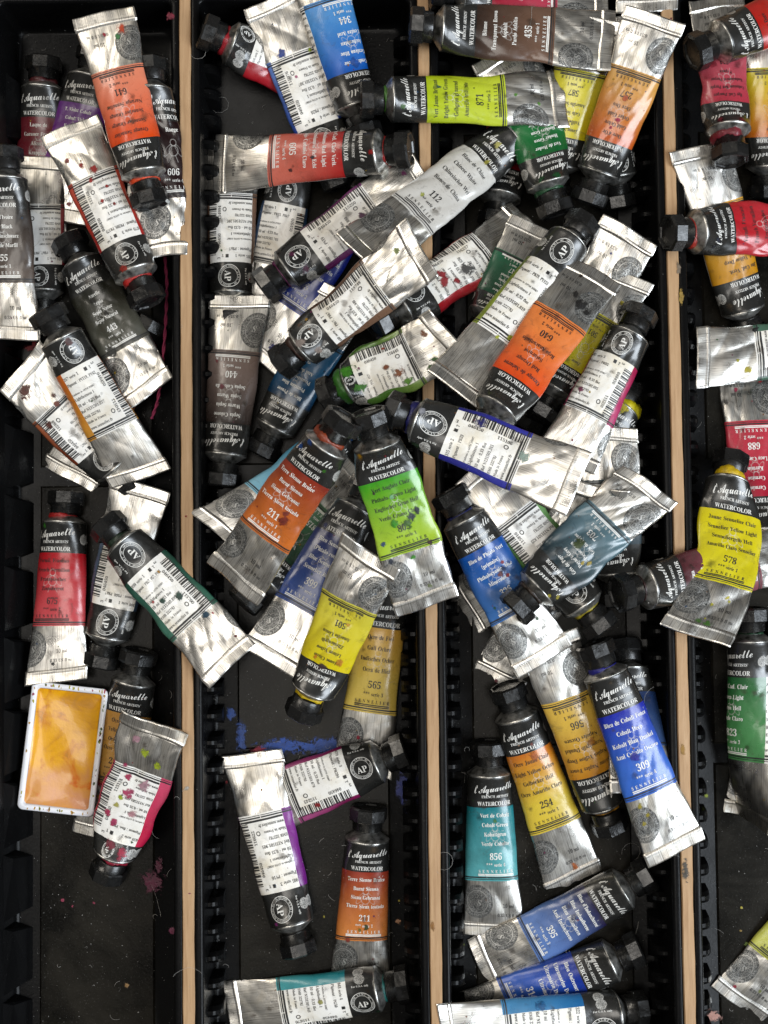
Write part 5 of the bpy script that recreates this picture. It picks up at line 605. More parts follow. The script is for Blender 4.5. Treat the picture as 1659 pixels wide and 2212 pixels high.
def settle(C2, T2, fill, w, bend, pen, stand=0.0):
    """lay a tube on what is already there: the lowest straight line the pile supports under its middle"""
    d = np.array(T2[:2]) - np.array(C2[:2]); Lh = float(np.hypot(*d)); d /= Lh; s = np.array([-d[1], d[0]])
    xs = np.arange(.5, Lh, 1.5); b, a = shape_at(xs, Lh, fill, w)
    req = np.full(len(xs), -1e9)
    for q in np.linspace(-.94, .94, 15):
        lat = bend * 4 * (xs / Lh) * (1 - xs / Lh)
        P = np.array(C2[:2]) + xs[:, None] * d + (a * q + lat)[:, None] * s
        i, j = hmap(P); req = np.maximum(req, H[i, j] + .74 * b * math.sqrt(1 - q * q))
    req -= pen
    xc = Lh * .45
    # upper hull
    hull = []
    for x, z in zip(xs, req):
        while len(hull) >= 2 and (hull[-1][1] - hull[-2][1]) * (x - hull[-2][0]) <= (z - hull[-2][1]) * (hull[-1][0] - hull[-2][0]): hull.pop()
        hull.append((x, z))
    m = c = 0
    for (xa, za), (xb, zb) in zip(hull, hull[1:]):
        if xa <= xc <= xb: m = (zb - za) / (xb - xa); c = za - m * xa; break
    m = max(-.34, min(.34, m)); c = float((req - m * xs).max())
    return c, c + m * Lh, Lh

class Skin:
    """grid of points of a tube body, addressed by mm along / mm around"""
    def __init__(s, C3, T3, L, fill, w, cr, bend, twist, roll, seed, skew, black_part):
        s.L = L; s.Lb = L - HEAD - CR; Lb = s.Lb
        d = (T3 - C3) / np.linalg.norm(T3 - C3); up = np.array([0, 0, 1.0]); n = up - d * d.dot(up); n /= np.linalg.norm(n); r = np.cross(n, d)
        s.C, s.d, s.n, s.r, s.bend, s.twist, s.skew = C3, d, n, r, bend, twist, skew
        s.k = Lb / 60.0                                            # stretch of the printed layout
        rows = sorted(set(np.round(np.concatenate([np.linspace(0, Lb, 70), np.array([black_part, .70]) * Lb]), 4)))
        s.rows = np.array(rows); s.u = s.rows / Lb
        nt = 96; s.nt = nt; t = np.arange(nt) / nt                 # label coordinate, 0 = middle of the front panel
        rg = np.random.default_rng(seed)
        b = np.minimum(prof_b(s.u, fill), RT); a = half_w(b, w, s.u)
        s.a_end = a[-1]
        # waviness of the sides
        ph = rg.random(4) * 6.28
        a = a * (1 + .05 * cr * np.sin(s.u * 9 + ph[0]) * s.u * (1 - s.u) * 2 + .03 * cr * np.sin(s.u * 19 + ph[1]) * s.u * (1 - s.u) * 2)
        th = np.linspace(0, 2 * math.pi, 361); P = np.zeros((len(rows), nt, 3)); N = np.zeros_like(P)
        for k in range(len(rows)):
            X = a[k] * np.sin(th); Y = b[k] * np.cos(th); sl = np.concatenate(([0], np.cumsum(np.hypot(np.diff(X), np.diff(Y))))); sl /= sl[-1]
            tt = np.interp((t + roll / 360.0) % 1.0, sl, th)
            P[k, :, 0] = a[k] * np.sin(tt); P[k, :, 1] = b[k] * np.cos(tt)
            nx = b[k] * np.sin(tt); ny = a[k] * np.cos(tt); q = np.hypot(nx, ny); N[k, :, 0] = nx / q; N[k, :, 1] = ny / q
        # dents: sharp-edged folds that come from squeezing
        f = np.zeros((len(rows), nt)); l = s.rows[:, None]; tt = t[None, :] * 2 * math.pi
        for i in range(4):
            kx = rg.uniform(.05, .24); ky = rg.integers(-2, 4); f += (np.abs(np.sin(kx * l + ky * tt + rg.random() * 6.28)) ** .7 - .62) * rg.uniform(.3, .8)
        npt = int(Lb * PER / rg.uniform(120, 210)); pl, pc_ = rg.uniform(-4, Lb + 4, npt), rg.uniform(0, PER, npt); cc = t[None, :, None] * PER
        dc = np.abs(cc - pc_); dc = np.minimum(dc, PER - dc); dl = (l[:, :, None] - pl) * rg.uniform(.55, .8)
        f += 1.5 * (.42 - np.sort(np.hypot(dc, dl), axis=2)[:, :, 0] / 11.5)
        amp = (.09 + cr * .66) * np.clip(s.u / .12, 0, 1) * (.8 + .35 * s.u) * (1 - .75 * np.clip((s.u - .9) / .1, 0, 1))
        lim = np.maximum(b * .55, .55); f = np.clip(f * amp[:, None], -lim[:, None], lim[:, None] * .8)
        P += N * f[:, :, None]
        s.P2 = P
        W = np.zeros_like(P)
        sway = cr * (1.3 * np.sin(s.u * 7 + ph[2]) + .8 * np.sin(s.u * 15 + ph[3])) * s.u * (1 - .6 * s.u)
        for k in range(len(rows)): W[k] = s.place(HEAD + s.rows[k], P[k, :, 0] + sway[k], P[k, :, 1]) + np.outer(P[k, :, 0] * skew * s.u[k] ** 4, d)
        s.sway = sway[-1]
        s.W = W
        du = np.gradient(W, axis=0); dt = np.roll(W, -1, 1) - np.roll(W, 1, 1)
        Nn = np.cross(du, dt); Nn /= np.linalg.norm(Nn, axis=2, keepdims=True) + 1e-9
        ctr = W.mean(1, keepdims=True)
        if ((W - ctr) * Nn).sum() < 0: Nn = -Nn
        s.N = Nn
    def frame(s, x):
        u = np.clip(x / s.L, 0, 1); a = s.twist * u ** 2.2
        r = s.r * math.cos(a) + s.n * math.sin(a); n = s.n * math.cos(a) - s.r * math.sin(a)
        c = s.C + s.d * x + s.r * (s.bend * 4 * u * (1 - u))
        return c, r, n
    def place(s, x, X, Y):
        c, r, n = s.frame(x)
        return c + np.outer(X, r) + np.outer(Y, n)
    def map(s, l, c, off):
        """l mm along (layout), c mm round from the middle of the front -> world point, normal"""
        l = np.clip(np.asarray(l) , 0, s.Lb - .01); t = (np.asarray(c) / PER) % 1.0 * s.nt
        i = np.clip(np.searchsorted(s.rows, l, side='right') - 1, 0, len(s.rows) - 2); fi = ((l - s.rows[i]) / (s.rows[i + 1] - s.rows[i]))[:, None]
        j = t.astype(int) % s.nt; j2 = (j + 1) % s.nt; fj = (t - np.floor(t))[:, None]
        g = lambda A: (A[i, j] * (1 - fj) + A[i, j2] * fj) * (1 - fi) + (A[i + 1, j] * (1 - fj) + A[i + 1, j2] * fj) * fi
        n = g(s.N); return g(s.W) + n * off, n

def lay(mb, sk, V, T, l0, c0, mat, off=.10, scale=True, cull=-.25):
    """lay a flat pattern (x to the right, y towards the cap) on the skin, centred at l0, c0"""
    if not len(V): return
    k = 1.0
    l = l0 - V[:, 1]; c = c0 + V[:, 0]
    P, n = sk.map(l, c, off)
    ok = (n[T[:, 0], 2] > cull) & (l[T].min(1) > -.3) & (l[T].max(1) < sk.Lb + .3)
    T = T[ok]
    if not len(T): return
    used, inv = np.unique(T, return_inverse=True); T = inv.reshape(-1, 3)
    a, b, c_ = P[used][T[:, 0]], P[used][T[:, 1]], P[used][T[:, 2]]
    nn = np.cross(b - a, c_ - a); flip = (nn * n[used][T[:, 0]]).sum(1) < 0
    T[flip] = T[flip][:, ::-1]
    uv = np.c_[V[used, 0] / 100.0, V[used, 1] / 100.0]
    mb.add(P[used], T, mat, uv)

def prism_mesh(mb, C, d, r, n, xs, rs, sides, mat, phase=0, smooth=False, cap0=True, cap1=False):
    V = []; F = []
    for x, rad in zip(xs, rs):
        for i in range(sides):
            a = phase + 2 * math.pi * i / sides; V.append(C + d * x + (r * math.cos(a) + n * math.sin(a)) * rad)
    for k in range(len(xs) - 1):
        for i in range(sides):
            j = (i + 1) % sides; F.append([k * sides + i, (k + 1) * sides + i, (k + 1) * sides + j, k * sides + j])
    if cap0: F.append([i for i in range(sides)])
    if cap1: F.append([(len(xs) - 1) * sides + i for i in range(sides)][::-1])
    mb.add(V, F, mat, smooth=smooth)

BARC = "1011001101001110100011011100101011001101110010100110110011010010111010011001101011"
tubes = []
def tube(C, T, roll, ca, cb, ink, names, num, ser, label, fill=.75, cr=.25, w=1.0, bend=0.0, twist=0.0, paint=None, pk=1.0, smear=(), pen=1.2, pig='PB29', ean='115043', lot='FA 08', black_part=.21, dzt=0.0, skew=None):
    seed = len(tubes) * 13 + 5; rg = np.random.default_rng(seed)
    zc = zt = -14.0
    for it in range(5):
        c2, t2 = at(C[0], C[1], zc), at(T[0], T[1], zt)
        a, b, Lh = settle(c2, t2, fill, w, bend, pen); zc, zt = (zc + a) / 2 if it < 2 else a, (zt + b) / 2 if it < 2 else b
    zt += dzt
    C3, T3 = at(C[0], C[1], zc), at(T[0], T[1], zt); dd = (T3 - C3) / np.linalg.norm(T3 - C3)
    T3 = T3 + dd * CR * .5
    L = float(np.linalg.norm(T3 - C3))
    # write the top surface into the height map
    xs = np.arange(0, L, .8); bb, aa = shape_at(xs, L, fill, w); rr = np.cross(np.array([0, 0, 1.0]), dd); rr /= np.linalg.norm(rr)
    for q in np.linspace(-1, 1, 31):
        lat = bend * 4 * (xs / L) * (1 - xs / L)
        P = C3 + xs[:, None] * dd + (aa * q + lat)[:, None] * rr
        i, j = hmap(P); np.maximum.at(H, (i, j), P[:, 2] + .78 * bb * math.sqrt(max(0, 1 - q * q)))
    tail_slant = rg.normal(0, .06 + .10 * cr) if skew is None else skew
    sk = Skin(C3, T3, L, fill, w, cr, bend, twist, roll, seed, tail_slant, black_part)
    O = (C3 + T3) / 2; O[2] = min(zc, zt) - 2
    root = empty('paint_tube', O); tag(root, label, 'paint tube', 'paint tubes heaped in the trays')
    # --- body skin
    mb = MB(); nr, nt = len(sk.rows), sk.nt
    uv = np.stack(np.meshgrid(sk.rows / 100, np.arange(nt) * PER / nt / 100, indexing='ij'), -1).reshape(-1, 2)
    F = []; MI = []; rw = black_part * sk.Lb; rc = .70 * sk.Lb
    cm = colour_mat(ca, cb)
    for m_ in (M['black'], cm, M['paper'], M['alu']): mb.slot(m_)
    for k in range(nr - 1):
        mid = (sk.rows[k] + sk.rows[k + 1]) / 2
        for j in range(nt):
            F.append((k * nt + j, k * nt + (j + 1) % nt, (k + 1) * nt + (j + 1) % nt, (k + 1) * nt + j))
            tj = (j + .5) / nt
            MI.append(0 if mid < rw else (3 if mid > rc else (2 if .315 < tj < .70 else 1)))
    V = sk.W.reshape(-1, 3)
    e1 = V[0:nt].mean(0); e2 = V[-nt:].mean(0); V = np.vstack([V, e1, e2])
    for j in range(nt): F.append((nr * nt, (j + 1) % nt, j)); MI.append(0)
    for j in range(nt): F.append((nr * nt + 1, (nr - 1) * nt + j, (nr - 1) * nt + (j + 1) % nt)); MI.append(3)
    mb.add(V, F, M['black'], np.vstack([uv, [[0, 0], [0, 0]]])); mb.mi = MI
    # --- print: k scales the layout along the tube
    k = sk.k; INK = M['tw'] if ink == 'w' else M['tk']
    S = lambda V, T: (V * np.array([1, min(k, 1.15)]), T)
    L0 = rw; LC = rc - rw; q = LC / 29.4
    def put(VT, l, c, mat, off=.11, **kw): lay(mb, sk, VT[0], VT[1], l, c, mat, off, **kw)
    kk = min(1.15, max(.75, k))
    # front: script title and the two lines below it
    v, t = text2d("l'Aquarelle", 4.5 * kk, 's', fit=19.5, thin=1.0); v = rot2(v, 5); put((v, t), rw * .48, 0, M['tw'])
    put(text2d("FRENCH ARTISTS'", 1.55 * kk, fit=14.5), rw * .69, 0.5, M['tw'])
    put(text2d("WATERCOLOR", 2.35 * kk, fit=18.5), rw * .94, 0, M['tw'])
    v, t = disc2(2.3, 24, 3); put((v, t), rw * .55, 14.6, M['stamp']); 
    le = L0 + q * 11.5
    for VT, dx, dy in ((ring2(1.25, 1.6, 20), 0, 3.6), (ring2(1.9, 2.3, 22), 0, .2)): put((VT[0] + np.array([dx, dy]), VT[1]), le, 0, M['emblem'], off=.07)
    for sg in (-1, 1):
        v, t = ring2(1.7, 2.05, 22); v = rot2(v * np.array([.55, 1.5]), sg * 38); put((v + np.array([sg * 2.6, .4]), t), le, 0, M['emblem'], off=.07)
        v, t = quad2(-.16, .16, -3.4, 0, 1, 4); v = rot2(v, sg * 28); put((v + np.array([sg * .8, -1.6]), t), le, 0, M['emblem'], off=.07)
    ln = names[:4]
    for i, s_ in enumerate(ln):
        put(text2d(s_, 2.25 * kk, fit=21.5), L0 + q * (3.9 + 3.75 * i), 0, INK)
    put(text2d(num, 3.7 * kk), L0 + q * 20.7, 0, INK)
    put(text2d("*** serie " + ser, 1.9 * kk), L0 + q * 23.4, 0, INK)
    put(text2d("SENNELIER", 1.75 * kk, space=.95, fit=17.5), L0 + q * 26.0, 0, INK)
    for (dl, h) in ((26.6, .22), (27.15, .2)): put(quad2(-8.7, 8.7, -h, h, 14), L0 + q * dl, 0, INK)
    # stripes all round at the foot of the panel
    for dl, h in ((27.95, .30), (28.7, .14)): put(quad2(-PER / 2 + .2, PER / 2 - .2, -h, h, 90), L0 + q * dl, 0, M['tk'], off=.07, cull=-2)
    # back: data lines, bar code, seal of approval
    cb_ = PER * .5; x0 = cb_ - 10.6
    bl = [(num + " serie " + ser, 1.75, 3.2), ("Pigment : " + pig, 1.75, 6.0), ("Conforms to ASTM D5067", 1.1, 10.0), ("Lightfastness I", 1.7, 12.3), ("10 ml - 0,33 floz", 1.7, 15.0), ("Ref N131501." + num, 1.7, 17.7), ("EMB 22278J", 1.55, 20.2), ("Made in France", 1.5, 22.6), ("www.sennelier.fr", 1.75, 25.4)]
    for s_, h, dl in bl: put(text2d(s_, h * kk, align=-1, fit=15.5), L0 + q * dl, x0, M['tk'])
    put(ring2(.65, 1.0, 14), L0 + q * 22.2, cb_ + 3.2, M['tk'])
    put(quad2(-.75, .75, -.75, .75), L0 + q * 2.5, x0 + 12.2, M['tk']); put(text2d("T", 1.8), L0 + q * 3.2, x0 + 14.4, M['tk'])
    put(quad2(x0 - cb_, 8.5, -.42, .42, 12), L0 + q * 26.9, cb_, M['tk'])
    y = 3.2
    for i, ch in enumerate(BARC):
        if ch == '1': put(quad2(-2.3, 2.3 - (0 if i in (0, 1, 2, 40, 41, 80, 81) else .0), -.145, .145, 3), L0 + q * (y + i * .295), cb_ + 9.6, M['tk'])
    e0, e1_ = "046450", ean
    for s_, dl in (("3", 1.6), (e0, 9.0), (e1_, 20.8)):
        v, t = text2d(s_, 2.0, fit=10.8); v = rot2(v, -90); put((v * np.array([1, q]) if q < 1 else v, t), L0 + q * dl, cb_ + 5.0, M['tk'])
    ca_ = cb_ + .5; la = rw * .52; rk = min(1, rw / 12.8)
    for VT in (ring2(5.0 * rk, 5.25 * rk), ring2(3.75 * rk, 3.9 * rk)): put(VT, la, ca_, M['tw'], cull=-.2)
    v, t = text2d("AP", 4.3 * rk, thin=.9); v = v - np.array([0, 2.1 * rk]); put((rot2(v, 90), t), la, ca_, M['tw'])
    v, t = ringtext("ACMI", 4.1 * rk, 1.15, -30, 60); put((rot2(v, 90), t), la, ca_, M['tw'])
    v, t = ringtext("ART & CREATIVE MATERIALS INSTITUTE CERTIFIED", 4.15 * rk, .85, 40, 280); put((rot2(v, 90), t), la, ca_, M['tw'])
    v, t = text2d("For U.S.A. only", 1.2); put((rot2(v, 90), t), la, ca_ - 7.6, M['tw'])
    v, t = disc2(2.3, 24, 3); put((v, t), la, ca_ - 11.0, M['stamp'])
    # bare metal: round seal, volume
    ls = rc + (sk.Lb - rc) * .47; rs = min(7.4, (sk.Lb - rc) * .44); cs = -9.6
    v, t = disc2(rs, 40, 8); put((v, t), ls, cs, M['seal'], off=.06, cull=-.3)
    v, t = ring2(rs * .66, rs * .69); put((v, t), ls, cs, M['sealtext'], off=.12)
    v, t = ringtext("LES ARTS * DEPOSE * COULEURS * POUR ", rs * .75, rs * .17, 30, 360); put((v, t), ls, cs, M['sealtext'], off=.13)
    v, t = text2d("S", rs * .52); put((rot2(v, -15), t), ls + rs * .25, cs + .4, M['sealtext'], off=.13)
    put(text2d("10 ml", 2.3), rc + (sk.Lb - rc) * .60, 5.2, M['tk']); put(text2d("0.33 US fl oz", 1.9, fit=12.5), rc + (sk.Lb - rc) * .80, 5.0, M['tk'])
    mb.build('body', root, O)
    # --- shoulder, neck
    h = MB(); C, d = C3, dd; _, r, n = sk.frame(0); xb = HEAD
    rr0 = sk.frame(HEAD)
    pts = [(FL + .6, 3.6), (xb - SH - .4, 4.6), (xb - SH, 5.6), (xb - .5, RT * .93), (xb - .1, RT * 1.008), (xb + .45, RT * 1.012), (xb + .7, RT * .97)]
    lat = sk.r * (bend * 4 * (HEAD / L) * (1 - HEAD / L))
    prism_mesh(h, C + lat, d, r, n, [p[0] for p in pts], [p[1] for p in pts], 56, M['rim'], smooth=True, cap0=False)
    h.build('shoulder', root, O)
    # --- cap: octagonal head and round skirt
    h = MB(); ph = rg.random() * 6.28; tilt = rg.normal(0, .02, 2); dc = d + r * tilt[0] + n * tilt[1]; dc /= np.linalg.norm(dc)
    Cc = C + lat
    V = [];
    prism_mesh(h, Cc, dc, r, n, [.9, .9, .35, 0, 0, .35, .7, FL - .5, FL], [0.01, 5.6, 6.0, 6.5, CAPR - 1.0, CAPR - .5, CAPR, CAPR, CAPR - .5], 8, M['cap'], phase=ph, cap0=False)
    V, T = disc2(SKR, 8, 1)
    sn = 28; prism_mesh(h, Cc, dc, r, n, [FL - .3, FL - .1, FL + SK - .3, FL + SK, FL + SK], [CAPR - .6, SKR + .15, SKR, SKR - .35, 4.4], sn, M['cap'], smooth=True, cap0=False)
    h.build('cap', root, O)
    # --- folded crimp at the tail
    h = MB(); nw = 40; xs_ = np.linspace(-1, 1, nw); a_e = sk.a_end * (1.0 + .012 * cr)
    pr = [(-1.0, .55), (-.3, .95), (.2, 1.0), (.9, .86), (CR - .5, .80), (CR - .05, .55), (CR + .05, 0), (CR - .05, -.55), (CR - .5, -.8), (.2, -.9), (-1.0, -.55)]
    rg2 = np.random.default_rng(seed + 1); p1, p2, p3 = rg2.random(3) * 6.28; am = .15 + 1.1 * cr
    V = []; s_off = lambda r_: r_ * sk.sway
    for xq in xs_:
        for (px, pz) in pr:
            wv = am * (.55 * math.sin(2.2 * xq + p1) + .3 * math.sin(5.1 * xq + p2) + .12 * math.sin(13 * xq + p3)) * max(0, px) / CR
            c_, r_, n_ = sk.frame(HEAD + sk.Lb + px)
            V.append(c_ + s_off(r_) + sk.d * (xq * a_e * sk.skew) + r_ * (xq * (a_e + (.25 * math.sin(px * 2 + p1) * cr))) + n_ * (pz * (1 if abs(xq) < .985 else .7) + wv) + sk.d * (.5 * cr * math.sin(3 * xq + p2)))
    kpr = len(pr); F = []
    for i in range(nw - 1):
        for j in range(kpr):
            j2 = (j + 1) % kpr; F.append([i * kpr + j, (i + 1) * kpr + j, (i + 1) * kpr + j2, i * kpr + j2])
    F.append(list(range(kpr))[::-1]); F.append([(nw - 1) * kpr + j for j in range(kpr)])
    uvc = np.array([((px) / 260.0, xq * 9 / 30.0) for xq in xs_ for (px, pz) in pr])
    uvc = np.c_[uvc[:, 0] * 2, uvc[:, 1] * .35]
    h.add(V, F, M['alu'], uvc, smooth=False)
    v, t = text2d(lot, 2.3, space=1.2); cl = rg2.uniform(-5, 5)
    if len(v):
        c_, r_, n_ = sk.frame(HEAD + sk.Lb + CR * .5); sgn = -1 if rg2.random() < .5 else 1
        wv = lambda xq, px: am * (.55 * np.sin(2.2 * xq + p1) + .3 * np.sin(5.1 * xq + p2) + .12 * np.sin(13 * xq + p3)) * px / CR
        px = CR * .5 - (v[:, 1] - 1.1) * sgn; X = cl + v[:, 0] * sgn
        P = c_ + s_off(r_) + np.outer(X * sk.skew, sk.d) + np.outer(X, r_) + np.outer(.98 + wv(X / a_e, px), n_) + np.outer(px - CR * .5, sk.d)
        h.add(P, t, M['alu'], np.c_[v[:, 0] / 30, v[:, 1] / 200], smooth=False)
    h.build('crimp', root, O)
    # --- dried paint round the neck
    if paint:
        h = MB(); V = []; F = []; nn, mm = 40, 10; pp = rg.random(8) * 6.28
        for i in range(nn):
            a_ = 2 * math.pi * i / nn; lump = max(.12, .75 + .75 * sum(math.sin((m + 1) * a_ + pp[m]) / (m + 1) for m in range(6)) + .12 * math.sin(17 * a_ + pp[7]))
            for j in range(mm):
                e = 2 * math.pi * j / mm; R1 = 4.7 + pk * .5; rad = max(.3, (.88 * pk ** .8 * lump + .12 * math.sin(9 * a_ + e * 3 + pp[6])))
                R_ = R1 + rad * math.cos(e); x_ = FL + SK + .9 + rad * 1.15 * math.sin(e) * (1.0 if pk <= 1.3 else 1.2)
                V.append(Cc + d * x_ + (r * math.cos(a_) + n * math.sin(a_)) * R_)
        for i in range(nn):
            for j in range(mm):
                i2, j2 = (i + 1) % nn, (j + 1) % mm; F.append([i * mm + j, i2 * mm + j, i2 * mm + j2, i * mm + j2])
        h.add(V, F, paint_mat(paint)); h.build('dried_paint', root, O)
    # --- smears and specks of paint
    by = {}
    for (u_, c_, rad, col) in smear: by.setdefault(col, []).append((u_, c_ - roll / 360 * PER, rad, .45))
    for _ in range(4):
        col = ('#3a2c20', '#241f1b', '#5e4e38', '#4a3a2a', ca)[rg.integers(5)]
        by.setdefault(col, []).append((rg.uniform(.02, .98), rg.uniform(-9, 9) - roll / 360 * PER, rg.uniform(1.2, 3.4), .45))
    for _ in range(3):
        col = ('#a01828', '#3c6a2c', '#b89a20', '#7a1a50', '#28486a', '#8a5a30')[rg.integers(6)]
        by.setdefault(col, []).append((rg.uniform(.05, .97), -roll / 360 * PER + rg.uniform(-11, 11), rg.uniform(.25, .75), .3))
    for col, lst in by.items():
        for (u_, c_, rad, wob) in lst:
            h = MB()
            v, t = disc2(rad * 1.25, 48, 6, wob * .6, int(rg.integers(9999))); v = rot2(v * np.array([1, rg.uniform(.6, 1.5)]), rg.uniform(0, 180))
            P, nrm = sk.map(u_ * sk.Lb - v[:, 1], c_ + v[:, 0], 0)
            rr_ = np.clip(1 - np.hypot(v[:, 0], v[:, 1]) / (rad * 1.3), 0, 1); P = P + nrm * (.13 + .16 * min(1, rad / 3) * rr_ ** .6 * rg.uniform(.5, 1, len(v)))[:, None]
            T = np.array(t); nn_ = np.cross(P[T[:, 1]] - P[T[:, 0]], P[T[:, 2]] - P[T[:, 0]]); fl = (nn_ * nrm[T[:, 0]]).sum(1) < 0; T[fl] = T[fl][:, ::-1]
            q_ = np.hypot(v[:, 0], v[:, 1]) / rad; h.add(P, T, smear_mat(col), np.c_[q_, q_]); h.build('paint_smear', root, O)
    tubes.append((label, round(zc, 1), round(zt, 1), round(L, 1)))
    return root

# ---------------------------------------------------------------- the tubes, lowest first (cap end, tail, roll, colours, print)
W, K = 'w', 'k'
# left tray
tube((95, 125), (82, 520), 0, '#6a1a26', '#8e3540', W, ["Laque de", "Garance Foncée", "Alizarin", "Krapplack"], "696", "2", 'upright tube with a dull dark red band near the top of the left tray', paint='#4a0d14')
tube((208, 105), (130, 466), -8, '#5c1a78', '#8a4a9c', W, ["T. Violet Cobalt", "Cobalt Violet", "Kobaltviolett", "Violeta"], "913", "5", 'purple banded tube half hidden under the bright orange tube', fill=.4, smear=((.9, -4, 1.6, '#a01838'), (.95, 3, 1.8, '#a01838')))
tube((322, 128), (342, 545), 60, '#1c0a0c', '#241012', W, ["Rouge"], "606", "4", 'nearly hidden tube under the right edge of the bright orange one', fill=.3, cr=1.04)
tube((92, 700), (78, 350), 172, '#8a2030', '#a05050', W, ["Brun"], "931", "1", 'white labelled tube whose square silver tail overlaps the dark red banded tube', fill=.6, pig='PBk7, PR209', ean='115919')
tube((8, 318), (20, 722), -8, '#2a2522', '#5c5048', W, ["Noir d'Ivoire", "Ivory Black", "Elfenbeinschwarz", "Negro de Marfil"], "755", "1", 'ivory black tube cut off by the left edge of the picture', fill=.6, cr=0.52)
tube((335, 690), (150, 1024), 178, '#5a2a18', '#7a4a30', W, ["Terre"], "202", "1", 'tube lying under two others with a brown stained folded tail pointing down left', fill=.35, cr=0.69, ean='114980', smear=((.9, -6, 3.2, '#4a2412'), (.95, 5, 1.5, '#4a2412')))
tube((290, 1060), (50, 802), 180, '#7a3418', '#a05a38', W, ["Terre"], "709", "1", 'brown smeared tube with white label, its cap hidden beneath the gold ochre tube tail', fill=.35, cr=0.64, pig='PR101, PBk7,', ean='115368', smear=((.93, 6, 4.2, '#5a2210'), (.60, 8, 2.4, '#5a2210'), (.75, -3, 2.0, '#5a2210')))
tube((145, 512), (318, 843), -6, '#24241d', '#55544a', W, ["Aurelle", "Sepia", "Sepia Natur", "Sepia Natural"], "443", "1", 'dark olive grey sepia tube tilted to the right, crossing above the gold ochre tube', fill=.5, cr=0.81, w=.98, smear=((.30, -3, 2.4, '#16150f'), (.42, 0, 1.6, '#16150f')))
tube((216, 1440), (300, 1056), 176, '#33475e', '#5a6a80', W, ["Gris"], "308", "1", 'tube with cream data label standing cap down between the red and the dark green tubes', fill=.6, cr=0.46, pig='PB60, PBk7', ean='115098')
tube((144, 1062), (122, 1462), -20, '#b01420', '#c94a50', K, ["Vermil. Français", "French Vermilion", "Französisches", "Zinnoberrot"], "675", "2", 'bright vermilion red tube standing upright above the yellow pan', fill=.75, paint='#a81818', smear=((.03, -8, 1.6, '#3f8a2a'), (.95, -2, 1.0, '#2a2a2c')))
tube((322, 655), (155, 282), 176, '#b01c18', '#c8503c', K, ["Rouge"], "679", "3", 'tube with white label spattered red, crossing below the bright orange tube', fill=.7, cr=0.46, pig='PR209, PR179', ean='115168', paint='#b01a14', smear=((.72, -2, 2.6, '#b01a14'), (.78, 3, 2.0, '#b01a14'), (.66, 1, 1.8, '#b81c18'), (.58, -5, 1.2, '#b01a14'), (.45, -5, 1.5, '#b01a14'), (.85, 8, 1.6, '#8a1020'), (.02, 3, 2.8, '#c02a12'), (.50, 0, 1.2, '#b01a14')))
tube((328, 446), (225, 40), 2, '#e04a0e', '#e88868', K, ["Orange Sennelier", "Sennelier Orange", "Sennelier Orange", "Naranja Sennelier"], "641", "2", 'bright orange tube lying cap down on top of the pile in the left tray', fill=.65, cr=0.37, paint='#d8430e', pk=1.3, smear=((.93, 2, 1.5, '#b01838'), (.90, -4, 1.8, '#3f8a48')))
tube((97, 668), (300, 1024), 192, '#c8601c', '#d09030', K, ["Ocre d'Or"], "257", "1", 'gold ochre tube seen from its white label side, orange sliver along its left edge', fill=.75, cr=0.37, pig='PY119, PY42', ean='115043', smear=((.05, 3, 2.2, '#5a2018'),))
tube((302, 1404), (222, 1800), -4, '#c08a3c', '#d0a050', K, ["Ocre Jaune", "Yellow Ochre", "Ocker Gelb", "Ocre Amarillo"], "252", "1", 'light ochre tube with a shiny bare metal neck beside the yellow pan', fill=.6, smear=((.70, -7, 3.2, '#a81430'), (.80, -9, 3.0, '#a81430')))
tube((224, 1126), (495, 1428), 180, '#1c4a3c', '#3a6a58', W, ["Vert"], "899", "1", 'dark green tube with white bar code label lying across the first wooden slat', fill=.28, cr=0.60, paint='#16301e', pig='PBk7, PG7, PY42', ean='115700', smear=((.42, -8, 1.2, '#c01c1c'), (.72, 6, 2.6, '#0e4a66'), (.30, 4, 1.0, '#c89020'), (.74, 9, .8, '#b01838'), (.95, 10, .9, '#701020')))
tube((230, 1895), (333, 1572), 190, '#c8204a', '#d05070', K, ["Rose"], "659", "2", 'badly crumpled tube with pink and lime smears at the foot of the left pile', fill=.2, w=1.08, black_part=.12, cr=1.15, paint='#9a1432', pk=1.5, pig='fluo, PR81', ean='115118', smear=((.60, -3, 3.4, '#c89aa8'), (.25, 4, 2.6, '#c83a6c'), (.38, 5, 2.2, '#c8c060'), (.92, 5, 2.4, '#c89aa8'), (.78, -6, 2.4, '#b4c420'), (.10, 2, 3.0, '#8a1836'), (.04, -4, 2.6, '#8a1836'), (.50, 2, 3.2, '#c8386c'), (.35, -3, 2.6, '#d8a0a8'), (.85, 0, 2.8, '#b4c420'), (.62, 5, 2.2, '#c83060'), (.30, 8, 2.0, '#c83060'), (.45, 4, 1.5, '#b4c420'), (.15, -7, 1.0, '#1e5a30'), (.70, 8, 2.0, '#cc4070')))
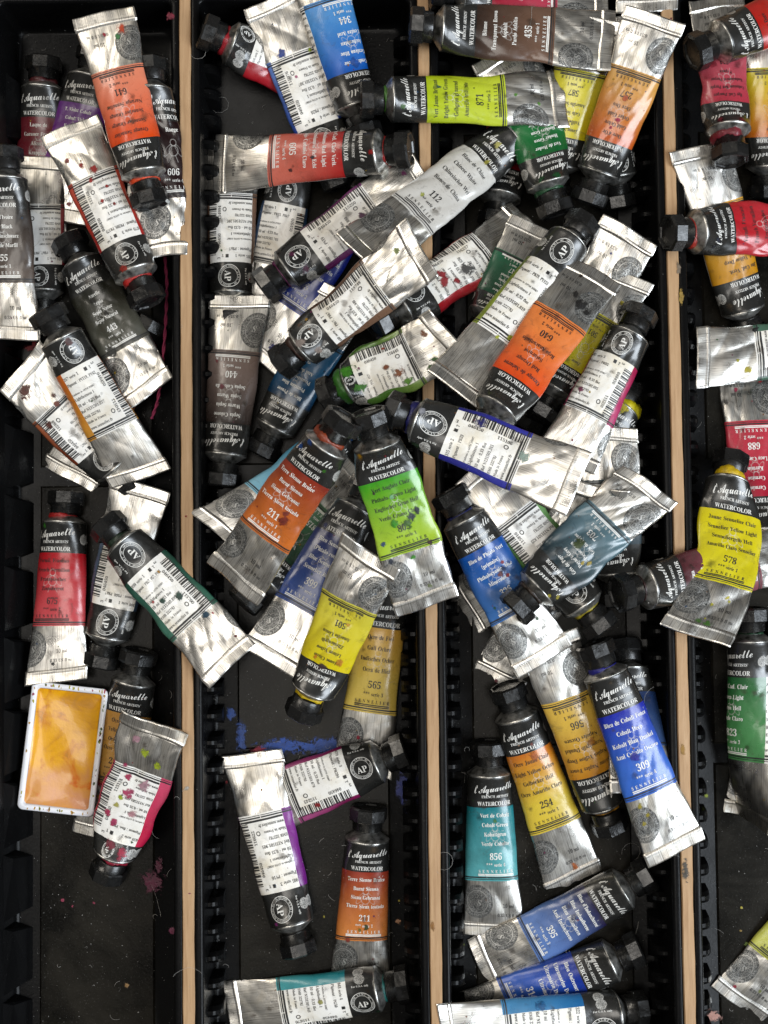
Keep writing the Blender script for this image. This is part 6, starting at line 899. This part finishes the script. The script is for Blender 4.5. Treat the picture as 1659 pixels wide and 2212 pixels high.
# middle tray, upper end
tube((640, 320), (573, 668), 180, '#304a6a', '#506a8a', W, ["Gris"], "703", "1", 'tube with tiny dense print on its label, pinned under the light cadmium red tube', fill=.6, ean='115330', pig='PB15, PBk7')
tube((500, 310 + 395), (500, 316), 178, '#5a4030', '#80604c', W, ["Brun"], "205", "1", 'umber tube with clean white bar code label pointing its round cap toward the viewer', fill=.8, pig='PBr7', ean='114994')
tube((434, 64), (712, 190), 212, '#a00c1c', '#b83040', K, ["Rouge"], "636", "2", 'red tube at the top left corner of the second tray, seal and white label up', fill=.45, cr=0.69, paint='#a01424', pig='PR254')
tube((738, 405), (590, 8), 180, '#2a4aa0', '#5a78b8', W, ["Bleu"], "307", "4", 'broad silver tailed tube with white bar code label at the top of the second tray', fill=.4, cr=0.46, pig='PB28', ean='115076', smear=((.55, 2, 1.6, '#c86a90'), (.68, -9, 1.4, '#a0b820')))
tube((790, 300), (668, -110), -42, '#0f57b4', '#4a90d0', W, ["Cendre Bleue", "Cerulean Blue", "Aschenblau", "Ceniza Azul"], "344", "1", 'cerulean blue tube entering from the top edge of the picture', fill=.8, cr=0.29)
tube((800, 400), (560, 766), 0, '#101a78', '#2a3f9c', W, ["Outremer", "French Ultramarine", "Franz. Ultramarin", "Azul Ultramar"], "315", "2", 'deep ultramarine tube showing only as a blue sliver under the white labelled tubes', fill=.7, cr=0.35)
tube((562, 983), (740, 640), 4, '#12324e', '#3a80b4', W, ["Bleu de Prusse", "Prussian Blue", "Preussisch Blau", "Azul de Prusia"], "318", "1", 'Prussian blue tube lying cap down right of the sepia tube', fill=.7, cr=0.35, ean='115100')
tube((478, 1052), (518, 650), 0, '#352b27', '#84726a', W, ["Sépia Colorée", "Warm Sepia", "Sepia Warm", "Sepia Colorada"], "440", "1", 'warm sepia brown tube lying cap down against the first wooden slat', fill=.75, cr=0.29, smear=((.45, 4, 1.9, '#7a1a30'), (.62, 8, 1.2, '#8a2a38')))
tube((762, 878), (470, 1140), 16, '#3f93b8', '#86bcd0', K, ["Bleu"], "341", "2", 'pale sky blue curved tube under the burnt sienna tube', fill=.4, cr=0.69, bend=7, paint='#1458a0')
tube((520, 1305), (775, 1035), 6, '#20402c', '#5c8a68', W, ["Vert", "Verde"], "815", "1", 'dull dark green tube beneath the burnt sienna tube, cap at lower left', fill=.35, cr=0.69)
tube((842, 1208), (782, 1662), 4, '#dca440', '#e0c058', K, ["Ocre de Fiel", "Gall Ochre", "Indisches Ocker", "Ocra de Hiel"], "565", "3", 'straw yellow tube standing upright under the crumpled lemon tube', fill=.7, smear=((.92, -5, 2.0, '#a81838'), (.85, -4, 1.0, '#a81838')))
tube((1068, 492), (1128, 150), 0, '#8a1020', '#a03040', W, ["Rouge"], "616", "2", 'black shouldered tube seen only between the white tube and the green paint cap', fill=.6)
tube((800, 1040), (586, 1420), -4, '#16215e', '#3c58a0', W, ["Bleu Sennelier", "(Phtalo rouge)", "Blue Sennelier", "Sennelier Blau"], "399", "1", 'royal blue tube with white print, its flat tail toward the lower left', fill=.6, cr=0.35)
tube((565, 625), (905, 375), 182, '#5a1a50', '#804078', W, ["Violet"], "680", "1", 'purple stained tube with white label, cap at lower left, tail under the white tube', fill=.6, cr=0.46, paint='#6a1c54', pig='PV19', ean='115250', smear=((.10, -6, 2.6, '#581040'), (.96, 4, 2.0, '#581040'), (.08, 3, 1.8, '#581040'), (.80, -7, 1.6, '#6a2058')))
tube((805, 705), (1140, 490), 192, '#a81422', '#c83a40', K, ["Rouge"], "636", "2", 'red edged tube with white label splashed red, crumpled tail toward the upper right', fill=.6, cr=0.92, pig='PR254', ean='116257', smear=((.25, 3, 2.4, '#a81424'), (.32, -2, 3.2, '#b02c34'), (.40, -5, 2.2, '#a81424'), (.50, -2, 4.2, '#5a5856'), (.22, 8, 1.6, '#b83040')))
tube((1140, 272), (783, 545), 4, '#d8d6d0', '#cfccc6', K, ["Blanc de Chine", "Chinese White", "Chinesisches Weiß", "Blanco de China"], "112", "1", 'white banded tube with yellow smears lying diagonally over the second slat', fill=.42, cr=0.75, paint='#b8b090', smear=((.10, 0, 2.2, '#b8b060'), (.20, 3, 1.8, '#b0a840'), (.58, -4, 1.5, '#b8bc50'), (.98, 4, 3.0, '#5a1c44')))
tube((603, 790), (903, 545), 180, '#5a4030', '#7a5c48', W, ["Sepia"], "440", "1", 'tube with cream data label and a torn pale paint crust beside its black cap', fill=.6, cr=0.75, paint='#3a2014', pig='PBr7, PBk7', ean='115748', smear=((.10, -7, 2.4, '#a89488'), (.03, 0, 2.6, '#9a8a80'), (.15, 8, 1.0, '#b88a20'), (.20, 10, 1.2, '#8a2a68'), (.92, 6, 2.0, '#7a8a30')))
tube((697, 858), (966, 733), 180, '#4a7428', '#8a9a4c', K, ["Vert"], "805", "1", 'squashed tube with white label and green paint spilling at its neck', fill=.08, black_part=.10, cr=1.15, paint='#2f7418', pk=1.8, pig='PY3, PG7', ean='116448', smear=((.50, -4, 3.6, '#8a4a18'), (.40, 0, 2.0, '#8a4418'), (.55, -9, 2.8, '#5c9420'), (.90, 6, 2.4, '#8a4a18'), (.85, -6, 2.0, '#3f7a28'), (.05, 5, 4.0, '#48981e'), (.10, -4, 3.0, '#48981e'), (.45, 9, 1.2, '#a83a20')))
tube((1240, 1120), (1078, 1464), 5, '#3a3020', '#6a5a40', W, ["Brun"], "407", "1", 'tube buried under the phthalo blue one, a short silver tail below it', fill=.3, w=.9)
tube((1335, 1110), (1006, 1312), 5, '#803020', '#905040', W, ["Rouge"], "623", "1", 'hidden tube under the phthalo blue one, only its silver tail corner visible', fill=.2, cr=0.58)
tube((1362, 838), (1215, 1115), 10, '#3a3a20', '#6a6a40', W, ["Vert"], "819", "1", 'tube whose cap is caked with bright yellow paint, below the pink edged tube', fill=.5, paint='#d8c80e', pk=2.0, smear=((.02, 0, 3.5, '#d4c410'), (.05, -5, 2.5, '#d4c410')))
tube((1335, 1310), (1310, 935), 10, '#2c3c44', '#586c74', W, ["Gris de Payne", "Payne's Grey", "Paynesgrau", "Gris de Payne"], "703", "1", 'wide grey tube under the crumpled slate blue tube, mauve tinted tail at its top', fill=.2, cr=0.52, smear=((.9, 5, 3.4, '#7a5a88'),))
tube((1115, 1395), (1285, 1060), 175, '#4a3a60', '#7a6a90', W, ["Violet"], "903", "1", 'crushed tube wedged behind the white bar code tube and the slate blue one', fill=.15, cr=1.15)
tube((1652, 1215), (1612, 798), 6, '#a81430', '#c03848', W, ["Carmin", "Carmine", "Karmin", "Laca Carmesí"], "688", "2", 'crimson tube with a glossy silver tail uppermost, behind the yellow capped tube', fill=.45, cr=0.69, smear=((.96, -6, 1.6, '#a81424'), (.97, 4, 1.0, '#2a7a70'), (.90, 6, 1.4, '#b03050')))
tube((1331, 1283), (1738, 1188), 0, '#3c1418', '#8a5058', W, ["Brun", "Rouge"], "911", "3", 'dark maroon tube with black end poking left from under the pale yellow tube', fill=.6, cr=0.41, paint='#300c0e')
# second slat and third tray, upper end
tube((930, -24), (1300, 2), 0, '#98122c', '#c04058', W, ["Rose", "Rose"], "690", "2", 'dark red tube peeping along the top edge behind the bitumen brown tube', fill=.5)
tube((1405, -300), (1398, 14), 0, '#98122c', '#c04058', W, ["Rose"], "690", "2", 'silver tube tail hanging in from the top edge beside the third slat', fill=.4, cr=0.46)
tube((1338, 450), (1285, 60), 170, '#5a5030', '#7a7048', W, ["Vert"], "813", "1", 'white labelled tube wedged between the lemon tube and the gold ochre one', fill=.7, ean='115906')
tube((1192, 425), (1278, 50), 6, '#d8c81c', '#d8cc3c', K, ["Jaune Sophie", "Yellow Sophie", "Gelb Sophie", "Amarillo Sophie"], "587", "1", 'lemon yellow tube under the tail of the bitumen brown tube', fill=.75)
tube((1190, 470), (1078, 118), -18, '#0e5a28', '#2f8a48', W, ["Vert de Hooker", "Hooker Green", "Hookers Grün", "Verde Hooker"], "809", "1", 'emerald green tube with green paint crusted round its cap', fill=.35, cr=0.98, bend=-5, paint='#0f4a26', pk=1.7, smear=((.02, -3, 2.4, '#0f5a2c'), (.03, 4, 2.0, '#0f5a2c')))
tube((776, 214), (1208, 216), -6, '#b4c818', '#c4d238', K, ["Vert Jaune Brillant", "Bright Yellow Green", "Gelbgrün glänzend", "Amarillo brillante"], "871", "2", 'lime yellow tube lying level across the second slat, folded tail on the right', fill=.55, cr=0.81, w=.93, paint='#3c701c', pk=.5, smear=((.06, -6, 1.6, '#3c701c'), (.76, 1, 1.6, '#5a9a20'), (.90, -3, 1.4, '#5a9a20'), (.28, 5, 1.6, '#1a5a48'), (.50, 5, .7, '#5a5a20')))
tube((888, 322), (474, 356), -22, '#b01416', '#d06a58', W, ["Rge Cad. Clair Vérit.", "Cadmium Red Light", "Kadmiumrot Hell Echt", "Rojo Cadmio Claro"], "605", "4", 'light cadmium red tube lying level near the top of the second tray, shiny shoulder ring', fill=.8, cr=0.29, paint='#a81414', pk=.8, smear=((.40, 2, 1.4, '#2a2a38'), (.02, 3, 1.8, '#a81414'), (.55, 7, 1.4, '#4a1418')))
tube((884, 56), (1313, 88), 0, '#2e2019', '#6c5040', W, ["Bitume", "Transparent Brown", "Asphalt", "Pardo Asfalto"], "435", "1", 'bitumen brown tube lying level along the top of the picture, broad silver tail', fill=.25, cr=0.52)
tube((1268, 440), (1412, 44), 2, '#c4581e', '#d8a04c', K, ["Ocre d'Or", "Gold Ochre", "Ocker Gold", "Ocre Oro"], "257", "1", 'gold ochre tube lying cap down near the third slat, crimson fleck on its front', fill=.7, cr=0.35, smear=((.36, 0, 1.8, '#b8184a'), (.30, 2, 1.0, '#b8184a'), (.60, 9, 1.0, '#c0941c')))
tube((1022, 745), (1160, 500), 2, '#0d4a30', '#3a8460', W, ["Vert Véronèse", "Emerald Green", "Smaragdgrün", "Verde Veronés"], "847", "1", 'bottle green tube beneath the white labelled tube, left of the orange one', fill=.5)
tube((1132, 926), (1356, 506), 8, '#404448', '#606468', W, ["Gris"], "701", "1", 'silver tailed tube standing behind the orange tube, tail uppermost', fill=.45, cr=0.69, smear=((.9, 3, 1.0, '#2a3a8a'),))
tube((1160, 902), (1345, 600), -12, '#c8b81a', '#d8cc30', K, ["Jaune"], "501", "1", 'yellow tube glimpsed between the orange tube and the pink edged one', fill=.6)
tube((1386, 668), (1226, 988), 166, '#a81c4c', '#c04878', K, ["Rose"], "695", "3", 'tube with tall bar code label and a magenta stripe down its right side', fill=.8, cr=0.35, pig='PR83', ean='115250', smear=((.55, -9, 1.8, '#8a2a58'),))
tube((1264, 476), (988, 834), 180, '#5a6a18', '#8a9a30', W, ["Vert Olive"], "819", "1", 'olive tube with white data label slanting down to the left of the orange tube', fill=.75, cr=0.35, pig='PB29, PY153', ean='115818', smear=((.55, 9, 2.2, '#b4bc28'), (.66, 6, 1.8, '#b4bc28'), (.70, 1, 1.2, '#b4bc28')))
tube((1030, 945), (1276, 591), 2, '#e04208', '#e88240', K, ["Orange de Saturne", "Red Orange", "Saturnrot", "Rojo Anaranjado"], "640", "3", 'vivid red orange tube with a burnt black smudge on its silver tail', fill=.35, cr=0.46, smear=((.82, -5, 3.6, '#14110e'), (.80, -9, 2.2, '#14110e'), (.99, 3, 1.5, '#2a1c12'), (.86, 0, 2.4, '#1a1512')))
# third tray, middle
tube((1303, 1362), (1042, 1012), 180, '#3a6a30', '#6a9a58', W, ["Vert"], "823", "1", 'tube with bar code label between the phthalo blue and slate blue tubes', fill=.4, cr=0.52, pig='PG7, PY129', ean='115816', paint='#a8981c', pk=.7)
tube((835, 882), (1238, 1040), 180, '#1c1e78', '#3438a0', W, ["Outremer"], "315", "2", 'ultramarine tube with cream bar code label lying across the second slat above the green ones', fill=.35, cr=0.52, paint='#14186a', pk=1.3, pig='PB29', ean='115106', smear=((.70, 2, 3.4, '#9ab0a4'), (.05, -12, 2.6, '#1c3a1c'), (.02, 3, 2.0, '#a8a8b0')))
tube((792, 888), (921, 1298), 0, '#3c9a1e', '#a8c838', K, ["Vert Anglais Clair", "Phthalo. Green Light", "Englisches Grün Hell", "Verde Cromo Claro"], "805", "1", 'flattened bright green tube with dark paint lumps, across the second slat', fill=.08, cr=0.58, smear=((.48, 5, 3.0, '#101e38'), (.52, 2, 3.0, '#4c7a24'), (.46, 8, 2.2, '#101c30'), (.02, -9, 2.0, '#c89410'), (.68, 9, 1.8, '#3c1818'), (.28, -8, 1.4, '#3c2430'), (.60, -11, 2.0, '#2a4a7a'), (.72, -10, 1.8, '#101e38'), (.95, 4, 1.4, '#7a8458'), (.99, -8, 1.0, '#2a2a3a'), (.33, -1, 1.5, '#8ac890')))
tube((1320, 1792), (1186, 1388), 2, '#c8821c', '#d8b048', K, ["Jaune Naples Foncé", "Naples Yellow Deep", "Neapelgelb Dunkel", "Nápoles Oscuro"], "566", "1", 'deep Naples yellow tube lying cap down between the ochre and cobalt blue tubes', fill=.75, paint='#c88a10', pk=.9)
tube((1345, 1385), (1388, 1700), 0, '#203a6a', '#4a6aa0', W, ["Bleu"], "308", "2", 'tube almost hidden beneath the cobalt blue tube, black cap beside its cap', fill=.4)
tube((1054, 1600), (1066, 2010), 12, '#1c7a84', '#58a8ac', W, ["Vert de Cobalt", "Cobalt Green", "Kobaltgrün", "Verde Cobalto"], "856", "4", 'turquoise tube standing upright against the second slat', fill=.7, cr=0.29, smear=((.30, 2, 1.5, '#4a8a48'),))
tube((966, 1060), (1170, 1420), 4, '#0d4ea0', '#3a70b4', W, ["Bleu de Phtalo Vert", "(primaire)", "Phthalocyanine blue", "Mineralblau"], "326", "1", 'phthalo blue tube with red flecks lying right of the second slat', fill=.6, cr=0.41, paint='#101c60', smear=((.36, 6, 1.6, '#a81a20'), (.42, 2, 2.0, '#6a1820'), (.45, 5, 1.4, '#a81a20'), (.80, 7, 1.1, '#3a5a38'), (.60, -8, 1.0, '#145a40')))
tube((1106, 1322), (1396, 1052), 0, '#26343a', '#62808a', W, ["Gris de Payne", "Payne's Grey", "Paynesgrau", "Gris de Payne"], "703", "1", 'crumpled slate blue tube with wrinkled front and yellow flecks near its black cap', fill=.1, cr=1.10, paint='#2a1c10', smear=((.38, -7, 1.9, '#b8a020'), (.35, -5, 1.3, '#b8a020'), (.42, 2, 3.4, '#4a5a28'), (.06, -9, 1.5, '#b0a020'), (.02, -5, 1.3, '#b0a020')))
# middle tray, lower part
tube((748, 898), (507, 1250), -10, '#8a2c1c', '#d0702c', W, ["Terre Sienne Brûlée", "Burnt Sienna", "Siena Gebrannt", "Tierra Siena tostada"], "211", "1", 'burnt sienna tube slanting down left with rust paint at its cap and a curled tail', fill=.55, cr=0.75, paint='#8a3410', pk=1.5, smear=((.08, -9, 2.2, '#2458a8'), (.02, -5, 1.8, '#2458a8'), (.12, 6, 1.3, '#3c7a20')))
tube((652, 1548), (797, 1203), 2, '#dcc80c', '#cfc440', K, ["Jaune Citron", "Lemon Yellow", "Zitronengelb", "Amarillo Limón"], "501", "1", 'crumpled lemon yellow tube lying cap down over the royal blue one', fill=.4, cr=0.81, paint='#d8b808', pk=1.7, smear=((.20, 0, 2.8, '#3a2024'), (.27, -6, 2.6, '#d89020'), (.55, -3, 1.4, '#d8a018'), (.24, 5, 1.6, '#d88a18')))
tube((880, 1620), (535, 1752), 174, '#8a1c58', '#a85080', W, ["Rose"], "679", "3", 'tube with white label and silver ringed shoulder, cap toward the second slat', fill=.75, w=1.15, cr=0.35, pig='PR209', ean='115243', smear=((.52, 8, 1.8, '#a8101c'),))
tube((648, 2062), (545, 1638), 193, '#6a1478', '#8a3a94', W, ["Violet"], "905", "3", 'violet edged tube with white label and bright silver tail in the lower second tray', fill=.7, cr=0.41, pig='PV16', ean='116622', smear=((.03, 6, 1.2, '#8a2a7a'),))
tube((797, 1742), (776, 2132), 5, '#9c3826', '#d88440', W, ["Terre Sienne Brûlée", "Burnt Sienna", "Siena Gebrannt", "Tierra Siena tostada"], "211", "1", 'burnt sienna tube standing upright alone near the second slat, green fleck on it', fill=.8, cr=0.23, smear=((.60, 2, 1.7, '#3a4a18'), (.62, -1, 1.2, '#8a7a20')))
tube((886, 2124), (504, 2186), 200, '#16808a', '#4aa0a4', W, ["Vert"], "843", "4", 'turquoise edged tube with white label along the bottom of the second tray', fill=.75, cr=0.41, paint='#1c6a68', pk=.6, pig='PG50', ean='115670', smear=((.02, 9, 1.8, '#12301c'), (.40, 0, 1.6, '#b8b46a')))
# third tray, lower part
tube((1093, 1480), (1239, 1896), -6, '#c8681c', '#dcc040', K, ["Ocre Jaune Clair", "Light Yellow Ochre", "Gelbocker Hell", "Ocre Amarillo Claro"], "254", "1", 'light yellow ochre tube with a sunset coloured band, right of the turquoise tube', fill=.72, cr=0.29, smear=((.17, 2, 1.5, '#7a2a10'), (.15, -4, .8, '#c8a080')))
tube((1282, 1388), (1456, 1832), 0, '#1418a0', '#3468c8', W, ["Bleu de Cobalt Foncé", "Cobalt Deep", "Kobalt Blau Dunkel", "Azul Cobalto Oscuro"], "309", "4", 'deep cobalt blue tube with shining silver tail resting on the third slat', fill=.68, cr=0.35, paint='#1c1c80', smear=((.74, -8, 1.8, '#a8981c'), (.80, -6, 1.4, '#a8981c'), (.84, -9, 1.6, '#a8981c')))
tube((1406, 1884), (1046, 2088), 0, '#231c40', '#6080bc', W, ["Bleu d'Indanthrène", "Blue Indanthrene", "Blau Indanthren", "Azul Indanthreno"], "395", "3", 'indigo blue tube slanting below the ochre tube, grey tail at lower left', fill=.7, cr=0.35, smear=((.35, 1, 1.0, '#8a1838'),))
tube((1384, 2046), (992, 2212), -10, '#122c8c', '#2c60c4', W, ["Bleu Outremer", "Ultramarine Deep", "Ultramarin Dunkel", "Ultramar"], "314", "2", 'ultramarine tube near the bottom edge with bar code along its upper side', fill=.75, cr=0.29)
tube((1392, 2178), (965, 2236), 205, '#1464a0', '#4a8ab8', W, ["Bleu"], "322", "1", 'blue edged tube with white label cut by the bottom edge of the picture', fill=.75, pig='PW6, PB15', ean='115152')
# right tray
tube((1655, 430), (1670, 40), 0, '#c86a18', '#d8c42c', K, ["Jaune"], "587", "2", 'yellow tube at the right edge behind the pinkish red one', fill=.7)
tube((1622, 735), (1516, 328), -25, '#c88a14', '#d8a030', K, ["Jne Cad. Vérit.", "Cad. Yellow Deep", "Kadmiumgelb", "Cadmio"], "533", "4", 'deep yellow tube passing under the glossy vermilion tube in the right tray', fill=.6, cr=0.46)
tube((1925, 738), (1516, 772), 184, '#244a38', '#4a6a58', W, ["Vert"], "815", "1", 'level silver tailed tube running off the right edge of the picture', fill=.4, cr=0.52, smear=((.75, 8, 2.8, '#c8b818'), (.82, 3, 1.2, '#b8b020')))
tube((1578, 350), (1548, 5), -4, '#b03444', '#c8606c', K, ["Rge Cad. Pourpre", "Cadmium Red Purple", "Kadmiumrot Purpur", "Púrpura"], "611", "4", 'rose red tube pointing cap down, its shoulder caked with dark red paint', fill=.35, cr=0.81, w=.9, paint='#7a1024', pk=1.6, smear=((.02, -4, 2.4, '#7a1428'), (.03, 5, 2.2, '#7a1428')))
tube((1440, 503), (1868, 485), 8, '#b01420', '#c03038', K, ["Vermil. Français", "French Vermilion", "Französisches", "Zinnoberrot"], "675", "2", 'glossy crumpled vermilion tube whose cap rests on the third slat', fill=.35, cr=1.04, paint='#a0200e', pk=1.2, smear=((.08, -6, 2.0, '#1c2436'), (.10, 2, 1.4, '#1c2436'), (.06, -9, 1.6, '#2a2a30')))
tube((1494, 116), (1895, -50), -18, '#b01a14', '#c83a28', K, ["Rouge Doré", "Rose Dore Lake", "Lack"], "629", "2", 'tube in the top right corner with a big round black cap facing the viewer', fill=.7, cr=0.46)
tube((1690, 1340), (1628, 1750), 0, '#b8b030', '#ccc860', K, ["Avril Bris", "Brilliant", "Brillant", "Gelb de"], "560", "1", 'pale yellow tube beside the leaf green one at the right edge', fill=.6)
tube((1617, 1312), (1628, 1768), -64, '#1a5a2c', '#4a8a50', W, ["Vert Cad. Clair", "Green Light", "Grün Hell", "Verde Claro"], "823", "3", 'leaf green tube whose pinched tail stands on edge in the right tray', fill=.7, cr=0.35, twist=1.35, dzt=11, w=.92, pig='PY35, PB36', paint='#0e3a20', pk=.6)
tube((1556, 977), (1503, 1362), 4, '#d8c814', '#d8cc20', K, ["Jaune Sennelier Clair", "Sennelier Yellow Light", "Senneliergelb Hell", "Amarillo Claro Sennelier"], "578", "1", 'flattened bright yellow tube with yellow smeared black cap lying over the third slat', fill=.08, w=1.1, bend=8.5, skew=.12, cr=0.69, paint='#d8b40a', pk=1.5, smear=((.99, 2, 3.0, '#3c6a18'), (.98, -2, 2.0, '#3c6a18'), (.80, 6, .9, '#b8b020'), (.85, 0, 1.0, '#b8b020'), (.95, 0, .7, '#b8b020')))
tube((1850, 1850), (1596, 2160), 0, '#b8c030', '#c8c858', K, ["Jaune Vert"], "870", "1", 'pale lime tube with grey seal and broad tail in the bottom right corner', fill=.5, cr=0.46, smear=((.9, 4, 1.4, '#7a8438'), (.98, -6, 1.0, '#a81838')))

# ---------------------------------------------------------------- the yellow pan
pc = at(137.5, 1617, -16); PW, PH_, ang = 15.9, 26.4, math.radians(-7.0)
PO = np.array((pc[0], pc[1], FLOOR + .9))
pan = empty('paint_pan', PO); tag(pan, 'white oblong plastic pan filled with dried yellow watercolour', 'paint pan')
def rrect(hw, hh, r, z, n=6):
    P = []
    for cx, cy, a0 in ((hw - r, hh - r, 0), (-hw + r, hh - r, 90), (-hw + r, -hh + r, 180), (hw - r, -hh + r, 270)):
        for k in range(n + 1):
            a = math.radians(a0 + 90 * k / n); x, y = cx + r * math.cos(a), cy + r * math.sin(a)
            P.append((pc[0] + x * math.cos(ang) - y * math.sin(ang), pc[1] + x * math.sin(ang) + y * math.cos(ang), FLOOR + .95 + z))
    return P
mb = MB(); prof = [(PW - 1.2, PH_ - 1.2, 2, 0), (PW - .1, PH_ - .1, 2.4, 9.2), (PW, PH_, 2.4, 9.7), (PW - .35, PH_ - .35, 2.2, 10), (PW - 1.9, PH_ - 1.9, 1.8, 10), (PW - 2.4, PH_ - 2.4, 1.6, 9.6), (PW - 3.0, PH_ - 3.0, 1.4, 4)]
L = [rrect(*p) for p in prof]; n = len(L[0]); F = []
for k in range(len(L) - 1):
    for i in range(n): j = (i + 1) % n; F.append([k * n + i, k * n + j, (k + 1) * n + j, (k + 1) * n + i])
F.append(list(range(n))[::-1]); F.append([(len(L) - 1) * n + i for i in range(n)])
mb.add([p for l in L for p in l], F, M['pan']); o = mb.build('pan', pan, PO)
mb = MB(); nx, ny = 50, 90; V = []; F = []
for iy in range(ny):
    for ix in range(nx):
        qx, qy = 2 * ix / (nx - 1) - 1, 2 * iy / (ny - 1) - 1; e = max(abs(qx), abs(qy))
        hw, hh = PW - 2.55 + .35 * math.sin(qy * 7 + 1) * .4, PH_ - 2.55
        x, y = qx * hw, qy * hh
        z = 8.1 + .9 * e ** 8 + .3 * math.sin(x * .3 + 1) * math.cos(y * .2) - .5 * math.exp(-((x - 5) ** 2 + (y + 10) ** 2) / 12)
        V.append((pc[0] + x * math.cos(ang) - y * math.sin(ang), pc[1] + x * math.sin(ang) + y * math.cos(ang), FLOOR + .95 + z))
for iy in range(ny - 1):
    for ix in range(nx - 1): a = iy * nx + ix; F.append([a, a + 1, a + nx + 1, a + nx])
mb.add(V, F, M['panpaint']); mb.build('paint_cake', pan, PO)
rg = np.random.default_rng(99)
sm = {}
for _ in range(60):
    col = ['#c8941c', '#b8b030', '#a83050', '#5a7a38', '#c8a830'][rg.integers(5)]; side = rg.integers(4); q = rg.uniform(-.93, .93)
    x, y = {0: (-PW + 1.15, q * PH_), 1: (PW - 1.15, q * PH_), 2: (q * PW, -PH_ + 1.15), 3: (q * PW, PH_ - 1.15)}[int(side)]
    sm.setdefault(col, []).append((x + rg.normal(0, .2), y + rg.normal(0, .2), rg.uniform(.2, .62)))
for col, lst in sm.items():
    mb = MB()
    for x, y, r in lst:
        v, t = disc2(r, 14, 2, .35, int(rg.integers(999))); v = v * np.array([.7, 1.3]) + np.array([x, y])
        mb.add(np.c_[pc[0] + v[:, 0] * math.cos(ang) - v[:, 1] * math.sin(ang), pc[1] + v[:, 0] * math.sin(ang) + v[:, 1] * math.cos(ang), np.full(len(v), FLOOR + .95 + 10.06)], t, paint_mat(col))
    mb.build('paint_smear', pan, PO)

# ---------------------------------------------------------------- thread, lint, dust
def strand(mb, P, r, mat, sides=5):
    P = np.array(P); d = np.gradient(P, axis=0); d /= np.linalg.norm(d, axis=1, keepdims=True) + 1e-9
    s = np.cross(d, [0, 0, 1.0]); s /= np.linalg.norm(s, axis=1, keepdims=True) + 1e-9; n = np.cross(s, d); V = []
    for k in range(len(P)):
        for i in range(sides): a = 2 * math.pi * i / sides; V.append(P[k] + (s[k] * math.cos(a) + n[k] * math.sin(a)) * r)
    F = [[k * sides + i, k * sides + (i + 1) % sides, (k + 1) * sides + (i + 1) % sides, (k + 1) * sides + i] for k in range(len(P) - 1) for i in range(sides)]
    mb.add(V, F, mat)
pts = [(370, 395), (362, 440), (357, 500), (357, 560), (361, 610), (360, 660), (357, 720), (352, 780), (347, 830), (340, 872), (328, 905)]
pts = [(np.interp(t, range(len(pts)), [p[0] for p in pts]), np.interp(t, range(len(pts)), [p[1] for p in pts])) for t in np.linspace(0, len(pts) - 1, 70)]
mb = MB()
for ph in (0, math.pi):
    P = []
    for i, (fx, fy) in enumerate(pts):
        a = at(fx, fy, -13); P.append((a[0] + .38 * math.cos(i * .9 + ph), a[1], -12.5 + .38 * math.sin(i * .9 + ph)))
    strand(mb, P, .42, mat_plain('crimson_yarn', lin('#8a2048'), .8, .8, 900), 6)
tag(mb.build('thread', None, (P[0][0], P[0][1], P[0][2])), 'crimson twisted thread running down the right side of the left tray', 'thread')
def htop(x, y):
    i = int(np.clip((x - GX0) / GS, 0, NX - 1)); j = int(np.clip((y - GY0) / GS, 0, NY - 1)); return H[i, j]
mb = MB()
for k in range(330):
    x, y = rg.uniform(-160, 162), rg.uniform(-212, 215)
    if htop(x, y) > -15 and rg.random() < .8: continue
    L_ = rg.uniform(1.2, 5) if rg.random() < .93 else rg.uniform(9, 22); a = rg.random() * 6.28; z = htop(x, y) + .3; cv = rg.normal(0, 1.0) / L_ * 2; P = []
    for q in np.linspace(0, 1, 9):
        P.append((x, y, z + .35 * math.sin(q * 3.1))); x += math.cos(a) * L_ / 8; y += math.sin(a) * L_ / 8; a += cv * L_ / 8 + rg.normal(0, .12)
    strand(mb, P, .05, M['lint'], 3)
tag(mb.build('lint', None, (0, 0, 0)), kind='stuff')
mb = MB(); V = []; F = []
for k in range(7000):
    x, y = rg.uniform(-160, 162), rg.uniform(-212, 215); z = htop(x, y)
    if z > -15 and rg.random() < .9: continue
    z += .06; r = abs(rg.normal(0, .085)) + .045; a = rg.random() * 6.28; b = len(V)
    if rg.random() < .02: r *= 2.5
    for q in range(3): V.append((x + r * math.cos(a + q * 2.1) * rg.uniform(.6, 1.5), y + r * math.sin(a + q * 2.1), z))
    V.append((x, y, z + r)); F += [(b, b + 1, b + 3), (b + 1, b + 2, b + 3), (b + 2, b, b + 3)]
mb.add(V, F, M['dust'], smooth=False); tag(mb.build('dust', None, (0, 0, 0)), kind='stuff')
if __name__ == '__main__' and False:
    pass
